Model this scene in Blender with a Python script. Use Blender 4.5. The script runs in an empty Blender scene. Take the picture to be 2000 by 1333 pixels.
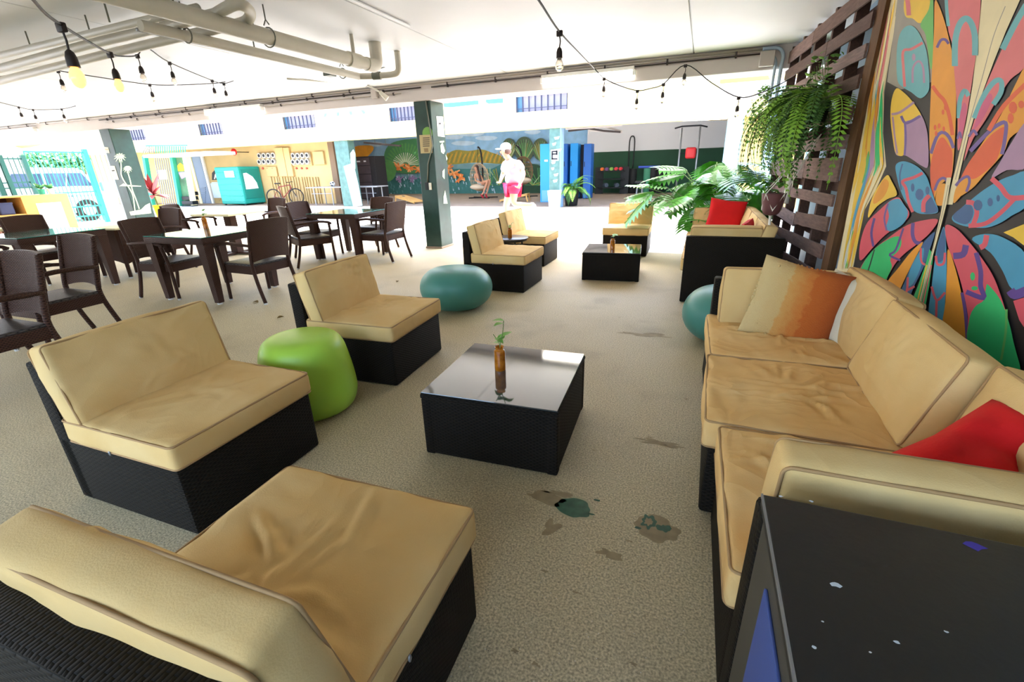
import bpy, bmesh, math, random
from mathutils import Vector, Matrix, noise
PI = math.pi
random.seed(7)
scene = bpy.context.scene
COL = scene.collection
# ---------------------------------------------------------------- camera (16 mm lens, pitched down, standing at the origin)
CAM_H = 1.40
FPX = 889.0
ROT = Matrix(((0.931, -0.107, 0.349), (0.364, 0.343, -0.866), (-0.027, 0.933, 0.358)))
ROT = ROT.to_quaternion().normalized().to_matrix()
cam_data = bpy.data.cameras.new('camera')
cam_data.sensor_width = 36.0
cam_data.lens = FPX / 2000.0 * 36.0
cam_data.clip_start = 0.02
cam_data.clip_end = 300
cam = bpy.data.objects.new('camera', cam_data)
COL.objects.link(cam)
cam.matrix_world = Matrix.Translation((0, 0, CAM_H)) @ ROT.to_4x4()
scene.camera = cam
# ---------------------------------------------------------------- daylight
world = bpy.data.worlds.new('sky')
scene.world = world
world.use_nodes = True
wn = world.node_tree
sky = wn.nodes.new('ShaderNodeTexSky')
sky.sky_type = 'NISHITA'
sky.sun_disc = False
sky.sun_elevation = math.radians(72)
sky.sun_rotation = math.radians(20)
sky.air_density = 1.0
sky.dust_density = 3.0
bg = wn.nodes['Background']
bg.inputs['Strength'].default_value = 0.95
wn.links.new(sky.outputs['Color'], bg.inputs['Color'])
sun_data = bpy.data.lights.new('sun', 'SUN')
sun_data.energy = 5.5
sun_data.angle = math.radians(1.0)
sun_data.color = (1.0, 0.97, 0.92)
sun = bpy.data.objects.new('sun', sun_data)
COL.objects.link(sun)
sun.rotation_euler = Vector((0.10, 0.13, -1.0)).to_track_quat('-Z', 'Y').to_euler()
vs = scene.view_settings
vs.view_transform = 'Standard'
vs.look = 'None'
vs.gamma = 1.0
vs.use_curve_mapping = False
vs.exposure = 1.2
# ---------------------------------------------------------------- from a point of the photograph (2000 x 1333) to a point of the place
EYE = Vector((0, 0, CAM_H))
def ray(x, y):
    return ROT @ Vector((x - 1000.0, 666.5 - y, -FPX))
def G(x, y, z=0.0):
    r = ray(x, y); return EYE + r * ((z - CAM_H) / r.z)
def AY(x, y, Y):
    r = ray(x, y); return EYE + r * (Y / r.y)
def AX(x, y, X):
    r = ray(x, y); return EYE + r * (X / r.x)
# ---------------------------------------------------------------- materials
def lin(c):
    c = c / 255.0
    return c / 12.92 if c <= 0.04045 else ((c + 0.055) / 1.055) ** 2.4
def rgb(c):
    return (lin(c[0]), lin(c[1]), lin(c[2]), 1.0)
MATS = {}
def mat(name, col=(128, 128, 128), rough=0.6, metal=0.0, spec=0.5, vary=0.0, vscale=6.0, bump=0.0, bscale=40.0,
        emit=None, estr=0.0, trans=0.0, alpha=1.0, coat=0.0, col2=None, ior=1.45, stretch=None, sss=0.0):
    if name in MATS: return MATS[name]
    m = bpy.data.materials.new(name); m.use_nodes = True
    nt = m.node_tree; n = nt.nodes; l = nt.links
    b = n['Principled BSDF']
    b.inputs['Base Color'].default_value = rgb(col)
    b.inputs['Roughness'].default_value = rough
    b.inputs['Metallic'].default_value = metal
    b.inputs['Specular IOR Level'].default_value = spec
    b.inputs['IOR'].default_value = ior
    if trans: b.inputs['Transmission Weight'].default_value = trans
    if alpha < 1: b.inputs['Alpha'].default_value = alpha
    if coat: b.inputs['Coat Weight'].default_value = coat; b.inputs['Coat Roughness'].default_value = 0.05
    if emit:
        b.inputs['Emission Color'].default_value = rgb(emit); b.inputs['Emission Strength'].default_value = estr
    if vary or bump:
        tc = n.new('ShaderNodeTexCoord'); src = tc.outputs['Object']
        if stretch:
            mp = n.new('ShaderNodeMapping'); mp.inputs['Scale'].default_value = stretch
            l.new(src, mp.inputs['Vector']); src = mp.outputs['Vector']
    if vary:
        nz = n.new('ShaderNodeTexNoise'); nz.inputs['Scale'].default_value = vscale; nz.inputs['Detail'].default_value = 5
        l.new(src, nz.inputs['Vector'])
        r = n.new('ShaderNodeValToRGB'); r.color_ramp.elements[0].position = 0.3; r.color_ramp.elements[1].position = 0.7
        a = rgb(col); c2 = rgb(col2) if col2 else tuple(min(1, x * (1 + vary)) for x in a[:3]) + (1,)
        r.color_ramp.elements[0].color = tuple(x * (1 - vary) for x in a[:3]) + (1,) if not col2 else a
        r.color_ramp.elements[1].color = c2
        l.new(nz.outputs['Fac'], r.inputs['Fac']); l.new(r.outputs['Color'], b.inputs['Base Color'])
    if bump:
        nb = n.new('ShaderNodeTexNoise'); nb.inputs['Scale'].default_value = bscale; nb.inputs['Detail'].default_value = 4
        l.new(src, nb.inputs['Vector'])
        bp = n.new('ShaderNodeBump'); bp.inputs['Strength'].default_value = bump; bp.inputs['Distance'].default_value = 0.01
        l.new(nb.outputs['Fac'], bp.inputs['Height']); l.new(bp.outputs['Normal'], b.inputs['Normal'])
    MATS[name] = m
    return m
def mnode(nt, op, a, b=None, c=None):
    n = nt.nodes.new('ShaderNodeMath'); n.operation = op
    for i, v in enumerate((a, b, c)):
        if v is None: continue
        if isinstance(v, (int, float)): n.inputs[i].default_value = v
        else: nt.links.new(v, n.inputs[i])
    return n.outputs[0]
def wicker_mat(name, dark, light, strand=0.014, row=0.009, rough=0.42):
    """flat synthetic reed woven over and under: relief and colour follow the weave"""
    m = bpy.data.materials.new(name); m.use_nodes = True
    nt = m.node_tree; n = nt.nodes; l = nt.links; b = n['Principled BSDF']
    tc = n.new('ShaderNodeTexCoord')
    sp = n.new('ShaderNodeSeparateXYZ'); l.new(tc.outputs['Object'], sp.inputs[0])
    sn = n.new('ShaderNodeSeparateXYZ'); l.new(tc.outputs['Normal'], sn.inputs[0])
    top = mnode(nt, 'GREATER_THAN', mnode(nt, 'ABSOLUTE', sn.outputs[2]), 0.7)
    xy = mnode(nt, 'ADD', sp.outputs[0], mnode(nt, 'MULTIPLY', sp.outputs[1], mnode(nt, 'SUBTRACT', 1.0, top)))
    vz = mnode(nt, 'ADD', mnode(nt, 'MULTIPLY', sp.outputs[2], mnode(nt, 'SUBTRACT', 1.0, top)), mnode(nt, 'MULTIPLY', sp.outputs[1], top))
    vr = mnode(nt, 'DIVIDE', vz, row)
    rowi = mnode(nt, 'FLOOR', vr)
    odd = mnode(nt, 'MULTIPLY', mnode(nt, 'MODULO', mnode(nt, 'ABSOLUTE', rowi), 2.0), 0.5)
    u = mnode(nt, 'ADD', mnode(nt, 'DIVIDE', xy, strand * 2), odd)
    h1 = mnode(nt, 'ABSOLUTE', mnode(nt, 'SINE', mnode(nt, 'MULTIPLY', u, PI)))
    h2 = mnode(nt, 'ABSOLUTE', mnode(nt, 'SINE', mnode(nt, 'MULTIPLY', vr, PI)))
    h = mnode(nt, 'MULTIPLY', mnode(nt, 'POWER', h1, 0.6), mnode(nt, 'POWER', h2, 0.6))
    mix = n.new('ShaderNodeMix'); mix.data_type = 'RGBA'
    mix.inputs[6].default_value = rgb(dark); mix.inputs[7].default_value = rgb(light)
    l.new(h, mix.inputs[0]); l.new(mix.outputs[2], b.inputs['Base Color'])
    bp = n.new('ShaderNodeBump'); bp.inputs['Strength'].default_value = 0.8; bp.inputs['Distance'].default_value = 0.004
    l.new(h, bp.inputs['Height']); l.new(bp.outputs['Normal'], b.inputs['Normal'])
    b.inputs['Roughness'].default_value = rough; b.inputs['Specular IOR Level'].default_value = 0.10
    MATS[name] = m
    return m
# ---------------------------------------------------------------- mesh builder
class MB:
    def __init__(s): s.v = []; s.f = []; s.mi = []; s.cur = 0
    def add(s, vs, fs, mx=None):
        o = len(s.v)
        s.v += [tuple(mx @ Vector(p)) if mx else tuple(p) for p in vs]
        for f in fs: s.f.append(tuple(i + o for i in f)); s.mi.append(s.cur)
        return s
    def box(s, x0, y0, z0, x1, y1, z1, mx=None):
        vs = [(x, y, z) for z in (z0, z1) for y in (y0, y1) for x in (x0, x1)]
        return s.add(vs, [(0, 2, 3, 1), (4, 5, 7, 6), (0, 1, 5, 4), (2, 6, 7, 3), (0, 4, 6, 2), (1, 3, 7, 5)], mx)
    def bbox(s, x0, y0, z0, x1, y1, z1, b=0.01, mx=None, seg=2):
        bm = bmesh.new()
        bmesh.ops.create_cube(bm, size=1.0)
        for v in bm.verts:
            v.co = Vector(((x0 + x1) / 2 + v.co.x * (x1 - x0), (y0 + y1) / 2 + v.co.y * (y1 - y0), (z0 + z1) / 2 + v.co.z * (z1 - z0)))
        bmesh.ops.bevel(bm, geom=list(bm.edges), offset=b, segments=seg, profile=0.5, affect='EDGES')
        bm.verts.index_update()
        vs = [v.co.copy() for v in bm.verts]; fs = [tuple(v.index for v in f.verts) for f in bm.faces]
        bm.free(); return s.add(vs, fs, mx)
    def obar(s, p0, p1, w, h, up=(0, 0, 1)):
        p0 = Vector(p0); p1 = Vector(p1); d = (p1 - p0); L = d.length; d.normalize()
        u = Vector(up); a = d.cross(u)
        if a.length < 1e-4: a = d.cross(Vector((1, 0, 0)))
        a.normalize(); c = a.cross(d)
        vs = []
        for q in (p0, p1):
            for (i, j) in ((-1, -1), (1, -1), (1, 1), (-1, 1)): vs.append(q + a * (i * w / 2) + c * (j * h / 2))
        return s.add(vs, [(0, 1, 2, 3), (7, 6, 5, 4), (0, 4, 5, 1), (1, 5, 6, 2), (2, 6, 7, 3), (3, 7, 4, 0)])
    def tube(s, pts, r, n=8, closed=False, caps=True):
        pts = [Vector(p) for p in pts]; N = len(pts)
        rs = r if isinstance(r, (list, tuple)) else [r] * N
        prev = None; rings = []
        for i, p in enumerate(pts):
            if closed: t = pts[(i + 1) % N] - pts[i - 1]
            else: t = pts[min(i + 1, N - 1)] - pts[max(i - 1, 0)]
            if t.length < 1e-9: t = Vector((0, 0, 1))
            t.normalize()
            if prev is None:
                a = t.cross(Vector((0, 0, 1)))
                if a.length < 1e-3: a = t.cross(Vector((1, 0, 0)))
            else:
                a = prev - t * prev.dot(t)
                if a.length < 1e-6: a = t.cross(Vector((1, 0, 0)))
            a.normalize(); prev = a; b = t.cross(a)
            rings.append([p + (a * math.cos(2 * PI * k / n) + b * math.sin(2 * PI * k / n)) * rs[i] for k in range(n)])
        vs = [q for rg in rings for q in rg]; fs = []
        for i in range(N if closed else N - 1):
            j = (i + 1) % N
            for k in range(n):
                k2 = (k + 1) % n; fs.append((i * n + k, i * n + k2, j * n + k2, j * n + k))
        if caps and not closed:
            fs.append(tuple(range(n - 1, -1, -1))); fs.append(tuple((N - 1) * n + k for k in range(n)))
        return s.add(vs, fs)
    def cyl(s, p0, p1, r0, r1=None, n=12): return s.tube([p0, p1], [r0, r0 if r1 is None else r1], n)
    def lathe(s, prof, n=24, mx=None, cap=True):
        vs = []; fs = []
        for (r, z) in prof:
            for k in range(n): vs.append((r * math.cos(2 * PI * k / n), r * math.sin(2 * PI * k / n), z))
        for i in range(len(prof) - 1):
            for k in range(n):
                k2 = (k + 1) % n; fs.append((i * n + k, i * n + k2, (i + 1) * n + k2, (i + 1) * n + k))
        if cap:
            fs.append(tuple(range(n - 1, -1, -1))); fs.append(tuple((len(prof) - 1) * n + k for k in range(n)))
        return s.add(vs, fs, mx)
    def ball(s, c, r, nu=12, nv=8, mx=None):
        rx, ry, rz = r if isinstance(r, (tuple, list)) else (r, r, r)
        prof = [(math.sin(PI * i / nv), -math.cos(PI * i / nv)) for i in range(nv + 1)]
        vs = []; fs = []
        for (q, z) in prof:
            for k in range(nu): vs.append((c[0] + rx * q * math.cos(2 * PI * k / nu), c[1] + ry * q * math.sin(2 * PI * k / nu), c[2] + rz * z))
        for i in range(nv):
            for k in range(nu):
                k2 = (k + 1) % nu; fs.append((i * nu + k, i * nu + k2, (i + 1) * nu + k2, (i + 1) * nu + k))
        return s.add(vs, fs, mx)
    def prism(s, pts, vec):
        pts = [Vector(p) for p in pts]; v = Vector(vec); n = len(pts)
        vs = pts + [p + v for p in pts]
        fs = [tuple(range(n - 1, -1, -1)), tuple(range(n, 2 * n))] + [(i, (i + 1) % n, n + (i + 1) % n, n + i) for i in range(n)]
        return s.add(vs, fs)
    def quad(s, a, b, c, d): return s.add([a, b, c, d], [(0, 1, 2, 3)])
    def cushion(s, hx, hy, hz, r=0.03, crown=0.02, wr=0.004, seed=0, nx=14, ny=14, nz=4, mx=None, sag=0.0, folds=()):
        """soft box: rounded edges, puffed faces, wrinkled cloth"""
        bm = bmesh.new(); idx = {}; vs = []; fs = []
        def key(i, j, k):
            t = (i, j, k)
            if t not in idx:
                p = Vector((-hx + 2 * hx * i / nx, -hy + 2 * hy * j / ny, -hz + 2 * hz * k / nz))
                q = Vector((max(-hx + r, min(hx - r, p.x)), max(-hy + r, min(hy - r, p.y)), max(-hz + r, min(hz - r, p.z))))
                d = p - q
                if d.length > 1e-7: p = q + d.normalized() * min(r, d.length)
                u, w, t_ = p.x / hx, p.y / hy, p.z / hz
                p.z += crown * t_ * (1 - u * u) * (1 - w * w)
                p.x += crown * 0.5 * u * (1 - w * w) * (1 - t_ * t_)
                p.y += crown * 0.5 * w * (1 - u * u) * (1 - t_ * t_)
                if wr:
                    e = Vector((p.x * 7 + seed * 3.1, p.y * 7 - seed, p.z * 7))
                    nn = noise.noise(e) * 1.0 + 0.9 * (0.5 - abs(noise.noise(Vector((p.x * 13 + 9 * seed, p.y * 6, p.z * 8 + seed)))))
                    p.z += wr * nn * (1 if t_ > 0 else -1) * (abs(t_) > 0.6)
                    p.x += wr * noise.noise(e + Vector((5, 0, 0))) * 0.8; p.y += wr * noise.noise(e + Vector((0, 7, 0))) * 0.8
                if folds and t_ > 0.6:
                    for (ax, ay, bx_, by_, am, wd) in folds:
                        ex, ey = bx_ - ax, by_ - ay; L2 = ex * ex + ey * ey; tt = max(0.0, min(1.0, ((p.x - ax) * ex + (p.y - ay) * ey) / L2))
                        dd = math.hypot(p.x - ax - ex * tt, p.y - ay - ey * tt) / wd; tap = math.sin(PI * (0.12 + 0.8 * tt))
                        p.z += am * tap * (math.exp(-dd * dd) - 0.75 * math.exp(-((dd - 1.6) / 1.0) ** 2))
                if sag: p.z -= sag * (1 - u * u) * (1 - w * w) * (t_ > 0)
                idx[t] = len(vs); vs.append(p)
            return idx[t]
        for i in range(nx):
            for j in range(ny):
                fs.append((key(i, j, 0), key(i, j + 1, 0), key(i + 1, j + 1, 0), key(i + 1, j, 0)))
                fs.append((key(i, j, nz), key(i + 1, j, nz), key(i + 1, j + 1, nz), key(i, j + 1, nz)))
        for i in range(nx):
            for k in range(nz):
                fs.append((key(i, 0, k), key(i + 1, 0, k), key(i + 1, 0, k + 1), key(i, 0, k + 1)))
                fs.append((key(i, ny, k), key(i, ny, k + 1), key(i + 1, ny, k + 1), key(i + 1, ny, k)))
        for j in range(ny):
            for k in range(nz):
                fs.append((key(0, j, k), key(0, j, k + 1), key(0, j + 1, k + 1), key(0, j + 1, k)))
                fs.append((key(nx, j, k), key(nx, j + 1, k), key(nx, j + 1, k + 1), key(nx, j, k + 1)))
        bm.free()
        return s.add(vs, fs, mx)
    def mesh(s, name, mats, smooth=False, angle=None):
        me = bpy.data.meshes.new(name)
        me.from_pydata(s.v, [], s.f)
        ms = mats if isinstance(mats, (list, tuple)) else [mats]
        for m in ms: me.materials.append(m)
        if len(ms) > 1: me.polygons.foreach_set('material_index', s.mi)
        if smooth:
            me.polygons.foreach_set('use_smooth', [True] * len(me.polygons))
            if angle is not None: me.set_sharp_from_angle(angle=angle)
        me.update(); return me
    def build(s, name, mats, parent=None, smooth=False, angle=None, loc=None, rz=0.0):
        o = bpy.data.objects.new(name, s.mesh(name, mats, smooth, angle)); COL.objects.link(o)
        if loc is not None: o.location = loc
        if rz: o.rotation_euler = (0, 0, rz)
        if parent is not None: o.parent = parent
        return o
SM = math.radians(40)
def tag(o, label=None, cat=None, group=None, kind=None):
    if label: o['label'] = label
    if cat: o['category'] = cat
    if group: o['group'] = group
    if kind: o['kind'] = kind
    return o
def thing(name, label, cat, loc=(0, 0, 0), rz=0.0, group=None):
    o = bpy.data.objects.new(name, None); COL.objects.link(o); o.empty_display_size = 0.1
    o.location = loc; o.rotation_euler = (0, 0, rz)
    return tag(o, label, cat, group)
def struct(o, label=None):
    o['kind'] = 'structure'
    if label: o['label'] = label
    return o
def copy_tree(o, parent=None):
    c = o.copy(); COL.objects.link(c)
    if parent is not None: c.parent = parent
    for ch in list(o.children): copy_tree(ch, c)
    return c
def place(proto, first, loc, rz, label):
    o = proto if first else copy_tree(proto)
    o.location = loc; o.rotation_euler = (0, 0, rz); o['label'] = label
    return o
def stroke(pts, w):
    """flat ribbon polygon quads along 2-D points"""
    out = []; P = [Vector(p) for p in pts]
    L = []; Rr = []
    for i, p in enumerate(P):
        t = (P[min(i + 1, len(P) - 1)] - P[max(i - 1, 0)]).normalized(); nrm = Vector((-t.y, t.x))
        L.append(p + nrm * w / 2); Rr.append(p - nrm * w / 2)
    for i in range(len(P) - 1): out.append([L[i], L[i + 1], Rr[i + 1], Rr[i]])
    return out
def smoothpath(pts, n=6, closed=False):
    P = [Vector(p) for p in pts]; out = []; N = len(P)
    for i in range(N if closed else N - 1):
        if closed: p0, p1, p2, p3 = P[i - 1], P[i], P[(i + 1) % N], P[(i + 2) % N]
        else: p0, p1, p2, p3 = P[max(i - 1, 0)], P[i], P[i + 1], P[min(i + 2, N - 1)]
        for k in range(n):
            t = k / n
            out.append(0.5 * ((2 * p1) + (p2 - p0) * t + (2 * p0 - 5 * p1 + 4 * p2 - p3) * t * t + (3 * p1 - p0 - 3 * p2 + p3) * t ** 3))
    if not closed: out.append(P[-1])
    return out
def text_mesh(body, size, mx, material, name, parent):
    cu = bpy.data.curves.new(name, 'FONT'); cu.body = body; cu.size = size; cu.extrude = 0.0008
    cu.align_x = 'CENTER'; cu.align_y = 'CENTER'
    t = bpy.data.objects.new(name + '_tmp', cu); COL.objects.link(t)
    dg = bpy.context.evaluated_depsgraph_get(); dg.update()
    me = bpy.data.meshes.new_from_object(t.evaluated_get(dg)); bpy.data.objects.remove(t)
    me.transform(mx); me.materials.clear(); me.materials.append(material)
    o = bpy.data.objects.new(name, me); COL.objects.link(o); o.parent = parent
    return o
# ================================================================ SETTING
def floor_mat():
    m = bpy.data.materials.new('exposed_aggregate_concrete'); m.use_nodes = True
    nt = m.node_tree; n = nt.nodes; l = nt.links; b = n['Principled BSDF']
    tc = n.new('ShaderNodeTexCoord')
    def nz(sc, det=4):
        t = n.new('ShaderNodeTexNoise'); t.inputs['Scale'].default_value = sc; t.inputs['Detail'].default_value = det
        l.new(tc.outputs['Object'], t.inputs['Vector']); return t.outputs['Fac']
    def ramp(src, p0, c0, p1, c1):
        r = n.new('ShaderNodeValToRGB'); e = r.color_ramp.elements
        e[0].position = p0; e[0].color = c0; e[1].position = p1; e[1].color = c1
        l.new(src, r.inputs['Fac']); return r.outputs['Color']
    def mix(mode, fac, a, bb):
        x = n.new('ShaderNodeMix'); x.data_type = 'RGBA'; x.blend_type = mode
        if isinstance(fac, float): x.inputs[0].default_value = fac
        else: l.new(fac, x.inputs[0])
        l.new(a, x.inputs[6]); l.new(bb, x.inputs[7]); return x.outputs[2]
    base = ramp(nz(0.55, 5), 0.30, rgb((176, 157, 120)), 0.72, rgb((196, 180, 143)))
    sand = ramp(nz(130, 3), 0.34, (0.42, 0.41, 0.39, 1), 0.66, (1.45, 1.44, 1.4, 1))
    c = mix('MULTIPLY', 0.75, base, sand)
    v = n.new('ShaderNodeTexVoronoi'); v.inputs['Scale'].default_value = 95; l.new(tc.outputs['Object'], v.inputs['Vector'])
    thr = mnode(nt, 'MULTIPLY', nz(3.0, 3), 0.30)
    dark = mnode(nt, 'LESS_THAN', v.outputs['Distance'], thr)
    sel = mnode(nt, 'MULTIPLY', dark, mnode(nt, 'GREATER_THAN', nz(23, 2), 0.56))
    dk = n.new('ShaderNodeRGB'); dk.outputs[0].default_value = rgb((98, 88, 74))
    c = mix('MIX', mnode(nt, 'MULTIPLY', sel, 0.8), c, dk.outputs[0])
    v2 = n.new('ShaderNodeTexVoronoi'); v2.inputs['Scale'].default_value = 40; l.new(tc.outputs['Object'], v2.inputs['Vector'])
    chip = mnode(nt, 'LESS_THAN', v2.outputs['Distance'], 0.07)
    wh = n.new('ShaderNodeRGB'); wh.outputs[0].default_value = rgb((226, 219, 202))
    c = mix('MIX', mnode(nt, 'MULTIPLY', chip, 0.7), c, wh.outputs[0])
    cl = mnode(nt, 'MULTIPLY', mnode(nt, 'SUBTRACT', nz(1.7, 6), 0.52), 4.0); cl.node.use_clamp = True
    st = mnode(nt, 'MULTIPLY', cl, mnode(nt, 'MULTIPLY', nz(5.0, 5), 0.75))
    sc_ = n.new('ShaderNodeRGB'); sc_.outputs[0].default_value = rgb((118, 102, 80))
    c = mix('MIX', st, c, sc_.outputs[0])
    l.new(c, b.inputs['Base Color']); b.inputs['Roughness'].default_value = 0.62
    bp = n.new('ShaderNodeBump'); bp.inputs['Strength'].default_value = 0.35; bp.inputs['Distance'].default_value = 0.003
    l.new(nz(170, 2), bp.inputs['Height']); l.new(bp.outputs['Normal'], b.inputs['Normal'])
    return m
M_FLOOR = floor_mat()
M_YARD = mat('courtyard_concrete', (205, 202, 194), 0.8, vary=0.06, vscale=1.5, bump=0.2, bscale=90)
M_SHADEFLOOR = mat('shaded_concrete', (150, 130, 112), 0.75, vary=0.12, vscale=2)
M_CEIL = mat('white_ceiling_paint', (232, 232, 233), 0.5, vary=0.03, vscale=1.2)
M_BEAM = mat('beam_paint', (214, 205, 200), 0.6, vary=0.03, vscale=3)
M_GREEN = mat('green_column_paint', (30, 58, 50), 0.35, vary=0.25, vscale=5)
M_WALLBLUE = mat('pale_blue_wall', (158, 184, 205), 0.6, vary=0.05)
M_CREAM = mat('cream_wall', (246, 226, 170), 0.7, vary=0.03)
M_WHITE = mat('white_paint', (236, 234, 228), 0.55)
M_FACADE = mat('yellow_facade', (228, 202, 130), 0.7, vary=0.02)
M_DARKMETAL = mat('dark_metal', (40, 40, 44), 0.45, metal=0.6)
M_GREYMETAL = mat('grey_metal', (150, 152, 155), 0.4, metal=0.7)
M_BLACK = mat('black_plastic', (20, 20, 21), 0.45)
# hall floor, courtyard slab, far floor
struct(MB().box(-18.8, -3.2, -0.12, 1.5, 7.9, 0).build('floor', M_FLOOR), 'speckled beige exposed aggregate concrete floor of the lounge')
struct(MB().box(-34, 7.9, -0.12, 9, 16.1, -0.004).build('floor_courtyard', M_YARD), 'sunlit pale concrete courtyard slab')
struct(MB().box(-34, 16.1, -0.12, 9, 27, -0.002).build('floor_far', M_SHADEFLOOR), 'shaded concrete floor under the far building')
struct(MB().box(-60, -12, -0.14, -18.8, 7.9, -0.01).build('floor_street', mat('street_concrete', (190, 188, 182), 0.85, vary=0.05)), 'sunlit street pavement beyond the gate')
# ceiling slab with joints between its panels
CZ = 2.74
ceil = struct(MB().box(-19.2, -3.2, CZ + 0.02, 1.5, 7.95, CZ + 0.25).build('ceiling', M_CEIL), 'white painted concrete ceiling over the lounge')
seams = [-19.2, -13.4, -8.8, -5.35, -2.94, -0.27, 1.34]
for a, b_ in zip(seams[:-1], seams[1:]):
    MB().bbox(a + 0.006, -3.2, CZ, b_ - 0.006, 7.94, CZ + 0.02, 0.004, seg=1).build('ceiling_panel', M_CEIL, ceil)
# front beam
BZ = 2.47
struct(MB().bbox(-19.2, 7.46, BZ, 1.34, 7.95, CZ + 0.02, 0.015).build('ceiling_beam', M_BEAM), 'off white concrete beam along the open edge of the ceiling')
# right wall behind trellis and canvas, with a pale blue end pier
struct(MB().box(1.33, -3.2, 0, 1.50, 8.0, CZ + 0.25).build('wall_right', M_WALLBLUE), 'pale blue wall behind the pallet trellis and canvas')
# green columns of the lounge
def column(x0, y0, x1, y1, label):
    c = struct(MB().bbox(x0, y0, 0, x1, y1, BZ, 0.012).build('column', M_GREEN), label)
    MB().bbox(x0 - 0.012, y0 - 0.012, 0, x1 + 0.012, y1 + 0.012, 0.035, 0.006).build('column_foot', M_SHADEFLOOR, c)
    return c
col_main = column(-4.70, 7.48, -4.37, 7.93, 'dark green square column with taped notices and conduit')
col_left = column(-13.30, 7.42, -12.93, 7.88, 'dark green square column painted with pale palm trees')
# ---------------------------------------------------------------- far building
FY = 16.1
FZ = 2.56
far_ceil = struct(MB().box(-34, FY + 0.3, 3.3, 9, 27, 3.5).build('ceiling_far', M_WHITE), 'ceiling of the far building')
struct(MB().box(-16.2, 25.0, 0, -5.55, 25.2, 3.3).build('wall_mural', mat('mural_ground', (110, 160, 170), 0.7, vary=0.1)), 'back wall painted with a coastal mural')
struct(MB().box(-5.55, 24.6, 0, 1.6, 25.2, 1.95).build('wall_gym', mat('gym_green', (24, 66, 44), 0.75, vary=0.15, vscale=1.5)), 'dark green lower wall of the gym corner')
struct(MB().box(-5.55, 24.7, 1.95, 1.6, 25.2, 3.3).build('wall_gym_upper', mat('gym_white', (215, 214, 216), 0.7)), 'white upper wall of the gym corner')
struct(MB().box(1.6, 16.1, 0, 1.9, 25.2, 3.3).build('wall_gym_side', M_WALLBLUE), 'side wall of the gym corner')
# ================================================================ LOUNGE FURNITURE
M_WICK = wicker_mat('black_wicker', (10, 8, 6), (40, 34, 27), strand=0.016, row=0.009, rough=0.6)
M_WICKB = wicker_mat('brown_wicker', (24, 14, 11), (86, 58, 46), strand=0.012, row=0.010, rough=0.36)
M_WICKS = wicker_mat('seat_wicker', (30, 26, 24), (96, 88, 84), strand=0.03, row=0.012, rough=0.3)
def cloth_mat(name, c1, c2, rough=0.85, crease=0.35, sc=3.2):
    """canvas cloth: faded patches, fine weave and pulled creases"""
    m = mat(name, c1, rough, spec=0.2, vary=0.1, vscale=3.0, col2=c2, bump=0.12, bscale=260)
    nt = m.node_tree; n = nt.nodes; l = nt.links
    bp = [x for x in n if x.type == 'BUMP'][0]; tc = [x for x in n if x.type == 'TEX_COORD'][0]
    oi = n.new('ShaderNodeObjectInfo'); ad = n.new('ShaderNodeVectorMath'); ad.operation = 'ADD'
    l.new(tc.outputs['Object'], ad.inputs[0]); l.new(oi.outputs['Location'], ad.inputs[1])
    wn_ = n.new('ShaderNodeTexNoise'); wn_.inputs['Scale'].default_value = sc; wn_.inputs['Detail'].default_value = 2.5; wn_.inputs['Distortion'].default_value = 1.6; wn_.inputs['Roughness'].default_value = 0.4
    l.new(ad.outputs[0], wn_.inputs['Vector'])
    rd = mnode(nt, 'POWER', mnode(nt, 'SUBTRACT', 1.0, mnode(nt, 'ABSOLUTE', mnode(nt, 'MULTIPLY_ADD', wn_.outputs['Fac'], 4.0, -2.0))), 3.0)
    b2 = n.new('ShaderNodeBump'); b2.inputs['Strength'].default_value = crease; b2.inputs['Distance'].default_value = 0.03
    l.new(rd, b2.inputs['Height']); l.new(b2.outputs['Normal'], bp.inputs['Normal'])
    return m
M_TAN = cloth_mat('tan_canvas_cloth', (208, 170, 108), (218, 186, 130), crease=0.07, sc=2.2)
M_TAN2 = cloth_mat('brightened_tan_cloth', (218, 172, 106), (230, 194, 134), crease=0.16, sc=2.6)  # more creased tan, colour lifted to stand in for brighter light on sofa seats
M_PIPE = mat('tan_piping', (168, 132, 88), 0.8)
def rrect(hx, hy, r=0.03, n=4):
    pts = []
    for (cx, cy, a0) in ((hx - r, hy - r, 0), (-hx + r, hy - r, PI / 2), (-hx + r, -hy + r, PI), (hx - r, -hy + r, 1.5 * PI)):
        for k in range(n + 1):
            a = a0 + k * PI / 2 / n; pts.append((cx + r * math.cos(a), cy + r * math.sin(a)))
    return pts
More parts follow.
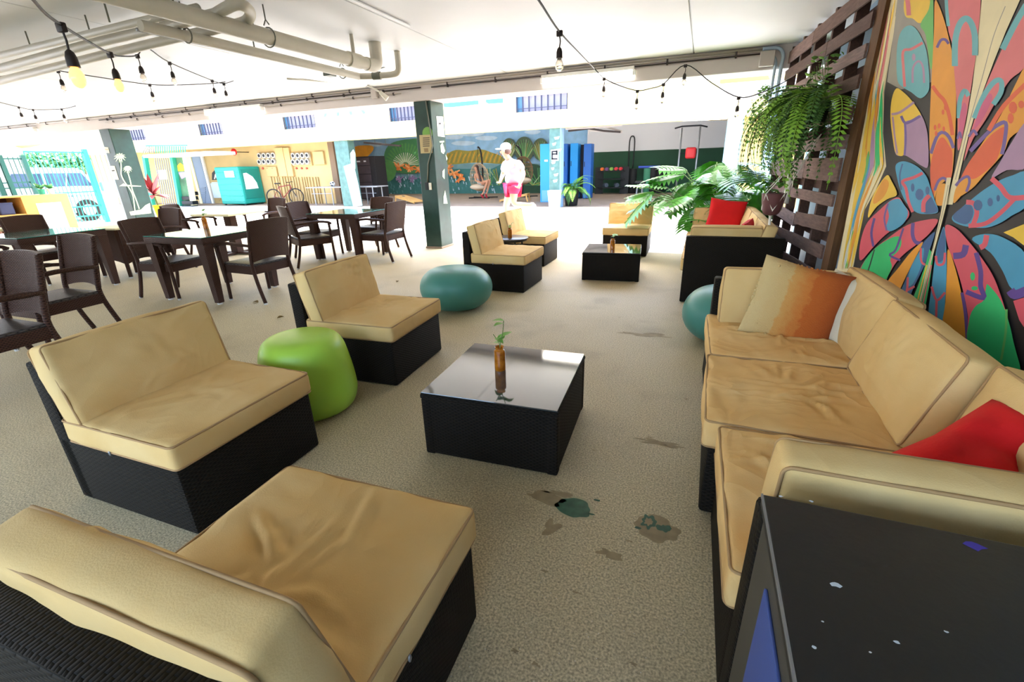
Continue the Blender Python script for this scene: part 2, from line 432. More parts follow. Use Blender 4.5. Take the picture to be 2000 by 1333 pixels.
def soft(parent, name, hx, hy, hz, mx, seed, m=None, crown=0.02, wr=0.005, pipes=(1,), sag=0.0, n=48, r=0.02, pucker=None):
    rf = random.Random(seed * 17 + 5); folds = []
    if pucker:
        n_, am_, cx_, cy_ = pucker
        for k in range(n_):
            a = rf.uniform(0, 2 * PI); l0 = rf.uniform(0.0, .25) * hx; l1 = l0 + rf.uniform(.25, .75) * min(hx, hy); ox, oy = cx_ + rf.gauss(0, .06), cy_ + rf.gauss(0, .06)
            folds.append((ox + l0 * math.cos(a), oy + l0 * math.sin(a), ox + l1 * math.cos(a), oy + l1 * math.sin(a), am_ * rf.uniform(.5, 1.1), rf.uniform(.012, .026)))
    c = MB().cushion(hx, hy, hz, r=r, crown=crown, wr=wr, seed=seed, nx=n, ny=n, nz=6, mx=mx, sag=sag, folds=folds).build(name, m or M_TAN, parent, smooth=True)
    for sgn in pipes:
        pts = []
        for (x, y) in rrect(hx - 0.004, hy - 0.004, r * 1.0, 4):
            j = noise.noise(Vector((x * 9, y * 9, seed))) * 0.004
            pts.append(mx @ Vector((x, y, sgn * (hz - 0.005) + j)))
        MB().tube(pts, 0.0045, 6, closed=True).build('piping', M_PIPE, c, smooth=True)
    return c
def lounge_chair(name, label, loc, rz, seed, group='armless wicker lounge chairs', pk=(7, .005, -.02, .02), pkb=(6, .005, -.05, .1)):
    t = thing(name, label, 'chair', loc, rz, group)
    b = MB().bbox(-0.38, -0.35, 0.004, 0.38, 0.35, 0.335, 0.014)
    b.build('base', M_WICK, t, smooth=True, angle=SM)
    MB().bbox(-0.395, -0.35, 0.004, -0.30, 0.35, 0.69, 0.012).build('back_panel', M_WICK, t, smooth=True, angle=SM)
    for sx in (-0.33, 0.33):
        for sy in (-0.3, 0.3):
            MB().cyl((sx, sy, 0), (sx, sy, 0.02), 0.02).build('foot', M_BLACK, t)
    soft(t, 'seat_cushion', 0.345, 0.36, 0.055, Matrix.Translation((0.055, 0, 0.385)), seed, crown=0.016, wr=0.007, pipes=(1, -1), pucker=pk)
    mx = Matrix.Translation((-0.235, 0, 0.588)) @ Matrix.Rotation(math.radians(-13), 4, 'Y') @ Matrix.Rotation(PI / 2, 4, 'Y')
    soft(t, 'back_cushion', 0.185, 0.355, 0.055, mx, seed + 3, crown=0.022, wr=0.008, pipes=(1, -1), pucker=pkb)
    z = MB(); z.ball((0.0, -0.362, 0.335), (0.006, 0.004, 0.012), 8, 6); z.build('zip_pull', M_GREYMETAL, t)
    return t
lounge_chair('lounge_chair', 'tan cushioned black wicker lounge chair left of the lime green pouf', (-2.165, 1.228, 0), 0.015, 1)
lounge_chair('lounge_chair', 'tan cushioned wicker lounge chair directly behind the lime green pouf', (-2.20, 2.65, 0), 0.06, 2, pk=(12, .008, .02, .05), pkb=(9, .007, -.02, .12))
lounge_chair('lounge_chair', 'wicker lounge chair with tan cushions just right of the large teal pouf', (-2.18, 5.24, 0), 0.0, 5)
lounge_chair('lounge_chair', 'wicker lounge chair beside the small round side table near the green column', (-2.40, 6.72, 0), 0.0, 8)
lounge_chair('lounge_chair', 'lone wicker lounge chair facing the camera at the courtyard edge', (-1.04, 7.86, 0), -PI / 2 + 0.02, 11)
lounge_chair('lounge_chair', 'nearest wicker lounge chair seen from behind in the lower left corner', (-0.875, 0.568, 0), PI / 2 + 0.03, 14, pk=(15, .009, -.06, -.05))
# ---- coffee tables
M_GLASS = mat('smoked_glass_top', (58, 66, 68), 0.06, spec=0.9, coat=1.0, ior=1.6)
def coffee_table(label, loc, rz, s=0.70):
    t = thing('coffee_table', label, 'table', loc, rz, 'square wicker coffee tables'); h = s / 2
    MB().bbox(-h + 0.006, -h + 0.006, 0.004, h - 0.006, h - 0.006, 0.335, 0.008).build('body', M_WICK, t, smooth=True, angle=SM)
    MB().bbox(-h, -h, 0.322, h, h, 0.35, 0.010).build('rim', M_WICK, t, smooth=True, angle=SM)
    for sx in (-1, 1):
        for sy in (-1, 1):
            MB().bbox(sx * (h - 0.03) - 0.027, sy * (h - 0.03) - 0.027, 0, sx * (h - 0.03) + 0.027, sy * (h - 0.03) + 0.027, 0.325, 0.01).build('corner_post', M_WICK, t, smooth=True, angle=SM)
    MB().bbox(-h + 0.006, -h + 0.006, 0.3505, h - 0.006, h - 0.006, 0.358, 0.002).build('glass_top', M_GLASS, t)
    return t
coffee_table('low square wicker coffee table with glass top in the foreground', (-0.862, 2.085, 0), 0.05, 0.712)
coffee_table('low square wicker coffee table with glass top in the distance', (-0.985, 6.10, 0), 0.10, 0.72)
# ---- poufs
def pouf(label, m, loc, prof, rz=0.0, sq=(1, 1)):
    b = MB(); b.lathe(smoothpath(prof, 5), 48, Matrix.Diagonal((sq[0], sq[1], 1, 1)))
    o = b.build('pouf', m, None, smooth=True, loc=loc, rz=rz); return tag(o, label, 'pouf')
V2 = lambda *a: [Vector(p) for p in a]
pouf('lime green rounded drum pouf beside the lounge chairs', mat('lime_vinyl', (166, 208, 70), 0.38, vary=0.05, vscale=4), (-2.145, 1.915, 0),
     V2((0.10, 0.0), (0.23, 0.012), (0.278, 0.09), (0.278, 0.2), (0.258, 0.34), (0.235, 0.43), (0.19, 0.478), (0.10, 0.494), (0.004, 0.497)), 0.3, (1, 0.97))
M_TEAL = mat('teal_vinyl', (70, 132, 116), 0.38, vary=0.06, vscale=3)
peb = V2((0.10, 0.0), (0.24, 0.018), (0.345, 0.10), (0.385, 0.21), (0.36, 0.32), (0.28, 0.40), (0.16, 0.432), (0.004, 0.438))
pouf('large teal pebble shaped pouf in the middle of the lounge', M_TEAL, (-2.30, 4.17, 0), peb, 0.2, (1, 0.92))
pouf('teal pebble pouf half hidden behind the tan sectional sofa', M_TEAL, (0.33, 3.98, 0), peb, 0.9, (0.97, 0.92))
# ---- sectional sofa modules
def sofa_module(label, loc, rz, seed, arm=0, group='modules of the near sectional sofa', fold=0.0, blean=13, bshift=(0, 0), skirt=0.0):
    """faces -x; arm: +1 panel and cushion at +y end, -1 at -y end"""
    t = thing('sofa_module', label, 'sofa', loc, rz, group)
    MB().bbox(-0.44, -0.36, 0.004, 0.44, 0.36, 0.335, 0.014).build('base', M_WICK, t, smooth=True, angle=SM)
    MB().bbox(0.36, -0.36, 0.004, 0.45, 0.36, 0.66, 0.012).build('back_panel', M_WICK, t, smooth=True, angle=SM)
    for sx in (-0.38, 0.38):
        for sy in (-0.3, 0.3): MB().cyl((sx, sy, 0), (sx, sy, 0.02), 0.02).build('foot', M_BLACK, t)
    soft(t, 'seat_cushion', 0.40, 0.362, 0.062, Matrix.Translation((-0.065, 0, 0.385)), seed, crown=0.014, wr=0.009, pipes=(1, -1), m=M_TAN2, n=56, pucker=(14, .008, -.05, .05))
    mx = Matrix.Translation((0.285 + bshift[0], bshift[1], 0.61)) @ Matrix.Rotation(math.radians(blean), 4, 'Y') @ Matrix.Rotation(-PI / 2, 4, 'Y')
    soft(t, 'back_cushion', 0.185, 0.36, 0.06, mx, seed + 4, crown=0.03, wr=0.006, pipes=(1, -1), pucker=(6, .005, .05, .05))
    if arm:
        y0 = arm * 0.36
        MB().bbox(-0.44, min(y0, y0 + arm * 0.085), 0.004, 0.45, max(y0, y0 + arm * 0.085), 0.69, 0.012).build('arm_panel', M_WICK, t, smooth=True, angle=SM)
        ma = Matrix.Translation((-0.07, arm * 0.275, 0.605)) @ Matrix.Rotation(math.radians(-arm * 8), 4, 'X') @ Matrix.Rotation(PI / 2, 4, 'X')
        soft(t, 'arm_cushion', 0.33, 0.175, 0.055, ma, seed + 8, crown=0.02, wr=0.005, pipes=(1, -1))
    return t
sofa_module('near end module of the tan sectional sofa beside the black cabinet', (0.63, 1.345, 0), 0.01, 21, arm=-1)
sofa_module('middle module of the tan sectional sofa under the butterfly canvas', (0.585, 2.075, 0), -0.02, 22, blean=17, bshift=(-0.02, 0.02))
sofa_module('far end module of the tan sectional sofa holding the striped pillow', (0.60, 2.81, 0), 0.02, 23, arm=1)
G2 = 'modules of the far sectional sofa'
sofa_module('far sectional sofa module whose plain black arm panel faces the camera', (0.36, 5.45, 0), 0.0, 31, arm=-1, group=G2)
sofa_module('middle module of the far sectional sofa beside the pallet trellis', (0.36, 6.19, 0), 0.0, 32, group=G2)
sofa_module('far sectional sofa module with a red pillow on its tan arm cushion', (0.36, 6.93, 0), 0.0, 33, arm=1, group=G2)
# ---- throw pillows
def pillow(name, label, m, mx, h=0.22, t=0.07, seed=0, wr=0.004):
    b = MB(); n = 22; vs = []; fs = []
    for s_ in (1, -1):
        o = len(vs)
        for i in range(n + 1):
            for j in range(n + 1):
                u = -1 + 2 * i / n; v = -1 + 2 * j / n
                pinch = 1 - 0.07 * (1 - abs(v)) * (abs(u) ** 3) ; pinch2 = 1 - 0.07 * (1 - abs(u)) * (abs(v) ** 3)
                hgt = t * ((1 - u ** 4) * (1 - v ** 4)) ** 0.5
                w = wr * noise.noise(Vector((u * 2.3 + seed, v * 2.3, s_))) * (1 - max(abs(u), abs(v)) ** 6)
                vs.append((u * h * pinch, v * h * pinch2, s_ * (hgt + w)))
        for i in range(n):
            for j in range(n):
                q = (o + i * (n + 1) + j, o + (i + 1) * (n + 1) + j, o + (i + 1) * (n + 1) + j + 1, o + i * (n + 1) + j + 1)
                fs.append(q if s_ > 0 else q[::-1])
    b.add(vs, fs); o = b.build(name, m, None, smooth=True); o.matrix_world = mx
    return tag(o, label, 'pillow')
def frame(o, ex, ey):
    ex = Vector(ex).normalized(); ez = ex.cross(Vector(ey)).normalized(); ey = ez.cross(ex)
    return Matrix(((ex.x, ey.x, ez.x, o[0]), (ex.y, ey.y, ez.y, o[1]), (ex.z, ey.z, ez.z, o[2]), (0, 0, 0, 1)))
# ---- pillows on the sofas
def kilim_mat():
    m = bpy.data.materials.new('striped_kilim_wool'); m.use_nodes = True
    nt = m.node_tree; n = nt.nodes; l = nt.links; b = n['Principled BSDF']
    tc = n.new('ShaderNodeTexCoord'); sp = n.new('ShaderNodeSeparateXYZ'); l.new(tc.outputs['Object'], sp.inputs[0])
    nz = n.new('ShaderNodeTexNoise'); nz.inputs['Scale'].default_value = 30; l.new(tc.outputs['Object'], nz.inputs['Vector'])
    v = mnode(nt, 'ADD', mnode(nt, 'MULTIPLY_ADD', sp.outputs[0], 2.2, 0.5), mnode(nt, 'MULTIPLY_ADD', nz.outputs['Fac'], 0.14, -0.07))
    r = n.new('ShaderNodeValToRGB'); l.new(v, r.inputs['Fac']); e = r.color_ramp.elements
    r.color_ramp.interpolation = 'EASE'
    stops = [(0.0, (198, 172, 120)), (0.30, (196, 164, 108)), (0.34, (198, 146, 78)), (0.55, (190, 114, 48)), (0.60, (178, 92, 30)), (1.0, (156, 72, 20))]
    e[0].position = 0; e[0].color = rgb(stops[0][1]); e[1].position = 1; e[1].color = rgb(stops[-1][1])
    for p, c in stops[1:-1]:
        q = e.new(p); q.color = rgb(c)
    l.new(r.outputs['Color'], b.inputs['Base Color']); b.inputs['Roughness'].default_value = 0.95
    wv = n.new('ShaderNodeTexNoise'); wv.inputs['Scale'].default_value = 180; l.new(tc.outputs['Object'], wv.inputs['Vector'])
    bp = n.new('ShaderNodeBump'); bp.inputs['Strength'].default_value = 0.6; bp.inputs['Distance'].default_value = 0.006
    l.new(wv.outputs['Fac'], bp.inputs['Height']); l.new(bp.outputs['Normal'], b.inputs['Normal'])
    return m
kil = pillow('throw_pillow', 'striped cream to burnt orange woven pillow in the sofa corner', kilim_mat(),
       frame((0.575, 2.91, 0.615), (0.95, -0.02, -0.22), (0.22, 0.30, 0.93)), h=0.235, t=0.075, seed=3)
b = MB()
for k in range(70):
    u = random.choice((-1, 1)); s_ = random.uniform(-0.21, 0.21); e_ = 0.222
    p = Vector((s_, e_ * u, 0)); 
    if random.random() < 0.35: p = Vector((-e_, s_, 0))
    if random.random() < 0.25: p = Vector((random.choice((-0.16, -0.1)) , s_ * 0.95, 0.055))
    b.ball(p, random.uniform(0.004, 0.009), 6, 4)
b.build('frayed_tufts', kil.data.materials[0], kil, smooth=True)
pillow('throw_pillow', 'plain off white pillow mostly hidden behind the striped pillow', mat('offwhite_cloth', (206, 196, 172), 0.9, bump=0.1, bscale=200),
       frame((0.80, 2.93, 0.60), (0.42, -0.85, -0.1), (0.30, 0.12, 0.93)), h=0.19, t=0.05, seed=5)
M_RED = mat('red_cloth', (205, 12, 14), 0.85, vary=0.12, vscale=4, bump=0.15, bscale=120)
pillow('throw_pillow', 'crumpled red pillow behind the near arm cushion of the sofa', M_RED,
       frame((0.83, 1.38, 0.55), (0.77, 0.47, 0.40), (-0.61, 0.61, 0.43)), h=0.205, t=0.11, seed=9, wr=0.06)
pillow('throw_pillow', 'bright red pillow leaning on the far arm of the distant sofa', M_RED,
       frame((0.36, 7.02, 0.68), (0.97, 0.0, -0.12), (0.1, 0.28, 0.95)), h=0.23, t=0.075, seed=12)
pillow('throw_pillow', 'small red pillow tip showing above the near arm of the distant sofa', M_RED,
       frame((0.47, 5.50, 0.60), (0.25, 0.93, 0.05), (0.22, -0.05, 0.95)), h=0.205, t=0.06, seed=14)
# ---- black cabinet in the lower right corner
t = thing('cabinet', 'matte black flat topped cabinet with a blue side panel in the lower right corner', 'cabinet', (0.615, 0.482, 0))
MB().bbox(-0.42, -0.40, 0.0, 0.42, 0.40, 0.732, 0.006).build('body', mat('greybrown_board', (64, 60, 52), 0.5, vary=0.08), t)
MB().bbox(-0.426, -0.30, 0.08, -0.42, 0.26, 0.66, 0.002).build('side_panel', mat('blue_panel', (58, 78, 140), 0.5, vary=0.05), t)['label'] = 'blue side panel'
top = MB().bbox(-0.43, -0.405, 0.732, 0.43, 0.405, 0.76, 0.004).build('top', mat('matte_black_top', (26, 26, 27), 0.42, vary=0.15, vscale=3, bump=0.05, bscale=60), t)
MB().box(-0.4315, -0.405, 0.754, -0.428, 0.405, 0.7605).build('edge_strip', M_GREYMETAL, top)
M_FLECK = mat('paint_fleck', (200, 204, 206), 0.7); M_FLECKB = mat('blue_fleck', (66, 50, 150), 0.7)
def fleck(px, py, r, m):
    p = G(px, py, 0.7603) - Vector((0.615, 0.482, 0))
    pts = [p + Vector((math.cos(a) * r * random.uniform(.6, 1.2), math.sin(a) * r * random.uniform(.4, .8), 0)) for a in [k * PI / 4 for k in range(8)]]
    MB().prism(pts, (0, 0, 0.0004)).build('paint_fleck', m, top)
for q in [(1632, 1143, .008), (1585, 980, .004), (1525, 970, .004), (1590, 1265, .004), (1752, 1255, .004), (1700, 1275, .002), (1848, 1235, .003), (1607, 1215, .002)]: fleck(*q, M_FLECK)
fleck(1903, 1067, 0.016, M_FLECKB)
# ---- floor paint marks
M_GRNP = mat('green_paint_spill', (44, 84, 58), 0.5, vary=0.3, vscale=30)
M_STAIN = mat('floor_stain', (146, 127, 92), 0.7, vary=0.2, vscale=20)
fl = bpy.data.objects['floor']
def blob(px, py, rx, ry, m, seed, z=0.0008, ring=None, jag=0.25):
    c = G(px, py); b = MB(); N = 36; o = []; i_ = []
    for k in range(N):
        a = 2 * PI * k / N; j = 1 + jag * noise.noise(Vector((math.cos(a) * 1.7 + seed, math.sin(a) * 1.7, seed)))
        o.append(c + Vector((math.cos(a) * rx * j, math.sin(a) * ry * j, z)))
        i_.append(c + Vector((math.cos(a) * rx * j * (ring or 0), math.sin(a) * ry * j * (ring or 0), z)))
    if ring:
        n = len(o)
        b.add(o + i_, [(k, (k + 1) % n, n + (k + 1) % n, n + k) for k in range(n)])
    else: b.add(o, [tuple(range(N))])
    return b.build('paint_mark', m, fl)
blob(1120, 992, 0.078, 0.056, M_GRNP, 1)
blob(1120, 992, 0.094, 0.066, mat('pale_ring', (170, 158, 122), 0.7), 1, z=0.0004)
blob(1166, 978, 0.016, 0.006, M_GRNP, 4); blob(1154, 1005, 0.018, 0.005, M_GRNP, 5)
blob(1280, 1030, 0.09, 0.075, M_STAIN, 2, z=0.0003, jag=0.4)
blob(1266, 1020, 0.028, 0.04, M_GRNP, 8, ring=0.55, jag=0.6); blob(1298, 1033, 0.03, 0.02, M_GRNP, 11, jag=0.7); blob(1246, 1032, 0.014, 0.007, M_GRNP, 13)
blob(1062, 972, 0.09, 0.03, M_STAIN, 20, jag=0.9); blob(1095, 966, 0.06, 0.015, M_STAIN, 21, jag=0.9)
blob(1075, 1030, 0.03, 0.045, M_STAIN, 22, jag=0.9); blob(1190, 1083, 0.05, 0.02, M_STAIN, 23, jag=0.9)
for i, (x, y) in enumerate([(1066, 1117), (1126, 1158), (1005, 1272), (1045, 1298), (1237, 1298), (1229, 1058), (1386, 888), (1300, 870), (1270, 855), (1340, 780), (1160, 880), (1210, 620), (480, 600), (505, 612), (700, 605)]):
    blob(x, y, 0.012, 0.005, M_STAIN, 30 + i, jag=1.0)
blob(1290, 866, 0.12, 0.025, M_STAIN, 60, jag=0.9); blob(1262, 655, 0.2, 0.05, M_STAIN, 61, jag=0.9)
# ---- dry leaves
M_LEAFB = mat('dry_leaf', (128, 104, 60), 0.8, vary=0.2)
for i, (x, y, s_) in enumerate([(500, 591, .05), (548, 621, .035), (776, 551, .03)]):
    c = G(x, y); b = MB(); a = random.uniform(0, 6)
    pts = []
    for k in range(9):
        q = k / 8; pts.append((c + Vector((math.cos(a), math.sin(a), 0)) * (q - .5) * 2 * s_, math.sin(PI * q) * s_ * .5))
    nrm = Vector((-math.sin(a), math.cos(a), 0))
    vs = []; fs = []
    for k, (p, w) in enumerate(pts):
        zc = 0.004 + 0.016 * math.sin(PI * k / 8)
        vs += [p + nrm * w + Vector((0, 0, zc)), p + Vector((0, 0, 0.003)), p - nrm * w + Vector((0, 0, zc))]
    for k in range(8): fs += [(3 * k, 3 * k + 1, 3 * k + 4, 3 * k + 3), (3 * k + 1, 3 * k + 2, 3 * k + 5, 3 * k + 4)]
    b.add(vs, fs); tag(b.build('dry_leaf', M_LEAFB), ['dry curled leaf on the floor by a dining chair foot', 'small dry leaf on the floor behind the middle lounge chair', 'tiny dry leaf on bare floor left of the teal pouf'][i], 'leaf')
# ---- amber bottle vases
M_AMBER = mat('amber_glass', (236, 150, 34), 0.08, spec=0.6, trans=0.45, vary=0.5, vscale=34, col2=(170, 88, 12))
M_SPRIG = mat('young_leaf', (120, 170, 70), 0.5, vary=0.15); M_STEM = mat('plant_stem', (96, 120, 60), 0.6)
def leaf_mesh(L, W, curl=0.12, n=8, fold=0.15):
    """a leaf with depth: base at origin, runs along +x, folded along its midrib"""
    vs = []; fs = []
    for k in range(n + 1):
        q = k / n; w = W * math.sin(PI * q ** 0.75) ** 0.9 * 0.5 if 0 < k < n else 0.0008
        z = -curl * L * q * q
        vs += [(L * q, w, z + w * fold), (L * q, 0, z), (L * q, -w, z + w * fold)]
    for k in range(n): fs += [(3 * k, 3 * k + 3, 3 * k + 4, 3 * k + 1), (3 * k + 1, 3 * k + 4, 3 * k + 5, 3 * k + 2)]
    return vs, fs
def bottle(label, loc, s=1.0, tall=0.13, seed=0, leaves=6, sprig=0.14):
    rnd = random.Random(seed)
    t = thing('bottle_vase', label, 'vase', loc, 0, 'amber bottle vases')
    prof = smoothpath([Vector((0.026, 0)), Vector((0.030, 0.005)), Vector((0.030, tall * 0.5)), Vector((0.030, tall * 0.80)), Vector((0.027, tall * 0.86)), Vector((0.020, tall * 0.90)), Vector((0.020, tall * 0.95)), Vector((0.025, tall * 0.97)), Vector((0.025, tall))], 4)
    b = MB(); b.lathe(prof, 24, cap=False)
    b.lathe([(max(0.002, q[0] - 0.003), max(0.004, q[1])) for q in prof][::-1], 24, cap=False)
    b.lathe([(0.001, 0), (0.024, 0)], 24, cap=False)
    b.build('glass', M_AMBER, t, smooth=True)
    b = MB(); tips = []
    for k in range(2 if sprig > 0.1 else 1):
        a = rnd.uniform(-0.3, 0.3); p = [Vector((0, 0, 0.02)), Vector((0.004, 0, tall)), Vector((0.02 * math.cos(k * 3 + .5), 0.01, tall + sprig * (0.5 - .25 * k))), Vector((0.035 * math.cos(k * 3 + .5), 0.0, tall + sprig * (1 - .55 * k)))]
        b.tube(smoothpath(p, 4), 0.0022, 5); tips += smoothpath(p, 4)[5:]
    b.build('stem', M_STEM, t)
    for k in range(leaves):
        p = tips[(k * 5 + 2) % len(tips)]
        vs, fs = leaf_mesh(0.055 * s * rnd.uniform(.7, 1.15), 0.034 * s, 0.3)
        o = MB().add(vs, fs, Matrix.Translation(p) @ Matrix.Rotation(k * 2.4 + seed, 4, 'Z') @ Matrix.Rotation(-0.35 + rnd.uniform(-.3, .5), 4, 'Y')).build('leaf', M_SPRIG, t, smooth=True)
    return t
p = G(977, 722, 0.358); bottle('amber bottle vase with leafy sprig on the foreground coffee table', p, 1.15, 0.135, 1, 7, 0.15)
p = G(1196, 487, 0.358); bottle('amber bottle vase with a low sprig on the distant coffee table', p, 1.1, 0.135, 2, 5, 0.06)
# ---- round side table between two lounge chairs
t = thing('side_table', 'small round dark side table squeezed between two lounge chairs', 'table', (-2.42, 6.02, 0))
MB().lathe([(0.26, 0.452), (0.268, 0.457), (0.268, 0.467), (0.262, 0.472)], 40).build('tabletop', mat('dark_table_top', (44, 38, 37), 0.3), t, smooth=True, angle=SM)
MB().lathe([(0.245, 0.43), (0.25, 0.452)], 40).build('rim', M_BLACK, t)
for k in range(4):
    a = PI / 4 + k * PI / 2; MB().cyl((0.19 * math.cos(a), 0.19 * math.sin(a), 0.44), (0.2 * math.cos(a), 0.2 * math.sin(a), 0.0), 0.012).build('leg', M_BLACK, t)
p = G(1013, 470, 0.472); bottle('amber bottle vase on the small round side table', (-2.40, 5.99, 0.472), 1.1, 0.135, 4, 5, 0.06)
# ================================================================ DINING AREA
M_FOOT = mat('pale_foot_cap', (200, 196, 190), 0.4)
def arc_pts(pts, n=5): return smoothpath(pts, n)
def make_chair():
    t = thing('dining_chair', '-', 'chair', (0, 0, 0), 0, 'brown wicker dining armchairs')
    MB().bbox(-0.235, -0.245, 0.425, 0.255, 0.245, 0.452, 0.010).build('seat', M_WICKS, t, smooth=True, angle=SM)
    b = MB()
    for (x0, y0, x1, y1) in ((0.225, -0.25, 0.258, 0.25), (-0.245, -0.25, -0.215, 0.25), (-0.24, -0.253, 0.25, -0.225), (-0.24, 0.225, 0.25, 0.253)):
        b.bbox(x0, y0, 0.335, x1, y1, 0.428, 0.006)
    b.build('apron', M_WICKB, t, smooth=True, angle=SM)
    # curved backrest panel, arched at its lower edge
    N = 10; Mz = 8; vs = []; fs = []
    for s_ in (0, 1):
        for j in range(Mz + 1):
            for i in range(N + 1):
                u = -1 + 2 * i / N
                z0 = 0.475 + 0.03 * (1 - u * u); z1 = 0.925 + 0.012 * (1 - u * u)
                z = z0 + (z1 - z0) * j / Mz; q = (z - 0.44) / 0.49
                w = 0.232 + 0.012 * q
                x = -0.235 - 0.095 * q - 0.028 * (1 - u * u) - 0.026 * s_
                vs.append((x, u * w, z))
    K = (N + 1) * (Mz + 1)
    for j in range(Mz):
        for i in range(N):
            a = j * (N + 1) + i; fs.append((a, a + 1, a + N + 2, a + N + 1)); fs.append((K + a, K + a + N + 1, K + a + N + 2, K + a + 1))
    for i in range(N):
        fs.append((i, K + i, K + i + 1, i + 1)); a = Mz * (N + 1) + i; fs.append((a, a + 1, K + a + 1, K + a))
    for j in range(Mz):
        a = j * (N + 1); fs.append((a, a + N + 1, K + a + N + 1, K + a)); a += N; fs.append((a, K + a, K + a + N + 1, a + N + 1))
    MB().add(vs, fs).build('backrest', M_WICKB, t, smooth=True, angle=SM)
    for sy in (-1, 1):
        # rear leg carries on up as the back post, sweeping backwards at both ends
        p = arc_pts([(-0.345, sy * 0.255, 0.012), (-0.285, sy * 0.248, 0.20), (-0.24, sy * 0.24, 0.42), (-0.262, sy * 0.238, 0.60), (-0.335, sy * 0.24, 0.915)], 4)
        lg = MB().tube(p, 0.021, 8).build('leg', M_WICKB, t, smooth=True)
        MB().cyl((-0.347, sy * 0.255, 0), (-0.345, sy * 0.255, 0.02), 0.018, 0.021).build('foot_cap', M_FOOT, lg)
        p = arc_pts([(0.252, sy * 0.262, 0.012), (0.245, sy * 0.258, 0.25), (0.24, sy * 0.262, 0.45), (0.225, sy * 0.285, 0.655)], 4)
        lg = MB().tube(p, 0.020, 8).build('leg', M_WICKB, t, smooth=True)
        MB().cyl((0.252, sy * 0.262, 0), (0.252, sy * 0.262, 0.02), 0.017, 0.02).build('foot_cap', M_FOOT, lg)
        p = arc_pts([(-0.285, sy * 0.25, 0.66), (-0.15, sy * 0.285, 0.675), (0.05, sy * 0.298, 0.685), (0.2, sy * 0.292, 0.668), (0.262, sy * 0.285, 0.64)], 5)
        MB().tube(p, [0.016] * 4 + [0.02] * (len(p) - 8) + [0.018] * 4, 8).build('armrest', M_WICKB, t, smooth=True)
    return t
chair = make_chair()
CH = [(-4.45, 1.40, -88, 'nearest brown wicker dining chair cut by the left picture edge'),
      (-5.20, 2.12, -88, 'brown wicker dining chair with striped seat just behind the near left lounge chair'),
      (-8.70, 3.72, 4, 'brown wicker dining chair behind the leftmost glass table by the wooden shelf'),
      (-6.00, 3.70, 8, 'brown wicker dining chair facing right at the table with a bottle vase'),
      (-4.80, 3.90, 176, 'brown wicker dining chair with back to the lounge at the bottle vase table'),
      (-8.40, 5.72, 25, 'brown wicker dining chair facing right at the cream topped table'),
      (-8.05, 6.95, -95, 'small looking dining chair behind the cream topped table by the teal kiosk'),
      (-5.72, 5.70, 62, 'front dining chair at the glass table nearest the green column'),
      (-6.12, 6.28, 2, 'dining chair tucked behind another at the left of the column side table'),
      (-4.80, 6.34, 178, 'dining chair standing just left of the dark green column'),
      (-5.55, 7.08, -92, 'dining chair on the courtyard side of the table near the column'),
      (-7.75, 4.62, -90, 'dining chair back showing below the red leaved plant'),
      (-7.55, 2.55, 60, 'dining chair at the near left end of the leftmost glass table')]
for i, (x, y, a, lb) in enumerate(CH): place(chair, i == 0, (x, y, 0), math.radians(a), lb)
M_DGLASS = mat('dining_glass', (46, 112, 100), 0.06, spec=0.5, coat=0.5, ior=1.5)
def make_table():
    t = thing('dining_table', '-', 'table', (0, 0, 0), 0, 'wicker dining tables with glass tops')
    h = 0.47
    MB().bbox(-h, -h, 0.685, h, h, 0.758, 0.014).build('top_frame', M_WICKB, t, smooth=True, angle=SM)
    MB().bbox(-h + 0.004, -h + 0.004, 0.7585, h - 0.004, h - 0.004, 0.768, 0.002).build('glass_top', M_DGLASS, t)
    for sx in (-1, 1):
        for sy in (-1, 1):
            cx, cy = sx * (h - 0.065), sy * (h - 0.065); vs = []
            for (r, z) in ((0.058, 0.69), (0.034, 0.02)):
                for (a, c) in ((-1, -1), (1, -1), (1, 1), (-1, 1)): vs.append((cx + a * r, cy + c * r, z))
            lg = MB().add(vs, [(0, 1, 2, 3), (7, 6, 5, 4), (0, 4, 5, 1), (1, 5, 6, 2), (2, 6, 7, 3), (3, 7, 4, 0)]).build('leg', M_WICKB, t)
            MB().cyl((cx, cy, 0), (cx, cy, 0.022), 0.028).build('foot_cap', M_FOOT, lg)
    return t
tb = make_table()
TB = [(-5.46, 3.88, 2, 'glass topped wicker dining table carrying a single amber bottle vase'),
      (-5.52, 6.42, 3, 'glass topped wicker dining table nearest the dark green column'),
      (-7.86, 3.36, 2, 'glass topped wicker dining table at the left edge')]
for i, (x, y, a, lb) in enumerate(TB): place(tb, i == 0, (x, y, 0), math.radians(a), lb)
p = G(403, 447, 0.768); bottle('amber bottle vase with a small sprig on a dining table', (p.x, p.y, 0.768), 1.2, 0.15, 6, 6, 0.07)
M_CREAMTOP = mat('cream_table_top', (238, 224, 176), 0.45)
def cafe_table(label, loc, rz):
    t = thing('cafe_table', label, 'table', loc, rz, 'cream topped cafe tables')
    MB().bbox(-0.42, -0.42, 0.725, 0.42, 0.42, 0.765, 0.012).build('tabletop', M_CREAMTOP, t)
    MB().bbox(-0.075, -0.075, 0.04, 0.075, 0.075, 0.725, 0.01).build('pedestal', M_WICKB, t)
    for a in (0, 1):
        MB().bbox(-0.30, -0.05, 0.015, 0.30, 0.05, 0.05, 0.01, mx=Matrix.Rotation(a * PI / 2, 4, 'Z')).build('foot_bar', M_WICKB, t)
    for (x, y) in ((0.27, 0), (-0.27, 0), (0, 0.27), (0, -0.27)): MB().cyl((x, y, 0), (x, y, 0.018), 0.02).build('foot_pad', M_FOOT, t)
    return t
cafe_table('cream topped cafe table behind the bottle vase dining table', (-7.95, 6.10, 0), 0.1)
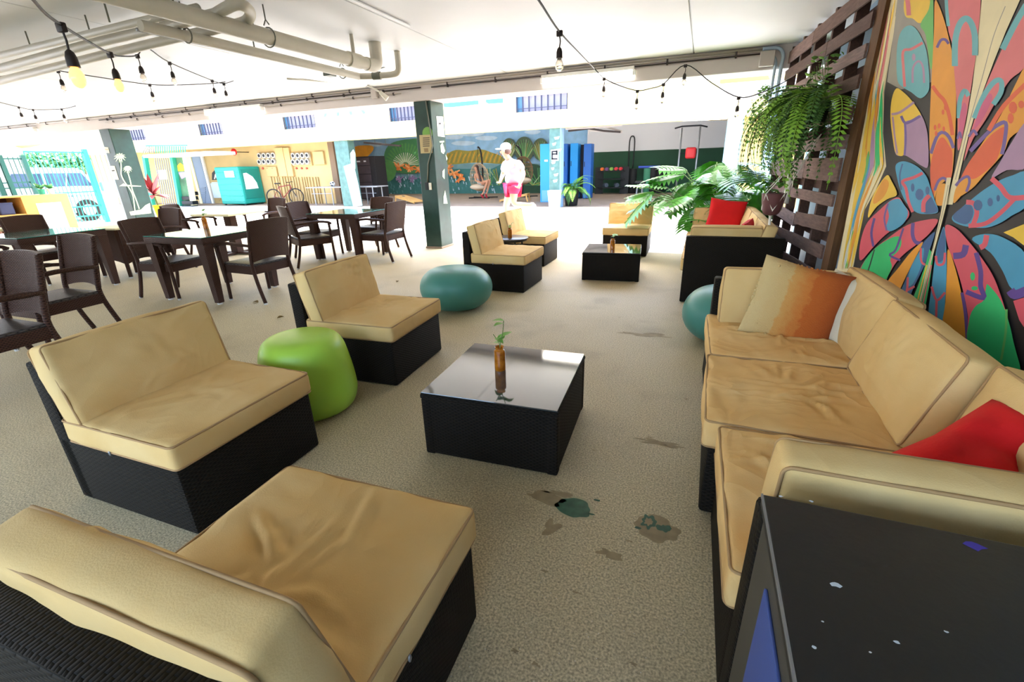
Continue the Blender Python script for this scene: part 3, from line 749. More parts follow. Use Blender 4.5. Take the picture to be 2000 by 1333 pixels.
cafe_table('cream topped cafe table at the far left picture edge', (-9.60, 3.20, 0), 0.2)
# square wicker side table with arched panels
t = thing('wicker_side_table', 'tall wicker side table with arched lower edges and a cream top', 'table', (-8.02, 4.36, 0), 0.10)
def arch_panel(L, z0, z1, rise, th=0.02):
    N = 10; lo = [(-L + 2 * L * i / N, z0 + rise * math.sin(PI * i / N)) for i in range(N + 1)]
    return lo + [(L, z1), (-L, z1)]
for k in range(4):
    R4 = Matrix.Rotation(k * PI / 2, 4, 'Z')
    b = MB(); b.prism([R4 @ Vector((x, -0.27, z)) for (x, z) in arch_panel(0.27, 0.20, 0.70, 0.06)], R4 @ Vector((0, 0.02, 0))); b.build('side_panel', M_WICKB, t)
for sx in (-1, 1):
    for sy in (-1, 1):
        lg = MB().obar((sx * 0.262, sy * 0.262, 0.02), (sx * 0.255, sy * 0.255, 0.70), 0.045, 0.045).build('leg', M_WICKB, t)
        MB().cyl((sx * 0.262, sy * 0.262, 0), (sx * 0.262, sy * 0.262, 0.02), 0.02).build('foot_cap', M_FOOT, lg)
MB().bbox(-0.29, -0.29, 0.70, 0.29, 0.29, 0.73, 0.008).build('tabletop', M_CREAMTOP, t)
# ================================================================ PIPES, CONDUITS, LAMPS
M_PIPEW = mat('white_pipe_paint', (206, 200, 184), 0.45, vary=0.05, vscale=3)
M_ROD = mat('hanger_rod', (120, 122, 110), 0.5, metal=0.5)
M_COND = mat('conduit_paint', (196, 186, 178), 0.5)
M_DARKPIPE = mat('dark_cable', (66, 56, 54), 0.6)
def hanger(px, y, z, r, parent):
    b = MB(); b.tube([(px + (r + .012) * math.cos(a), y, z + (r + .012) * math.sin(a)) for a in [k * 2 * PI / 16 for k in range(16)]], 0.006, 5, closed=True)
    b.tube([(px - 0.03, y, z + r + 0.03), (px, y, z + r + 0.07), (px + 0.03, y, z + r + 0.03)], 0.006, 5)
    b.cyl((px, y, z + r + 0.06), (px, y, CZ), 0.006, n=6)
    b.build('hanger', M_ROD, parent, smooth=True)
# main drain pipe along the hall
p1 = G(200, 0, 2.50); p2 = G(728, 128, 2.50)
X1 = -3.60
t = thing('ceiling_pipe', 'thick white drain pipe hung below the ceiling ending in an upturned elbow', 'pipe', (0, 0, 0))
MB().tube([(X1 - 0.15, -3.1, 2.50), (X1 - 0.05, 2.2, 2.50), (X1 + 0.03, 4.86, 2.50)], 0.062, 20).build('pipe_run', M_PIPEW, t, smooth=True, angle=SM)
MB().tube(smoothpath([(X1 + 0.03, 4.80, 2.50), (X1 + 0.03, 4.92, 2.50), (X1 + 0.03, 4.99, 2.54), (X1 + 0.03, 5.0, 2.64), (X1 + 0.03, 5.0, CZ)], 5), 0.068, 16).build('elbow', M_PIPEW, t, smooth=True, angle=SM)
MB().cyl((X1 + 0.02, 4.62, 2.50), (X1 + 0.02, 4.62, CZ), 0.02, n=10).build('riser', M_PIPEW, t, smooth=True, angle=SM)
MB().cyl((X1 + 0.02, 4.52, 2.50), (X1 + 0.025, 4.70, 2.50), 0.072, n=20).build('coupling', M_PIPEW, t, smooth=True, angle=SM)
for y in (1.2, 3.55): hanger(X1 - 0.02, y, 2.50, 0.062, t)
t = thing('ceiling_pipe', 'second white pipe left of the thick drain pipe with a lever valve', 'pipe', (0, 0, 0))
X2 = -4.17
MB().tube([(X2 - 0.01, 2.85, 2.50), (X2, 3.0, 2.50), (X2 + 0.05, 5.35, 2.50)], 0.042, 16).build('pipe_run', M_PIPEW, t, smooth=True, angle=SM)
MB().tube(smoothpath([(X2 + 0.05, 5.35, 2.50), (X2 + 0.2, 5.42, 2.50), (X2 + 0.46, 5.46, 2.50), (X2 + 0.56, 5.46, 2.52), (X2 + 0.58, 5.46, 2.60), (X2 + 0.58, 5.46, CZ)], 5), 0.036, 12).build('elbow', M_PIPEW, t, smooth=True)
v = MB(); v.cyl((X2 + 0.22, 5.42, 2.50), (X2 + 0.32, 5.44, 2.50), 0.046, n=12); v.cyl((X2 + 0.27, 5.43, 2.50), (X2 + 0.27, 5.43, 2.56), 0.012, n=8); v.obar((X2 + 0.27, 5.43, 2.565), (X2 + 0.42, 5.40, 2.575), 0.02, 0.008)
v.build('valve', M_ROD, t, smooth=True, angle=SM)
for y in (3.2, 5.1): hanger(X2 + 0.02, y, 2.50, 0.042, t)
t = thing('ceiling_pipe', 'thin pipe with clips running just right of the second white pipe', 'pipe', (0, 0, 0))
MB().tube([(X1 - 0.245, 2.55, 2.52), (X1 - 0.24, 2.8, 2.52), (X1 - 0.17, 4.25, 2.52)], 0.014, 8).build('pipe_run', M_PIPEW, t, smooth=True)
v = MB(); v.cyl((X1 - 0.20, 4.0, 2.52), (X1 - 0.19, 4.12, 2.52), 0.024, n=10); v.obar((X1 - 0.2, 4.2, 2.54), (X1 - 0.06, 4.28, 2.55), 0.03, 0.01); v.build('valve', M_ROD, t)
for y in (2.9, 3.6): MB().cyl((X1 - 0.225, y, 2.52), (X1 - 0.225, y, CZ), 0.008, n=6).build('hanger', M_ROD, t)
t = thing('ceiling_pipe', 'thin grey conduit left of the second white pipe ending at a small box', 'pipe', (0, 0, 0))
MB().tube([(X2 - 0.142, 2.9, 2.50), (X2 - 0.14, 3.0, 2.50), (X2 - 0.08, 4.95, 2.50)], 0.013, 8).build('pipe_run', M_GREYMETAL, t, smooth=True)
MB().bbox(X2 - 0.13, 4.93, 2.46, X2 - 0.03, 5.05, 2.55, 0.006).build('end_box', M_ROD, t)
for y in (2.7, 3.3, 4.0): MB().cyl((X2 - 0.12, y, 2.50), (X2 - 0.12, y, CZ), 0.007, n=6).build('hanger', M_ROD, t)
# crossing pipes with a loop
t = thing('ceiling_pipe', 'white pipe crossing the hall and turning back in a rounded loop', 'pipe', (0, 0, 0))
q = [G(-60, 150, 2.58), G(170, 88, 2.58), G(420, 28, 2.58), G(462, 8, 2.58), G(488, 22, 2.58), G(480, 42, 2.58), G(440, 52, 2.58), G(380, 66, 2.58), G(200, 108, 2.58), G(-80, 178, 2.58)]
pts = [q[0], q[1], q[2]] + smoothpath([q[2], q[3], q[4], q[5], q[6]], 6)[1:-1] + [q[6], q[7]]
MB().tube([q[0], q[1], q[2]] + smoothpath([q[2], q[3], q[4], q[5], q[6]], 6)[1:] + [q[7], q[8], q[9]], 0.040, 16).build('pipe_run', M_PIPEW, t, smooth=True)
t = thing('ceiling_pipe', 'straight white pipe crossing the hall behind the looped pipe', 'pipe', (0, 0, 0))
a_, b_ = G(-80, 128, 2.6), G(292, 38, 2.6)
MB().tube([a_, b_, b_ + (b_ - a_).normalized() * 0.6], 0.030, 14).build('pipe_run', M_PIPEW, t, smooth=True)
for f_ in (0.45, 0.75):
    c_ = a_.lerp(b_, f_); MB().cyl(c_, (c_.x, c_.y, CZ), 0.007, n=6).build('hanger', M_ROD, t)
# surface conduits on the ceiling
t = thing('ceiling_conduit', 'white surface conduit across the ceiling right of the drain pipe', 'conduit', (0, 0, 0))
MB().tube([(X1 + 0.75, -3.0, CZ - 0.012), (X1 + 0.75, 4.6, CZ - 0.012)], 0.011, 8).build('tube', M_CEIL, t, smooth=True)
# conduits along the beam
def beam_run(label, z, r, x0, x1, m, y=7.44, extra=None):
    t = thing('beam_conduit', label, 'conduit', (0, 0, 0), 0, 'conduits along the beam')
    MB().tube([(x0, y, z), (x1, y, z)], r, 8).build('tube', m, t, smooth=True)
    b = MB(); x = x0 + 0.3
    cl = []
    while x < x1 and len(cl) < 16:
        c = MB().bbox(x - 0.012, y - r - 0.004, z - r - 0.012, x + 0.012, 7.462, z + r + 0.012, 0.003, seg=1).build('clip', M_DARKPIPE, t); cl.append(c)
        x += 0.85
    return t
beam_run('uppermost pale conduit along the beam', 2.715, 0.018, -19, 0.70, M_COND)
beam_run('dark cable clipped along the beam right of the green column', 2.655, 0.009, -4.3, 0.62, M_DARKPIPE)
beam_run('dark cable clipped along the beam left of the green column', 2.665, 0.010, -13.2, -4.5, M_DARKPIPE)
beam_run('thin brown conduit low on the beam left of the column', 2.61, 0.008, -13.0, -4.9, M_COND)
beam_run('middle pale conduit on the beam right of the green column', 2.685, 0.012, -4.3, 0.70, M_COND)
t = thing('wall_conduit', 'two pale conduits bending down at the right end of the beam', 'conduit', (0, 0, 0))
MB().tube(smoothpath([(0.55, 7.43, 2.705), (0.72, 7.43, 2.70), (0.79, 7.43, 2.62), (0.79, 7.43, 2.45), (0.79, 7.43, 1.9)], 5), 0.022, 10).build('tube', mat('bluish_conduit', (176, 196, 212), 0.5), t, smooth=True)
MB().tube(smoothpath([(0.60, 7.43, 2.62), (0.68, 7.43, 2.61), (0.72, 7.43, 2.54), (0.72, 7.43, 2.4), (0.72, 7.43, 1.9)], 5), 0.018, 10).build('tube', MATS['bluish_conduit'], t, smooth=True)
MB().tube(smoothpath([(-3.55, 5.7, CZ - 0.02), (-4.3, 7.2, CZ - 0.02), (-4.44, 7.43, CZ - 0.05), (-4.45, 7.45, 2.5)], 5), 0.016, 8)
def jbox(px, py, w, h, label):
    p = AY(px, py, 7.42); o = MB().bbox(-w / 2, -0.04, -h / 2, w / 2, 0.04, h / 2, 0.006)
    t = thing('junction_box', label, 'box', p)
    o.build('box', M_COND, t); MB().bbox(-w / 2 + .006, -0.046, -h / 2 + .006, w / 2 - .006, -0.04, h / 2 - .006, 0.002, seg=1).build('cover', M_COND, t)
jbox(732, 183, 0.12, 0.14, 'small pale junction box on the beam left of the column')
jbox(1498, 115, 0.17, 0.17, 'pale junction box near the right end of the beam')
t = thing('floodlight', 'small white floodlight on a bent arm beside the beam box', 'lamp', (0, 0, 0))
f0 = AY(700, 165, 7.2); f1 = AY(742, 180, 7.2)
MB().tube(smoothpath([f0 + Vector((-0.35, -1.2, -0.05)), f0, f0.lerp(f1, .5) + Vector((0, 0, 0.03)), f1], 5), 0.014, 8).build('arm', M_PIPEW, t, smooth=True)
MB().cyl(f1, f1 + Vector((0.10, 0.05, -0.10)), 0.03, 0.045, 12).build('head', M_PIPEW, t, smooth=True, angle=SM)
# fluorescent battens on the beam
M_TUBE = mat('lit_tube', (255, 255, 250), 0.4, emit=(255, 250, 240), estr=9.0)
def batten(xa, xb, z, label):
    t = thing('fluorescent_batten', label, 'lamp', (0, 0, 0), 0, 'fluorescent battens along the beam')
    MB().bbox(xa, 7.36, z + 0.03, xb, 7.455, z + 0.075, 0.006).build('housing', M_WHITE, t)
    MB().tube([(xa + 0.02, 7.40, z), (xb - 0.02, 7.40, z)], 0.028, 12).build('tube', M_TUBE, t, smooth=True)
    for x in (xa, xb): MB().bbox(x - 0.02, 7.365, z - 0.035, x + 0.02, 7.44, z + 0.035, 0.006).build('lamp_holder', M_WHITE, t)
batten(-2.38, -1.03, 2.58, 'lit fluorescent batten on the beam right of the green column')
batten(-9.6, -8.05, 2.58, 'lit fluorescent batten on the beam between the two green columns')
batten(-17.7, -15.8, 2.58, 'lit fluorescent batten on the beam at the far left')
# ---- string lights
M_CORD = mat('black_cord', (24, 20, 20), 0.6)
M_SOCK = mat('black_socket', (38, 26, 24), 0.5)
M_BULB = mat('warm_bulb', (255, 190, 110), 0.1, emit=(255, 158, 60), estr=3.5)
M_BULBOFF = mat('clear_bulb', (250, 236, 220), 0.05, trans=0.9, ior=1.2)
def string_light(label, cord, drops, sag=0.0):
    """cord: points; drops: (point on cord, scale, lit)"""
    t = thing('string_light', label, 'string light', (0, 0, 0), 0, 'festoon string lights')
    MB().tube(smoothpath(cord, 5), 0.0065, 6).build('cord', M_CORD, t, smooth=True)
    for (p, lit) in drops:
        p = Vector(p); b = MB()
        b.bbox(p.x - 0.022, p.y - 0.012, p.z - 0.03, p.x + 0.022, p.y + 0.012, p.z + 0.008, 0.005)
        b.tube([p + Vector((0, 0, -0.02)), p + Vector((0.006, 0, -0.06)), p + Vector((0, 0, -0.10))], 0.005, 6)
        b.lathe([(0.006, -0.095), (0.016, -0.105), (0.022, -0.125), (0.024, -0.165)], 12, Matrix.Translation(p))
        s = b.build('socket', M_SOCK, t, smooth=True, angle=SM)
        MB().lathe(smoothpath([Vector((0.012, -0.163)), Vector((0.022, -0.18)), Vector((0.03, -0.205)), Vector((0.026, -0.232)), Vector((0.012, -0.247)), Vector((0.001, -0.25))], 3), 12, Matrix.Translation(p)).build('bulb', M_BULB if lit else M_BULBOFF, s, smooth=True)
    return t
def on(px, py, Y):
    p = AY(px, py, Y); return p if p.z < CZ - 0.03 else G(px, py, CZ - 0.03)
A = [on(20, -60, 0.9), on(65, 0, 1.15), on(118, 48, 1.5), on(214, 104, 2.5), on(240, 110, 3.0), on(268, 108, 3.7), on(286, 93, 4.4), on(331, 122, 5.2), on(414, 157, 6.6), on(437, 163, 7.0), on(456, 158, 7.35)]
string_light('nearest string of bulbs sweeping across the upper left corner', A, [(A[2], 1), (A[3], 1), (A[5], 0), (A[7], 0), (A[8], 0), (A[9], 0)])
B = [on(-60, 165, 4.0), on(0, 150, 4.3), on(98, 134, 4.8), on(113, 138, 4.95), on(200, 152, 5.5), on(292, 165, 6.1), on(350, 166, 6.6), on(415, 163, 7.1), on(440, 160, 7.35)]
string_light('string of bulbs under the crossing pipes at upper left', B, [(B[3], 0), (B[5], 0)])
Cc = [on(-40, 190, 5.2), on(36, 209, 5.9), on(64, 214, 6.2), on(120, 213, 6.7), on(148, 207, 7.3)]
string_light('short string of three small bulbs at the far left', Cc, [(Cc[1], 0), (Cc[2], 0), (Cc[3], 0)])
D = [on(1020, -40, 2.4), on(1052, 0, 2.75), on(1093, 62, 3.7), on(1130, 102, 5.2), on(1161, 134, 7.3)]
string_light('single bulb string running over the middle of the lounge', D, [(D[2], 0)])
E_ = [on(1161, 134, 7.3), on(1180, 153, 7.33), on(1212, 168, 7.33), on(1245, 177, 7.33), on(1270, 173, 7.33), on(1296, 164, 7.33), on(1339, 127, 7.33), on(1390, 162, 7.33), on(1443, 190, 7.25), on(1490, 180, 7.1), on(1540, 156, 6.9)]
string_light('string of five bulbs drooping below the right half of the beam', E_, [(E_[1], 0), (E_[3], 0), (E_[5], 0), (E_[6], 0), (E_[8], 0)])
# ================================================================ RIGHT WALL: TRELLIS, CANVAS, PLANTS
def plane_hit(px, py, P0, N):
    r = ray(px, py); P0 = Vector(P0); N = Vector(N); return EYE + r * ((P0 - EYE).dot(N) / r.dot(N))
# ---- pallet trellis: stands a little askew to the wall
TO = Vector((1.10, 4.55, 0)); TD = Vector((-0.075, 1.0, 0)).normalized(); TN = Vector((-TD.y, TD.x, 0))   # TN points into the room
woods = [mat('pallet_wood_%d' % i, c, 0.8, vary=0.25, vscale=4, bump=0.5, bscale=14, stretch=(14, 1.4, 14)) for i, c in enumerate([(118, 92, 84), (104, 78, 68), (92, 68, 60), (126, 104, 98), (84, 58, 48)])]
M_POST = mat('stained_post', (96, 62, 30), 0.7, vary=0.3, vscale=5, bump=0.3, bscale=20, stretch=(10, 10, 1))
t = thing('pallet_trellis', 'dark weathered pallet wood trellis covering the wall beside the canvas', 'trellis', TO, 0)
def tp(s, z, o=0.0): return TD * s + TN * o + Vector((0, 0, z))
def plank(s0, s1, z, h, o, m, tilt=0.0, name='plank', th=0.018):
    a = tp(s0, z, o); b = tp(s1, z + tilt, o); q = MB(); n = 6; vs = []; fs = []
    for k in range(n + 1):
        p = a.lerp(b, k / n); j0 = noise.noise(Vector((p.y * 5, z * 9, 1))) * 0.008; j1 = noise.noise(Vector((p.y * 5, z * 9, 7))) * 0.008
        w = noise.noise(Vector((p.y * 2.5, z * 6, 3))) * 0.006
        for (dz, do) in ((j0, 0), (h + j1, 0), (h + j1, th), (j0, th)): vs.append(p + Vector((0, 0, dz)) + TN * (do + w))
    for k in range(n):
        for c in range(4): fs.append((4 * k + c, 4 * k + (c + 1) % 4, 4 * k + 4 + (c + 1) % 4, 4 * k + 4 + c))
    fs += [(3, 2, 1, 0), (4 * n, 4 * n + 1, 4 * n + 2, 4 * n + 3)]
    q.add(vs, fs).build(name, m, t)
MB().obar(tp(0.15, 0, -0.035), tp(0.17, 2.70, -0.035), 0.16, 0.06, TN).build('post', M_POST, t)
for s in (0.72, 1.30, 1.86, 2.40, 2.92): MB().obar(tp(s, 0, -0.05), tp(s, 2.70, -0.05), 0.05, 0.09, TN).build('stringer', woods[4], t)
rnd = random.Random(3)
rows = [(0.08, .11), (0.30, .115), (0.53, .12), (0.77, .125), (1.0, .10), (1.20, .19), (1.46, .11), (1.68, .10), (1.90, .105), (2.11, .10), (2.31, .11), (2.52, .13)]
for row, (z, h) in enumerate(rows):
    cut = (1.30, 1.86, 2.40, 1.30, 1.86)[row % 5]; sag = 0.05 if z < 1.0 else 0.0
    plank(0.24, cut - 0.006, z + sag * .4, h, 0.0, woods[rnd.randrange(4)], -sag + rnd.uniform(-.01, .01))
    plank(cut + 0.006, 2.98, z + rnd.uniform(-.012, .012) - sag, h, 0.0, woods[rnd.randrange(4)], sag + rnd.uniform(-.015, .015))
    if row % 2 == 0: plank(0.3, 2.9, z + h + 0.01, 0.09, -0.115, woods[4], 0, 'back_plank')
# ---- butterfly canvas: two boards leaning on the wall
CP0 = Vector((1.135, 4.45, 0)); CD = Vector((0.045, -1.0, 0)).normalized(); CN = Vector((-1, -0.045, 0)).normalized()
CN = (CN + Vector((0, 0, 0.0))).normalized()
def cpt(px, py, lift=0.0): return plane_hit(px, py, CP0, CN) + CN * lift
cv = thing('butterfly_painting', 'huge canvas painted with a multicoloured butterfly behind the sofa', 'painting', (0, 0, 0))
tl, bl = cpt(1733, 0), cpt(1637, 512)
edge_dir = (tl - bl) / (tl.z - bl.z)
def board(s_top0, s_top1, s_bot0, s_bot1, name):
    b = MB(); zt, zb = 2.70, 0.02
    def c(s, z): return Vector((CP0.x, CP0.y, 0)) + CD * s + Vector((0, 0, z))
    pts = [c(s_bot0, zb), c(s_bot1, zb), c(s_top1, zt), c(s_top0, zt)]
    b.prism([p - CN * 0.0 for p in pts], CN * -0.03); return b.build(name, mat('cream_board', (226, 208, 162), 0.6, vary=0.05, vscale=2, bump=0.1, bscale=30, stretch=(20, 20, 1)), cv)
sl_t = (cpt(1733, 0) - CP0).dot(CD) + edge_dir.dot(CD) * (2.70 - tl.z); sl_b = (bl - CP0).dot(CD) + edge_dir.dot(CD) * (0.02 - bl.z)
mid_t = (cpt(1990, 0) - CP0).dot(CD); mid_b = (cpt(1835, 430) - CP0).dot(CD)
board(sl_t, mid_t + 0.02, sl_b, mid_b, 'board'); board(mid_t + 0.026, 2.75, mid_b + 0.006, 2.75, 'board')
PAL = {'dk': (36, 31, 33), 'gy': (150, 142, 130), 'ye': (232, 190, 62), 'or': (228, 152, 48), 'ro': (224, 96, 58), 'pk': (216, 112, 116), 'rd': (214, 84, 98), 'mg': (204, 92, 128), 'te': (104, 172, 178), 'bl': (66, 150, 184), 'pu': (112, 88, 150), 'mv': (168, 132, 162), 'gn': (46, 186, 108), 'lg': (104, 180, 92), 'cr': (228, 212, 168), 'nb': (58, 96, 142), 'vi': (94, 66, 140), 'wh': (222, 220, 210)}
PM = {k: mat('paint_' + k, c, 0.55, vary=0.07, vscale=5) for k, c in PAL.items()}
def Z5(p): return (1640 + p[0] / 3.3333, p[1] / 3.3333)
def Z6(p): return (1640 + p[0] / 3.3333, 350 + p[1] / 3.3333)
paint_layers = {}
LAY = [0]
def paint(col, pts, Z, sm=True):
    P = [Vector(p) for p in pts]
    if sm and len(P) > 4: P = smoothpath(P, 4, closed=True)
    LAY[0] += 1
    paint_layers.setdefault(col, []).append([cpt(*Z(p), 0.0006 + LAY[0] * 0.00006) for p in P])
def line(col, pts, w, Z):
    P = smoothpath([Vector(p) for p in pts], 4); LAY[0] += 1
    for q in stroke(P, w): paint_layers.setdefault(col, []).append([cpt(*Z(p), 0.0006 + LAY[0] * 0.00006) for p in q])
def dot(col, x, y, rx, ry, Z): paint(col, [(x + rx * math.cos(a), y + ry * math.sin(a)) for a in [k * PI / 5 for k in range(10)]], Z, False)
# dark outline of the wings, everything else is painted on it
FULL = lambda p: p
paint('dk', [(1790, -190), (1757, -30), (1740, 100), (1727, 180), (1725, 260), (1731, 325), (1711, 371), (1689, 410), (1677, 469), (1664, 535), (1700, 600), (1800, 690), (2000, 790), (2060, 820), (2060, -190)], FULL, False)
paint('gy', [(1788, -185), (1757, -30), (1742, 90), (1733, 160), (1760, 175), (1822, 160), (1822, -30), (1850, -185)], FULL, False)
# streaked border at the left
rs = random.Random(11)
Ledge = [(1733, 0), (1690, 230), (1637, 512), (1633, 540)]; Redge = [(1757, 0), (1727, 180), (1725, 260), (1731, 325), (1690, 410), (1677, 469), (1664, 530)]
def onpath(P, y):
    for a, b in zip(P[:-1], P[1:]):
        if a[1] <= y <= b[1]: return a[0] + (b[0] - a[0]) * (y - a[1]) / (b[1] - a[1])
    return P[-1][0]
for k in range(46):
    y0 = rs.uniform(-10, 470); y1 = min(525, y0 + rs.uniform(60, 260)); f = rs.uniform(0.06, 0.94); w = rs.uniform(.04, .13)
    col = rs.choice(['ye', 'te', 'lg', 'pk', 'bl', 'or', 'gn', 'ye', 'mv', 'wh', 'cr', 'ye']) if y0 > 120 else rs.choice(['cr', 'te', 'pk', 'cr', 'ye'])
    L = []; Rr = []
    for j in range(9):
        y = y0 + (y1 - y0) * j / 8; a = onpath(Ledge, max(0, y)); c = onpath(Redge, max(0, y)); ww = w * math.sin(PI * (j + .3) / 8.6)
        L.append((a + (c - a) * max(0.01, f - ww), y)); Rr.append((a + (c - a) * min(.99, f + ww), y))
    paint(col, L + Rr[::-1], FULL, False)
# body
paint('cr', [(1010, -620), (935, -60), (930, 0), (900, 300), (870, 560), (830, 800), (760, 1100), (700, 1333), (740, 1333), (840, 900), (900, 700), (1010, 400), (1090, 200), (1180, 0), (1200, -60), (1400, -620)], Z5, False)
line('gy', [(1085, 40), (1010, 230), (930, 520), (850, 800), (760, 1170)], 5, Z5)
# upper left wing
paint('ye', [(430, -40), (520, -420), (640, -420), (600, -40), (615, 60), (560, 130), (520, 150), (480, 120), (430, 100)], Z5)
paint('lg', [(598, -40), (615, 0), (612, 380), (595, 440), (565, 230), (530, 160), (585, 60)], Z5)
line('pk', [(440, -30), (450, 30), (455, 100)], 30, Z5)
paint('te', [(380, 520), (375, 350), (390, 240), (420, 185), (460, 165), (500, 185), (540, 250), (570, 330), (585, 440), (590, 540), (580, 600), (530, 640), (470, 600), (420, 570)], Z5)
line('pk', [(428, 565), (420, 450), (418, 335), (470, 320), (545, 278)], 18, Z5)
line('mv', [(480, 540), (483, 440), (520, 398), (548, 440), (555, 540)], 14, Z5); dot('mv', 487, 372, 12, 24, Z5)
paint('mv', [(345, 640), (375, 575), (420, 600), (470, 650), (520, 720), (560, 800), (580, 900), (582, 1080), (540, 1080), (480, 1040), (430, 1012), (372, 1008), (350, 900), (335, 760)], Z5)
paint('ye', [(345, 640), (375, 575), (420, 600), (470, 650), (520, 720), (530, 755), (470, 780), (430, 800), (425, 900), (422, 1008), (372, 1000), (350, 900), (335, 760)], Z5)
line('mv', [(342, 745), (400, 730), (490, 665)], 16, Z5); line('pu', [(405, 755), (430, 800), (470, 790), (530, 755)], 18, Z5); line('pu', [(430, 800), (435, 900), (428, 1010)], 14, Z5); line('mv', [(350, 760), (365, 900), (380, 1000)], 12, Z5)
paint('or', [(625, 10), (650, 30), (690, 140), (720, 260), (745, 380), (760, 520), (765, 700), (755, 950), (735, 1150), (690, 1180), (645, 1230), (612, 1320), (600, 1100), (590, 900), (600, 600), (610, 400), (620, 200)], Z5)
paint('ro', [(600, 1060), (640, 930), (680, 895), (720, 950), (742, 1000), (735, 1150), (700, 1170), (660, 1165), (632, 1210), (612, 1310), (598, 1180)], Z5)
line('pu', [(600, 1000), (640, 890), (680, 862), (720, 895), (748, 965)], 22, Z5); line('ro', [(610, 560), (650, 615), (690, 660), (722, 760), (742, 880)], 24, Z5)
line('vi', [(640, 310), (665, 262), (695, 258), (716, 285)], 18, Z5); line('pu', [(625, 1240), (650, 1180), (685, 1160), (715, 1190)], 18, Z5)
paint('or', [(632, 1330), (645, 1230), (680, 1195), (708, 1215), (705, 1280), (690, 1333)], Z5)
for (x, y) in [(680, 730), (695, 700), (628, 830), (655, 820), (685, 840), (635, 870)]: dot('ro', x, y, 9, 18, Z5)
paint('pk', [(690, -40), (700, -300), (800, -520), (930, -420), (928, -40), (920, 120), (905, 250), (890, 400), (860, 600), (830, 780), (792, 960), (775, 960), (776, 800), (765, 600), (752, 450), (742, 300), (715, 200), (700, 80)], Z5)
line('te', [(758, 430), (760, 270), (785, 165), (825, 120), (862, 145), (888, 230), (890, 360)], 40, Z5); line('te', [(785, 770), (790, 660), (820, 590), (848, 625)], 30, Z5); line('te', [(700, -30), (705, 60), (715, 170)], 22, Z5)
paint('mg', [(785, 930), (790, 760), (815, 670), (836, 695), (828, 780), (800, 910)], Z5); line('pu', [(775, 905), (790, 860), (800, 900)], 14, Z5)
# upper right wing
paint('pk', [(1230, 60), (1230, 400), (1120, 520), (1040, 640), (960, 780), (880, 900), (830, 1020), (818, 1040), (850, 900), (900, 740), (960, 560), (1030, 400), (1100, 250), (1160, 150)], Z5)
line('te', [(1225, 30), (1150, 160), (1070, 320)], 40, Z5); line('te', [(885, 770), (950, 620), (1020, 530), (1062, 530), (1060, 600), (1010, 680)], 34, Z5)
paint('mg', [(878, 840), (930, 690), (985, 610), (1003, 645), (950, 760), (900, 830)], Z5); line('pu', [(850, 890), (880, 850), (905, 880)], 18, Z5)
paint('or', [(1230, 440), (1230, 780), (1120, 900), (1075, 1000), (960, 1130), (870, 1230), (765, 1285), (800, 1160), (860, 1050), (960, 900), (1060, 750), (1150, 560)], Z5)
paint('ro', [(1090, 830), (1060, 960), (1020, 1060), (900, 1160), (830, 1160), (788, 1185), (850, 1060), (950, 930), (1020, 860)], Z5)
line('pu', [(860, 985), (960, 880), (1030, 820), (1092, 800), (1088, 900), (1068, 1005)], 26, Z5); line('ro', [(980, 850), (1080, 690), (1225, 545)], 30, Z5); line('pu', [(765, 1210), (800, 1170), (845, 1150), (855, 1190), (835, 1250)], 18, Z5)
paint('or', [(750, 1320), (765, 1230), (810, 1180), (838, 1190), (825, 1240), (780, 1300)], Z5)
dot('ro', 1140, 700, 28, 40, Z5); dot('ro', 1125, 770, 20, 35, Z5); dot('ro', 1195, 680, 20, 26, Z5)
paint('mv', [(1230, 800), (1230, 1080), (1100, 1108), (1000, 1160), (1060, 1050), (1130, 930)], Z5)
paint('bl', [(1230, -40), (1230, 165), (1130, 240), (1050, 290), (960, 318), (860, 312), (800, 300), (750, 275), (745, 240), (800, 190), (860, 140), (950, 70), (1050, 10), (1140, -25)], Z6)
paint('nb', [(760, 270), (750, 235), (800, 190), (850, 160), (880, 200), (870, 260), (830, 295)], Z6)
line('rd', [(1000, -5), (1060, 50), (1120, 120), (1225, 118)], 34, Z6); line('rd', [(1160, 120), (1060, 220), (960, 290), (850, 305)], 28, Z6); line('rd', [(835, 150), (885, 160), (905, 220), (880, 300)], 32, Z6)
for (x, y, a, b_) in [(912, 170, 30, 36), (992, 150, 18, 28), (1045, 125, 12, 22)]: dot('nb', x, y, a, b_, Z6)
# middle left
paint('bl', [(372, -85), (400, -112), (450, -112), (520, -78), (572, -22), (600, 50), (630, 140), (650, 215), (560, 228), (500, 212), (440, 150), (400, 60), (380, -20)], Z6)
paint('nb', [(560, 222), (570, 150), (600, 110), (630, 160), (648, 212)], Z6)
line('rd', [(550, -40), (490, -10), (418, 15), (440, 60), (458, 150), (485, 215)], 20, Z6); line('rd', [(555, 215), (558, 150), (595, 105)], 28, Z6); line('nb', [(418, -100), (400, -20), (410, 70)], 10, Z6)
for (x, y, a, b_) in [(485, 55, 12, 28), (530, 100, 28, 38), (582, 75, 14, 28)]: dot('nb', x, y, a, b_, Z6)
paint('ye', [(315, -25), (345, 10), (382, 100), (320, 130), (250, 180), (193, 252), (210, 150), (250, 60)], Z6); paint('or', [(300, 0), (330, 30), (300, 110), (240, 160), (225, 140), (260, 60)], Z6)
paint('rd', [(395, 120), (430, 170), (462, 215), (450, 260), (380, 310), (300, 370), (230, 440), (148, 530), (135, 480), (150, 380), (190, 280), (270, 200), (340, 140)], Z6)
paint('bl', [(320, 160), (390, 128), (430, 170), (455, 220), (425, 290), (345, 340), (312, 315), (330, 240)], Z6)
line('vi', [(235, 255), (215, 350), (228, 440)], 16, Z6); line('pu', [(325, 160), (300, 250), (315, 335)], 12, Z6)
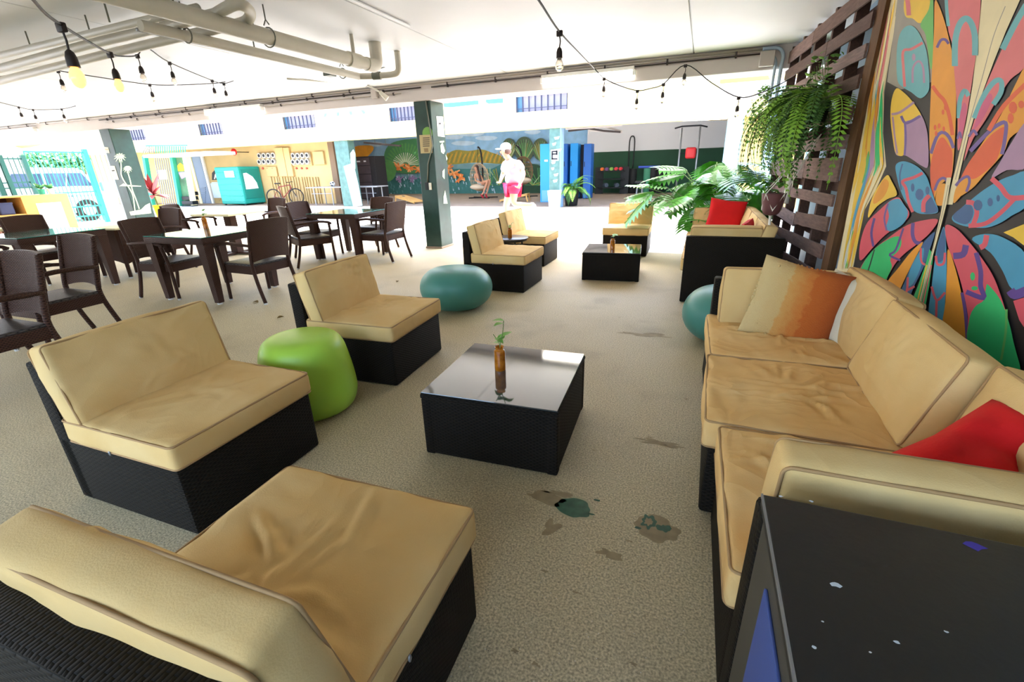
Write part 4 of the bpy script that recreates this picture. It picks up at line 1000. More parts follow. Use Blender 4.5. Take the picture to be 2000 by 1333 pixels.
paint('rd', [(652, 265), (600, 350), (520, 420), (440, 480), (380, 540), (330, 620), (290, 690), (180, 625), (138, 590), (220, 470), (330, 380), (450, 300), (560, 268)], Z6)
paint('gn', [(145, 585), (220, 470), (330, 390), (400, 375), (412, 420), (390, 470), (340, 520), (350, 570), (325, 630), (288, 682), (180, 622)], Z6)
line('vi', [(488, 285), (485, 360), (505, 410), (550, 420)], 24, Z6); line('vi', [(425, 320), (375, 460), (335, 495), (405, 530)], 14, Z6); line('dk', [(235, 460), (215, 530), (190, 610)], 8, Z6)
# lower fan
paint('or', [(555, 410), (500, 520), (440, 640), (378, 752), (308, 695), (400, 570), (480, 470)], Z6)
paint('nb', [(632, 345), (605, 440), (565, 560), (500, 690), (450, 800), (392, 772), (430, 680), (480, 560), (530, 470), (565, 405)], Z6)
paint('bl', [(560, 450), (545, 560), (490, 680), (455, 690), (470, 590), (520, 490)], Z6)
line('rd', [(540, 450), (545, 540), (590, 565)], 14, Z6); line('rd', [(455, 640), (450, 720), (430, 770)], 14, Z6); line('rd', [(450, 725), (500, 700)], 14, Z6)
paint('gn', [(598, 455), (622, 500), (595, 700), (562, 880), (470, 825), (520, 700), (570, 560)], Z6, False)
for (x0, x1, c) in [(580, 505, 'ye'), (600, 520, 'cr'), (610, 548, 'pk')]: line(c, [(x0, 560), ((x0 + x1) / 2, 700), (x1, 850)], 9, Z6)
paint('bl', [(692, 310), (705, 400), (710, 600), (700, 800), (682, 975), (592, 925), (612, 700), (640, 480), (665, 380)], Z6)
paint('nb', [(692, 320), (703, 420), (690, 520), (650, 540), (645, 470), (668, 380)], Z6)
line('rd', [(640, 500), (650, 555), (690, 550), (700, 480)], 16, Z6); line('rd', [(612, 700), (645, 790), (700, 740)], 16, Z6); line('rd', [(645, 790), (640, 960)], 16, Z6)
paint('or', [(720, 455), (770, 590), (810, 760), (830, 900), (842, 1090), (690, 1000), (703, 800), (713, 600)], Z6)
line('vi', [(812, 740), (835, 880), (850, 1090)], 22, Z6)
paint('rd', [(702, 305), (770, 320), (850, 400), (930, 500), (1010, 620), (1060, 740), (1110, 900), (1150, 1080), (1190, 1310), (870, 1120), (852, 900), (822, 740), (772, 570), (720, 440)], Z6)
paint('gn', [(985, 690), (1060, 780), (1110, 900), (1150, 1060), (1188, 1310), (872, 1115), (860, 920), (900, 830), (955, 790), (970, 705)], Z6)
dot('gn', 882, 635, 16, 28, Z6); dot('gn', 895, 712, 22, 14, Z6)
line('vi', [(838, 430), (820, 490), (755, 502)], 42, Z6); line('vi', [(905, 480), (935, 600), (935, 700), (955, 775), (840, 735)], 32, Z6); line('lg', [(1105, 850), (1100, 1000), (1070, 1180)], 16, Z6)
paint('bl', [(878, 395), (960, 358), (1080, 380), (1230, 490), (1230, 690), (1140, 715), (1080, 600), (1000, 480)], Z6)
line('rd', [(975, 365), (962, 425), (930, 448)], 36, Z6); line('vi', [(1130, 725), (1160, 755), (1230, 730)], 60, Z6)
paint('ye', [(1085, 348), (1160, 318), (1230, 290), (1230, 440), (1150, 380)], Z6, False); paint('rd', [(1150, 795), (1230, 770), (1230, 980), (1190, 920)], Z6, False)
paint('cr', [(712, -10), (742, -10), (712, 160), (668, 330), (610, 540), (556, 760), (534, 850), (528, 845), (570, 640), (632, 400), (672, 230)], Z6, False); line('gy', [(722, 40), (680, 240), (620, 460), (545, 790)], 4, Z6)
b = MB(); cols = list(paint_layers)
for i_, col in enumerate(cols):
    b.cur = i_
    for P in paint_layers[col]: b.add(P, [tuple(range(len(P)))])
o = b.build('painted_surface', [PM[c_] for c_ in cols], cv); o['kind'] = 'stuff'
bm = bmesh.new(); bm.from_mesh(o.data); bmesh.ops.triangulate(bm, faces=list(bm.faces), ngon_method='EAR_CLIP'); bm.to_mesh(o.data); bm.free()
# ---- plants
M_FERN = mat('fern_green', (124, 172, 58), 0.5, vary=0.3, vscale=8, spec=0.3); M_FERND = mat('fern_dark', (62, 104, 40), 0.55, vary=0.3, vscale=8)
M_PHIL = mat('philodendron_green', (78, 146, 44), 0.35, vary=0.25, vscale=6, spec=0.5); M_IVY = mat('ivy_green', (92, 140, 56), 0.5, vary=0.3)
M_TERRA = mat('plum_pot', (104, 62, 62), 0.5, vary=0.1); M_CORDW = mat('white_macrame', (232, 226, 214), 0.9); M_SOIL = mat('soil', (50, 38, 28), 0.95)
def frond_mesh(name, L, W, m, droop=0.9, n=26, taper=0.7):
    """arching frond: midrib with paired leaflets, each a small folded blade"""
    b = MB(); mid = []
    for k in range(n + 1):
        q = k / n; a = droop * q * 1.5; mid.append(Vector((L * (math.sin(min(a, 2.2)) / max(droop * 1.5, .01)), 0, L * (0.32 * q - 0.55 * droop * q * q * 1.3))))
    b.tube(mid, [0.003 * (1 - .7 * k / n) + .0006 for k in range(n + 1)], 4)
    for k in range(2, n):
        q = k / n; w = W * math.sin(PI * (q ** taper)) + 0.006; d = (mid[min(k + 1, n)] - mid[k - 1]).normalized()
        for s_ in (-1, 1):
            p = mid[k]; tip = p + Vector((d.x * w * .35, s_ * w, d.z * w * .35 - w * .18)); c = (p + tip) / 2; h = d * (L / n * .42)
            b.add([p, c + h + Vector((0, 0, .003)), tip, c - h - Vector((0, 0, .002))], [(0, 1, 2, 3)])
    return b.mesh(name, m, smooth=False)
def put(mesh_, name, parent, mx):
    o = bpy.data.objects.new(name, mesh_); COL.objects.link(o); o.parent = parent; o.matrix_local = mx; return o
rnd = random.Random(5)
FR = [frond_mesh('frond', L, W, m, d) for (L, W, m, d) in ((0.85, 0.06, M_FERN, 1.05), (1.05, 0.065, M_FERN, 1.3), (0.8, 0.055, M_FERND, 1.0), (1.0, 0.06, M_FERND, 1.35))]
root = plane_hit(1600, 196, TO + TN * 0.16, TN)
fern = thing('hanging_fern', 'bushy green fern hanging from the pallet trellis', 'plant', root)
pb = MB(); pb.lathe([(0.075, -0.16), (0.10, -0.02), (0.11, 0.0), (0.10, -0.01), (0.001, -0.015)], 20, Matrix.Translation((0, 0, -0.02))); pb.build('pot', mat('dark_green_pot', (28, 40, 32), 0.6), fern, smooth=True, angle=SM)
for k in range(150):
    a = math.atan2(TN.y, TN.x) + rnd.gauss(0, 0.95); up = rnd.uniform(-0.35, 0.55)
    mx = Matrix.Translation((rnd.uniform(-.06, .06), rnd.uniform(-.34, .30), rnd.uniform(-0.10, 0.06))) @ Matrix.Rotation(a, 4, 'Z') @ Matrix.Rotation(up, 4, 'Y') @ Matrix.Scale(rnd.uniform(.6, 1.05), 4)
    put(FR[rnd.randrange(4)], 'frond', fern, mx)
def small_leaf(L, W, m, name='leaf'):
    vs, fs = leaf_mesh(L, W, 0.25, 6); return MB().add(vs, fs).mesh(name, m, smooth=True)
ivl = [small_leaf(0.06, 0.05, M_IVY), small_leaf(0.045, 0.04, M_FERN)]
iv = thing('trailing_ivy', 'small leaved trailing plant at the outer edge of the trellis', 'plant', plane_hit(1512, 175, TO + TN * 0.1, TN))
for k in range(9):
    a = rnd.uniform(-.3, .3); pts = [Vector((0, 0, 0))]
    L = rnd.uniform(.35, .75)
    for j in range(1, 9): pts.append(Vector((-0.02 - 0.22 * (j / 8) ** .6 + rnd.uniform(-.02, .02) - 0.02 * k + .1, a * j * .1, 0.08 * math.sin(j) * .3 + 0.1 - L * j / 8)))
    MB().tube(smoothpath(pts, 3), 0.0025, 4).build('stem', M_STEM, iv)
    for j in range(1, 9):
        for r_ in range(2):
            put(ivl[rnd.randrange(2)], 'leaf', iv, Matrix.Translation(pts[j] + Vector((rnd.uniform(-.03, .03), rnd.uniform(-.03, .03), rnd.uniform(-.03, .03)))) @ Matrix.Rotation(rnd.uniform(0, 6.3), 4, 'Z') @ Matrix.Rotation(rnd.uniform(-.3, .9), 4, 'Y') @ Matrix.Scale(rnd.uniform(.6, 1.2), 4))
up_ = thing('trailing_ivy', 'yellow green feathery plant growing above the hanging fern', 'plant', plane_hit(1612, 150, TO + TN * 0.06, TN))
for k in range(60):
    d = Vector((rnd.uniform(-.16, .03), rnd.uniform(-.40, .40), rnd.uniform(-.12, .16)))
    put(ivl[1 if k % 3 else 0], 'leaf', up_, Matrix.Translation(d) @ Matrix.Rotation(rnd.uniform(0, 6.3), 4, 'Z') @ Matrix.Rotation(rnd.uniform(-1, .6), 4, 'Y') @ Matrix.Scale(rnd.uniform(.7, 1.3), 4))
b = MB()
for k in range(8): b.tube([(0, 0, -0.05), (-0.05, -.35 + .1 * k, .0), (-.08, -.4 + .11 * k, .1)], 0.003, 4)
b.build('stem', M_STEM, up_)
# split-leaf philodendron behind the far sofa
def phil_leaf(L, W, lobes=7):
    b = MB(); vs = []; fs = []
    b.tube([(0, 0, 0), (L * .5, 0, .02 * L), (L, 0, -.10 * L)], [0.005, .004, .001], 4)
    for k in range(lobes):
        q = (k + .4) / lobes; x = L * (0.02 + .9 * q); w = W * (0.55 + 0.9 * math.sin(PI * (q * .8 + .08))) * .62; z = 0.02 * L - 0.12 * L * q * q
        for s_ in (-1, 1):
            dx = L * (.10 + .20 * (q - .3)); r = L / lobes * .50
            p0 = Vector((x - r, 0, z)); p1 = Vector((x + r, 0, z)); t0 = Vector((x + dx * 1.0 + r * .2, s_ * w, z - w * .25)); c0 = (p0 + t0) / 2 + Vector((-r * .95, 0, w * .10)); c1 = (p1 + t0) / 2 + Vector((r * .75, 0, w * .08))
            b.add([p0, c0, t0, c1, p1], [(0, 1, 2, 3, 4)])
    b.add([(L * .9, -.02 * L, -.08 * L), (L * 1.08, 0, -.14 * L), (L * .9, .02 * L, -.08 * L)], [(0, 1, 2)])
    return b.mesh('leaf', M_PHIL, smooth=False)
PL_ = [phil_leaf(0.42, 0.30), phil_leaf(0.34, 0.26, 6), phil_leaf(0.50, 0.34, 8)]
ph = thing('philodendron', 'large split leaf philodendron in a pot behind the far sofa', 'plant', (0.24, 7.78, 0))
MB().lathe([(0.16, 0), (0.17, .02), (0.21, .36), (0.225, .40), (0.20, .40), (0.19, .36), (0.001, .36)], 28).build('pot', mat('grey_planter', (120, 118, 112), 0.7), ph, smooth=True, angle=SM)
for k in range(66):
    a = rnd.uniform(0, 2 * PI); el = rnd.uniform(0.4, 1.35); R_ = rnd.uniform(.55, 1.15)
    base = Vector((rnd.uniform(-.1, .1), rnd.uniform(-.1, .1), .38)); tip = base + Vector((math.cos(a) * math.cos(el) * R_ * 1.05, math.sin(a) * math.cos(el) * R_ * 0.8, math.sin(el) * R_ * 0.95))
    if tip.x > 0.55: tip.x = 0.55
    tip.y = max(-.22, min(.42, tip.y))
    mid = (base + tip) / 2 + Vector((0, 0, .12 * R_))
    MB().tube(smoothpath([base, mid, tip], 4), 0.007, 5).build('stem', M_STEM, ph, smooth=True)
    put(PL_[rnd.randrange(3)], 'leaf', ph, Matrix.Translation(tip) @ Matrix.Rotation(a + rnd.uniform(-.5, .5), 4, 'Z') @ Matrix.Rotation(rnd.uniform(-.25, .75), 4, 'Y') @ Matrix.Rotation(rnd.uniform(-.4, .4), 4, 'X') @ Matrix.Scale(rnd.uniform(.7, 1.1), 4))
# macrame hanger with plum pot, and a white tassel hanger
c = AY(1512, 378, 5.15)
mh = thing('hanging_planter', 'plum coloured pot in white macrame cord hanging by the trellis', 'planter', c)
MB().lathe(smoothpath([Vector((0.045, -0.20)), Vector((0.075, -0.17)), Vector((0.098, -0.06)), Vector((0.104, -0.01)), Vector((0.108, 0.0)), Vector((0.094, 0.0)), Vector((0.09, -.03)), Vector((0.002, -.035))], 3), 28).build('pot', M_TERRA, mh, smooth=True, angle=SM)
hang = plane_hit(1604, 262, TO + TN * 0.10, TN) - c
for k in range(4):
    a = PI / 4 + k * PI / 2; pr = Vector((.108 * math.cos(a), .108 * math.sin(a), 0.0)); lo = Vector((.085 * math.cos(a + .78), .085 * math.sin(a + .78), -.15)); lo2 = Vector((.085 * math.cos(a - .78), .085 * math.sin(a - .78), -.15)); bt = Vector((0, 0, -.215))
    MB().tube([hang, pr * 1.03], 0.004, 5).build('cord', M_CORDW, mh); MB().tube([pr * 1.03, lo, bt], 0.004, 5).build('cord', M_CORDW, mh); MB().tube([pr * 1.03, lo2, bt], 0.004, 5).build('cord', M_CORDW, mh)
MB().tube([(0, 0, -.21), (.004, 0, -.30)], 0.012, 7).build('tassel', M_CORDW, mh)
for k in range(10):
    put(ivl[0], 'leaf', mh, Matrix.Translation((rnd.uniform(-.06, .06), rnd.uniform(-.06, .06), rnd.uniform(0, .08))) @ Matrix.Rotation(rnd.uniform(0, 6), 4, 'Z') @ Matrix.Rotation(rnd.uniform(-1, 0), 4, 'Y') @ Matrix.Scale(1.2, 4))
c = plane_hit(1545, 330, TO + TN * 0.10, TN)
wt = thing('macrame_tassel', 'white cord tassel tied to the trellis above the sofa', 'decoration', c)
MB().tube([(0, 0, 0.0), (0.0, -.01, -.10), (0.0, -.02, -.2), (0, -.02, -.36)], [0.012, .026, .03, .032], 10).build('tassel', M_CORDW, wt, smooth=True)
MB().tube([(0, 0, 0), (0.02, -.12, 0.0), (0.02, -.14, -.18)], 0.005, 5).build('cord', M_CORDW, wt)
gp = thing('glass_bottle_ornament', 'small teal glass ornament hooked on the trellis edge', 'ornament', plane_hit(1512, 310, TO + TN * 0.08, TN))
MB().ball((0, 0, 0), (.035, .035, .045), 14, 10).build('globe', mat('teal_glass', (20, 130, 100), 0.1, trans=.4), gp, smooth=True); MB().cyl((0, 0, .04), (0, 0, .09), .006, n=8).build('hook', M_DARKMETAL, gp)
# ================================================================ FAR BUILDING ACROSS THE COURTYARD
# facade with barred vents
VZ0, VZ1 = 3.10, 3.60
vents = [(-27.0, -25.4), (-21.6, -20.1), (-16.5, -14.8), (-11.2, -9.9), (-6.1, -4.3)]
fac = struct(MB().box(-34, FY, FZ, 0.2, FY + 0.3, VZ0).build('wall_facade', M_FACADE), 'pale yellow facade above the far building opening')
MB().box(-34, FY, VZ1, 0.2, FY + 0.3, 5.2).build('upper_band', M_FACADE, fac)
edges_ = [-34] + [e for v in vents for e in v] + [0.2]
for k in range(0, len(edges_), 2): MB().box(edges_[k], FY, VZ0, edges_[k + 1], FY + 0.3, VZ1).build('pier', M_FACADE, fac)
struct(MB().box(0.2, FY, FZ, 9, FY + 0.3, 3.02).build('wall_facade_right', M_FACADE), 'pale yellow parapet at the right end of the far building')
M_VENTBACK = mat('vent_recess', (150, 146, 166), 0.8); M_BAR = mat('vent_bar', (46, 46, 66), 0.5)
for i, (a, b_) in enumerate(vents):
    t = thing('barred_window', ['barred vent window behind the palm painted column', 'barred vent window above the grey door', 'barred vent window above the electric meters', 'barred vent window just left of the green column', 'widest barred vent window above the running person'][i], 'window', ((a + b_) / 2, FY, VZ0), 0, 'barred vents in the facade')
    w = (b_ - a) / 2
    MB().box(-w, 0.12, 0, w, 0.16, VZ1 - VZ0).build('recess_back', M_VENTBACK, t)
    MB().box(-w, 0.10, 0, -w + 0.22, 0.13, VZ1 - VZ0).build('shutter', mat('blue_shutter', (70, 110, 140), 0.5), t)
    n = 8
    for k in range(n + 1): MB().cyl((-w + 0.02 + (2 * w - .04) * k / n, 0.03, 0), (-w + 0.02 + (2 * w - .04) * k / n, 0.03, VZ1 - VZ0), 0.026, n=6).build('bar', M_BAR, t)
    MB().box(-w, 0.02, 0.10, w, 0.04, 0.12).build('rail', M_BAR, t)
# painted patches on the facade
def decal(name, label, px, Y, m, parent=None):
    pts = [AY(x, y, Y) for (x, y) in px]; o = MB().prism(pts, (0, -0.004, 0)).build(name, m, parent); return o
fp = thing('facade_mural', 'blue painted bands on the facade right of the green column', 'mural', (0, 0, 0))
decal('painted_band', '', [(866, 195), (934, 190), (935, 204), (880, 210), (867, 209)], FY - 0.002, mat('sky_paint', (70, 132, 192), 0.6, vary=0.1), fp)
decal('painted_band', '', [(949, 189), (982, 187), (983, 201), (955, 203), (949, 200)], FY - 0.002, MATS['sky_paint'], fp)
fm = thing('facade_mural', 'faint teal and violet fan painted on the facade', 'mural', (0, 0, 0))
for k in range(11):
    x = 632 + k * 8.6; c_ = [(96, 170, 176), (128, 112, 172), (140, 190, 180)][k % 3]
    decal('painted_ray', '', [(x, 229 - k * .7), (x + 5, 228 - k * .7), (x + 9 - k * 1.2, 215 - .6 * k), (x + 3 - k * 1.2, 216 - .6 * k)], FY - 0.002, mat('pale_fan_%d' % (k % 3), c_, 0.7), fm)
# stair landing recess at the right above the parapet
t = thing('stair_landing', 'white landing with an orange soffit above the right parapet', 'landing', (0, 0, 0))
MB().prism([AY(1398, 152, 17.5), AY(1500, 146, 17.5), AY(1505, 158, 17.5), AY(1408, 164, 17.5)], (0, 0.4, 0)).build('soffit', mat('orange_soffit', (206, 150, 70), 0.7), t)
MB().prism([AY(1405, 166, 17.2), AY(1512, 158, 17.2), AY(1513, 172, 17.2), AY(1410, 176, 17.2)], (0, 0.3, 0)).build('slab', mat('landing_slab', (186, 190, 192), .6), t)
MB().prism([AY(1380, 150, 16.9), AY(1392, 149, 16.9), AY(1415, 185, 16.9), AY(1400, 188, 16.9)], (0, 0.4, 0)).build('stringer', M_WHITE, t)
MB().prism([AY(1380, 130, 19.5), AY(1560, 120, 19.5), AY(1560, 230, 19.5), AY(1380, 235, 19.5)], (0, 0.3, 0)).build('back_wall', mat('landing_wall', (206, 178, 110), .7), t)
MB().prism([AY(1466, 163, 17.1), AY(1493, 162, 17.1), AY(1493, 170, 17.1), AY(1467, 171, 17.1)], (0, 0.05, 0)).build('sign', mat('green_sign', (90, 160, 80), 0.5), t)
# lintels inside
struct(MB().box(-34, FY + 0.3, FZ + .03, 2, FY + 0.5, 3.3).build('trim_1', mat('grey_lintel', (178, 172, 172), 0.7)), 'grey lintel behind the facade')
struct(MB().box(-17, 20.5, 3.05, 2, 20.9, 3.3).build('trim_2', MATS['grey_lintel']), 'grey beam deeper inside the far building')
# columns
M_COLT = mat('mural_column_green', (74, 104, 96), 0.6, vary=0.2, vscale=6); M_COLL = mat('mural_column_light', (146, 168, 166), 0.6, vary=0.2, vscale=5)
ca = struct(MB().box(-14.05, 16.15, 0, -13.38, 16.55, FZ).build('column_far', M_COLT), 'far column painted with a pale plant near the storage cabinet')
decal('painted_leaf', '', [(671, 325), (690, 318), (700, 360), (708, 402), (690, 404), (682, 370)], 16.14, M_COLL, ca)
decal('painted_leaf', '', [(684, 300), (690, 292), (694, 300), (694, 330), (686, 330)], 16.138, mat('mural_leaf', (206, 226, 190), 0.7), ca)
cb = struct(MB().box(-4.93, 16.15, 0, -4.56, 16.6, FZ).build('column_far', M_COLT), 'far column with a framed black sign behind a white planter')
MB().box(-4.56, 16.16, 0, -4.545, 16.6, FZ).build('column_side', mat('pale_blue_side', (140, 172, 204), 0.6), cb)
for k in range(16):
    y = 262 + k * 6; x = 1074 + random.uniform(0, 8); w = random.uniform(6, 16)
    decal('foil_streak', '', [(x, y), (x + w, y - 2), (x + w * .8, y + 4), (x + 2, y + 5)], 16.146, M_COLL if k % 2 else M_COLT, cb)
t = thing('column_sign', 'white sheet with a bold black emblem on the far column', 'sign', (0, 0, 0))
decal('sheet', '', [(1076, 293), (1091, 292), (1091, 314), (1077, 314)], 16.14, M_WHITE, t)
for q in ([(1077, 295), (1089, 294), (1089, 297), (1077, 298)], [(1077, 300), (1089, 299), (1089, 302), (1077, 303)], [(1077, 295), (1080, 295), (1080, 312), (1077, 312)], [(1077, 309), (1089, 309), (1089, 312), (1077, 312)], [(1086, 294), (1089, 294), (1089, 303), (1086, 303)]):
    decal('emblem_stroke', '', q, 16.134, M_DARKMETAL, t)
struct(MB().box(0.55, 16.15, 0, 0.98, 16.6, FZ).build('column_far', mat('pale_aqua', (140, 178, 190), 0.6)), 'pale aqua column at the right of the gym')
struct(MB().box(0.98, 16.3, 0, 9, 16.6, FZ).build('wall_far_right', mat('far_yellow', (206, 172, 100), .7)), 'cream wall behind the philodendron')
# ---- mural on the back wall
MY = 24.99
mw = bpy.data.objects['wall_mural']
MC = {'sky': (140, 182, 216), 'cloud': (186, 208, 226), 'hill': (150, 140, 62), 'hilld': (110, 106, 60), 'sea': (110, 150, 160), 'teal': (60, 120, 120), 'scale': (84, 142, 146), 'fan': (70, 130, 86), 'fanl': (168, 196, 150), 'cor': (226, 128, 60), 'corl': (240, 170, 110), 'vio': (150, 124, 170), 'dkg': (36, 72, 52), 'tree': (70, 86, 66), 'org': (226, 156, 40), 'grn': (88, 150, 84), 'wht': (214, 220, 200)}
MM = {k: mat('mural_' + k, c, 0.7, vary=0.12, vscale=3) for k, c in MC.items()}
mlay = [0]; mural = MB(); mk = list(MM)
def mp(c, pts, sm=True):
    P = smoothpath([Vector(p) for p in pts], 3, closed=True) if sm and len(pts) > 4 else [Vector(p) for p in pts]
    mlay[0] += 1; mural.cur = mk.index(c); mural.add([AY(p.x, p.y, MY - mlay[0] * 0.0004) for p in P], [tuple(range(len(P)))])
def ml(c, pts, w):
    mlay[0] += 1; mural.cur = mk.index(c)
    for q in stroke([Vector(p) for p in pts], w): mural.add([AY(p.x, p.y, MY - mlay[0] * 0.0004) for p in q], [(0, 1, 2, 3)])
mp('sky', [(690, 255), (1160, 235), (1160, 385), (690, 392)], False)
for (x, y, w) in [(885, 268, 20), (920, 262, 26), (950, 270, 22), (905, 280, 24), (1040, 258, 16), (735, 282, 14)]: mp('cloud', [(x - w, y), (x - w / 2, y - 4), (x + w / 2, y - 4), (x + w, y - 1), (x + w / 2, y + 4), (x - w / 2, y + 4)])
mp('sea', [(690, 330), (760, 318), (860, 318), (960, 320), (1070, 320), (1070, 385), (690, 392)], False)
mp('hill', [(860, 312), (870, 303), (890, 293), (915, 295), (940, 292), (960, 298), (980, 306), (985, 320), (930, 318), (880, 322), (862, 322)])
for k in range(26):
    x = 868 + k * 4.4; ml('hilld' if k % 2 else 'org', [(x, 318), (x + 3, 308), (x + 7, 298 + 3 * math.sin(k))], 1.2)
mp('teal', [(690, 340), (760, 345), (860, 350), (870, 330), (960, 330), (985, 318), (1070, 325), (1070, 385), (690, 395)], False)
for k in range(240):
    x = random.uniform(740, 1062); y = random.uniform(338, 380)
    ml('scale' if k % 3 else 'cloud', [(x, y), (x + 1.2, y + 5)], 2.0)
# fan palm left of the column
mp('fan', [(755, 330), (750, 305), (758, 285), (775, 276), (800, 272), (825, 272), (830, 300), (828, 330), (800, 340)])
for k in range(19):
    a = PI * (0.02 + 0.96 * k / 18); ml('fanl' if k % 2 else 'wht', [(792 + 6 * math.cos(a), 322 - 5 * math.sin(a)), (792 + 26 * math.cos(a), 322 - 24 * math.sin(a))], 1.6); ml('grn', [(792 + 27 * math.cos(a), 322 - 25 * math.sin(a)), (792 + 40 * math.cos(a), 322 - 42 * math.sin(a))], 3.0)
for (cx, cy, n) in [(778, 325, 16), (800, 328, 16), (818, 332, 14), (886, 338, 20), (898, 348, 18), (876, 330, 14)]:
    for k in range(n):
        a = random.uniform(0, 2 * PI); r = random.uniform(6, 14); ml(random.choice(['cor', 'cor', 'corl']), [(cx, cy), (cx + r * math.cos(a), cy + r * .8 * math.sin(a))], 2.6)
for (cx, cy) in [(782, 350), (806, 350), (824, 352)]:
    for k in range(12):
        a = random.uniform(0, 2 * PI); ml('vio', [(cx, cy), (cx + 9 * math.cos(a), cy + 7 * math.sin(a))], 2.2)
mp('org', [(690, 288), (722, 284), (730, 290), (722, 302), (708, 312), (692, 312)]); mp('grn', [(752, 318), (766, 316), (774, 332), (768, 350), (754, 352)])
# round trees at the right
mp('dkg', [(1000, 385), (1000, 345), (985, 325), (1010, 315), (1050, 322), (1070, 330), (1070, 385)], False)
for (cx, cy, r) in [(994, 290, 14), (1024, 292, 19), (1056, 292, 16)]:
    mp('tree', [(cx + r * math.cos(a), cy + (r + 6) * math.sin(a)) for a in [k * PI / 7 for k in range(14)]])
    for k in range(22):
        a = -PI * k / 21; ml(random.choice(['fanl', 'hill', 'grn']), [(cx, cy + 26), (cx + r * .9 * math.cos(a), cy + (r + 3) * math.sin(a) * (.9 if k % 2 else .6))], 0.9)
for k in range(36):
    a = -PI * random.random(); cx = random.choice([958, 975, 1040, 1052]); ml(random.choice(['grn', 'hill', 'fanl', 'fan']), [(cx, 362), (cx + 26 * math.cos(a), 362 + 34 * math.sin(a))], 1.5)
mo = mural.build('painted_scene', [MM[k] for k in mk], mw); mo['kind'] = 'stuff'
bm = bmesh.new(); bm.from_mesh(mo.data); bmesh.ops.triangulate(bm, faces=list(bm.faces), ngon_method='EAR_CLIP'); bm.to_mesh(mo.data); bm.free()
# extend mural wall
struct(MB().box(-20.5, 25.0, 0, -16.2, 25.2, 3.3).build('wall_mural_left', mat('mural_orange', (232, 186, 96), 0.7, vary=0.1)), 'yellow and orange painted back wall')
# ---- beige meter wall
BY = 17.7
bw = struct(MB().box(-34, BY, 0, -15.7, BY + 0.25, 3.3).build('wall_meters', mat('beige_panel', (196, 166, 110), 0.7, vary=0.06, vscale=2)), 'beige wall with electric meters under the far building')
struct(MB().box(-15.75, BY - 0.05, 0, -15.45, BY + 0.3, 3.3).build('trim_3', mat('brown_door', (120, 96, 72), 0.7)), 'brown post at the end of the meter wall')
M_BEIGE2 = mat('beige_box', (190, 160, 106), 0.6); M_METER = mat('meter_glass', (176, 170, 158), 0.25)
def fbox(name, px0, py0, px1, py1, Y, d, m, parent=None, bev=0.01):
    c = (px0 + px1) / 2; ym = (py0 + py1) / 2
    x0 = AY(px0, ym, Y).x; x1 = AY(px1, ym, Y).x; z1 = AY(c, py0, Y).z; z0 = AY(c, py1, Y).z
    return MB().bbox(x0, Y, z0, x1, Y + d, z1, min(bev, d * .3, abs(x1 - x0) * .2, abs(z1 - z0) * .2), seg=1).build(name, m, parent)
for gi, (gx, lb) in enumerate(((505, 'left bank of eight round electric meters on the beige wall'), (571, 'right bank of eight round electric meters on the beige wall'))):
    t = thing('meter_bank', lb, 'electric meters', (0, 0, 0), 0, 'electric meter banks')
    fbox('meter_panel', gx - 2, 298, gx + 36, 324, BY - 0.10, 0.10, M_BEIGE2, t)
    for r_ in range(2):
        for k in range(4):
            c_ = AY(gx + 4 + k * 9, 304.5 + r_ * 12 - k * .3, BY - 0.10); m_ = MB().cyl(c_, c_ + Vector((0, -0.10, 0)), 0.14, 0.12, 14).build('meter', M_METER, t, smooth=True, angle=SM); MB().cyl(c_ + Vector((0, -0.10, 0)), c_ + Vector((0, -0.108, 0)), 0.07, n=10).build('dial', M_DARKMETAL, m_)
    for k in range(3):
        c_ = AY(gx + 8 + k * 10, 329, BY - 0.06); MB().ball(c_, 0.05, 8, 6).build('indicator', mat('red_tag', (176, 70, 56), 0.5), t)
t = thing('switch_panel', 'tall beige switch boards between the meter banks', 'panel', (0, 0, 0))
fbox('panel_box', 540, 288, 556, 345, BY - 0.14, 0.14, M_BEIGE2, t); fbox('panel_box', 557, 288, 568, 345, BY - 0.12, 0.12, M_BEIGE2, t); fbox('panel_box', 612, 296, 632, 322, BY - 0.12, 0.12, M_BEIGE2, t); fbox('panel_box', 520, 326, 540, 345, BY - 0.1, 0.1, M_BEIGE2, t)
t = thing('wall_conduits', 'row of vertical beige conduits below the meters', 'conduits', (0, 0, 0))
for k in range(18):
    x = 528 + k * 5.4 + random.uniform(-1, 1); a = AY(x, 346, BY - 0.05); MB().cyl(a, (a.x, a.y, 0.0), 0.035, n=6).build('conduit', M_BEIGE2, t)
# lit cream part of the wall, doors, signs
t = thing('service_door', 'slate blue louvred door in the cream wall', 'door', (0, 0, 0))
fbox('door_leaf', 384, 305, 402, 404, BY - 0.06, 0.06, mat('slate_door', (120, 136, 156), 0.5), t); fbox('door_frame', 402, 300, 406, 405, BY - 0.10, 0.10, M_WHITE, t); fbox('door_frame', 379, 300, 384, 405, BY - 0.10, 0.10, M_CREAM, t)
for k in range(9): fbox('louvre', 388, 366 + k * 4, 401, 368 + k * 4, BY - 0.09, 0.03, MATS['slate_door'], t)
t = thing('house_sign', 'black house shaped sign with a white figure on the cream wall', 'sign', (0, 0, 0))
decal('plate', '', [(414, 352), (414, 338), (421, 331), (429, 337), (430, 351)], BY - 0.012, M_DARKMETAL, t)
decal('figure', '', [(418, 350), (420, 340), (423, 340), (426, 350), (423, 350), (422, 345), (420, 350)], BY - 0.02, M_WHITE, t)
t = thing('wall_cabinet', 'pale blue metal box with hose below the house sign', 'cabinet', (0, 0, 0))
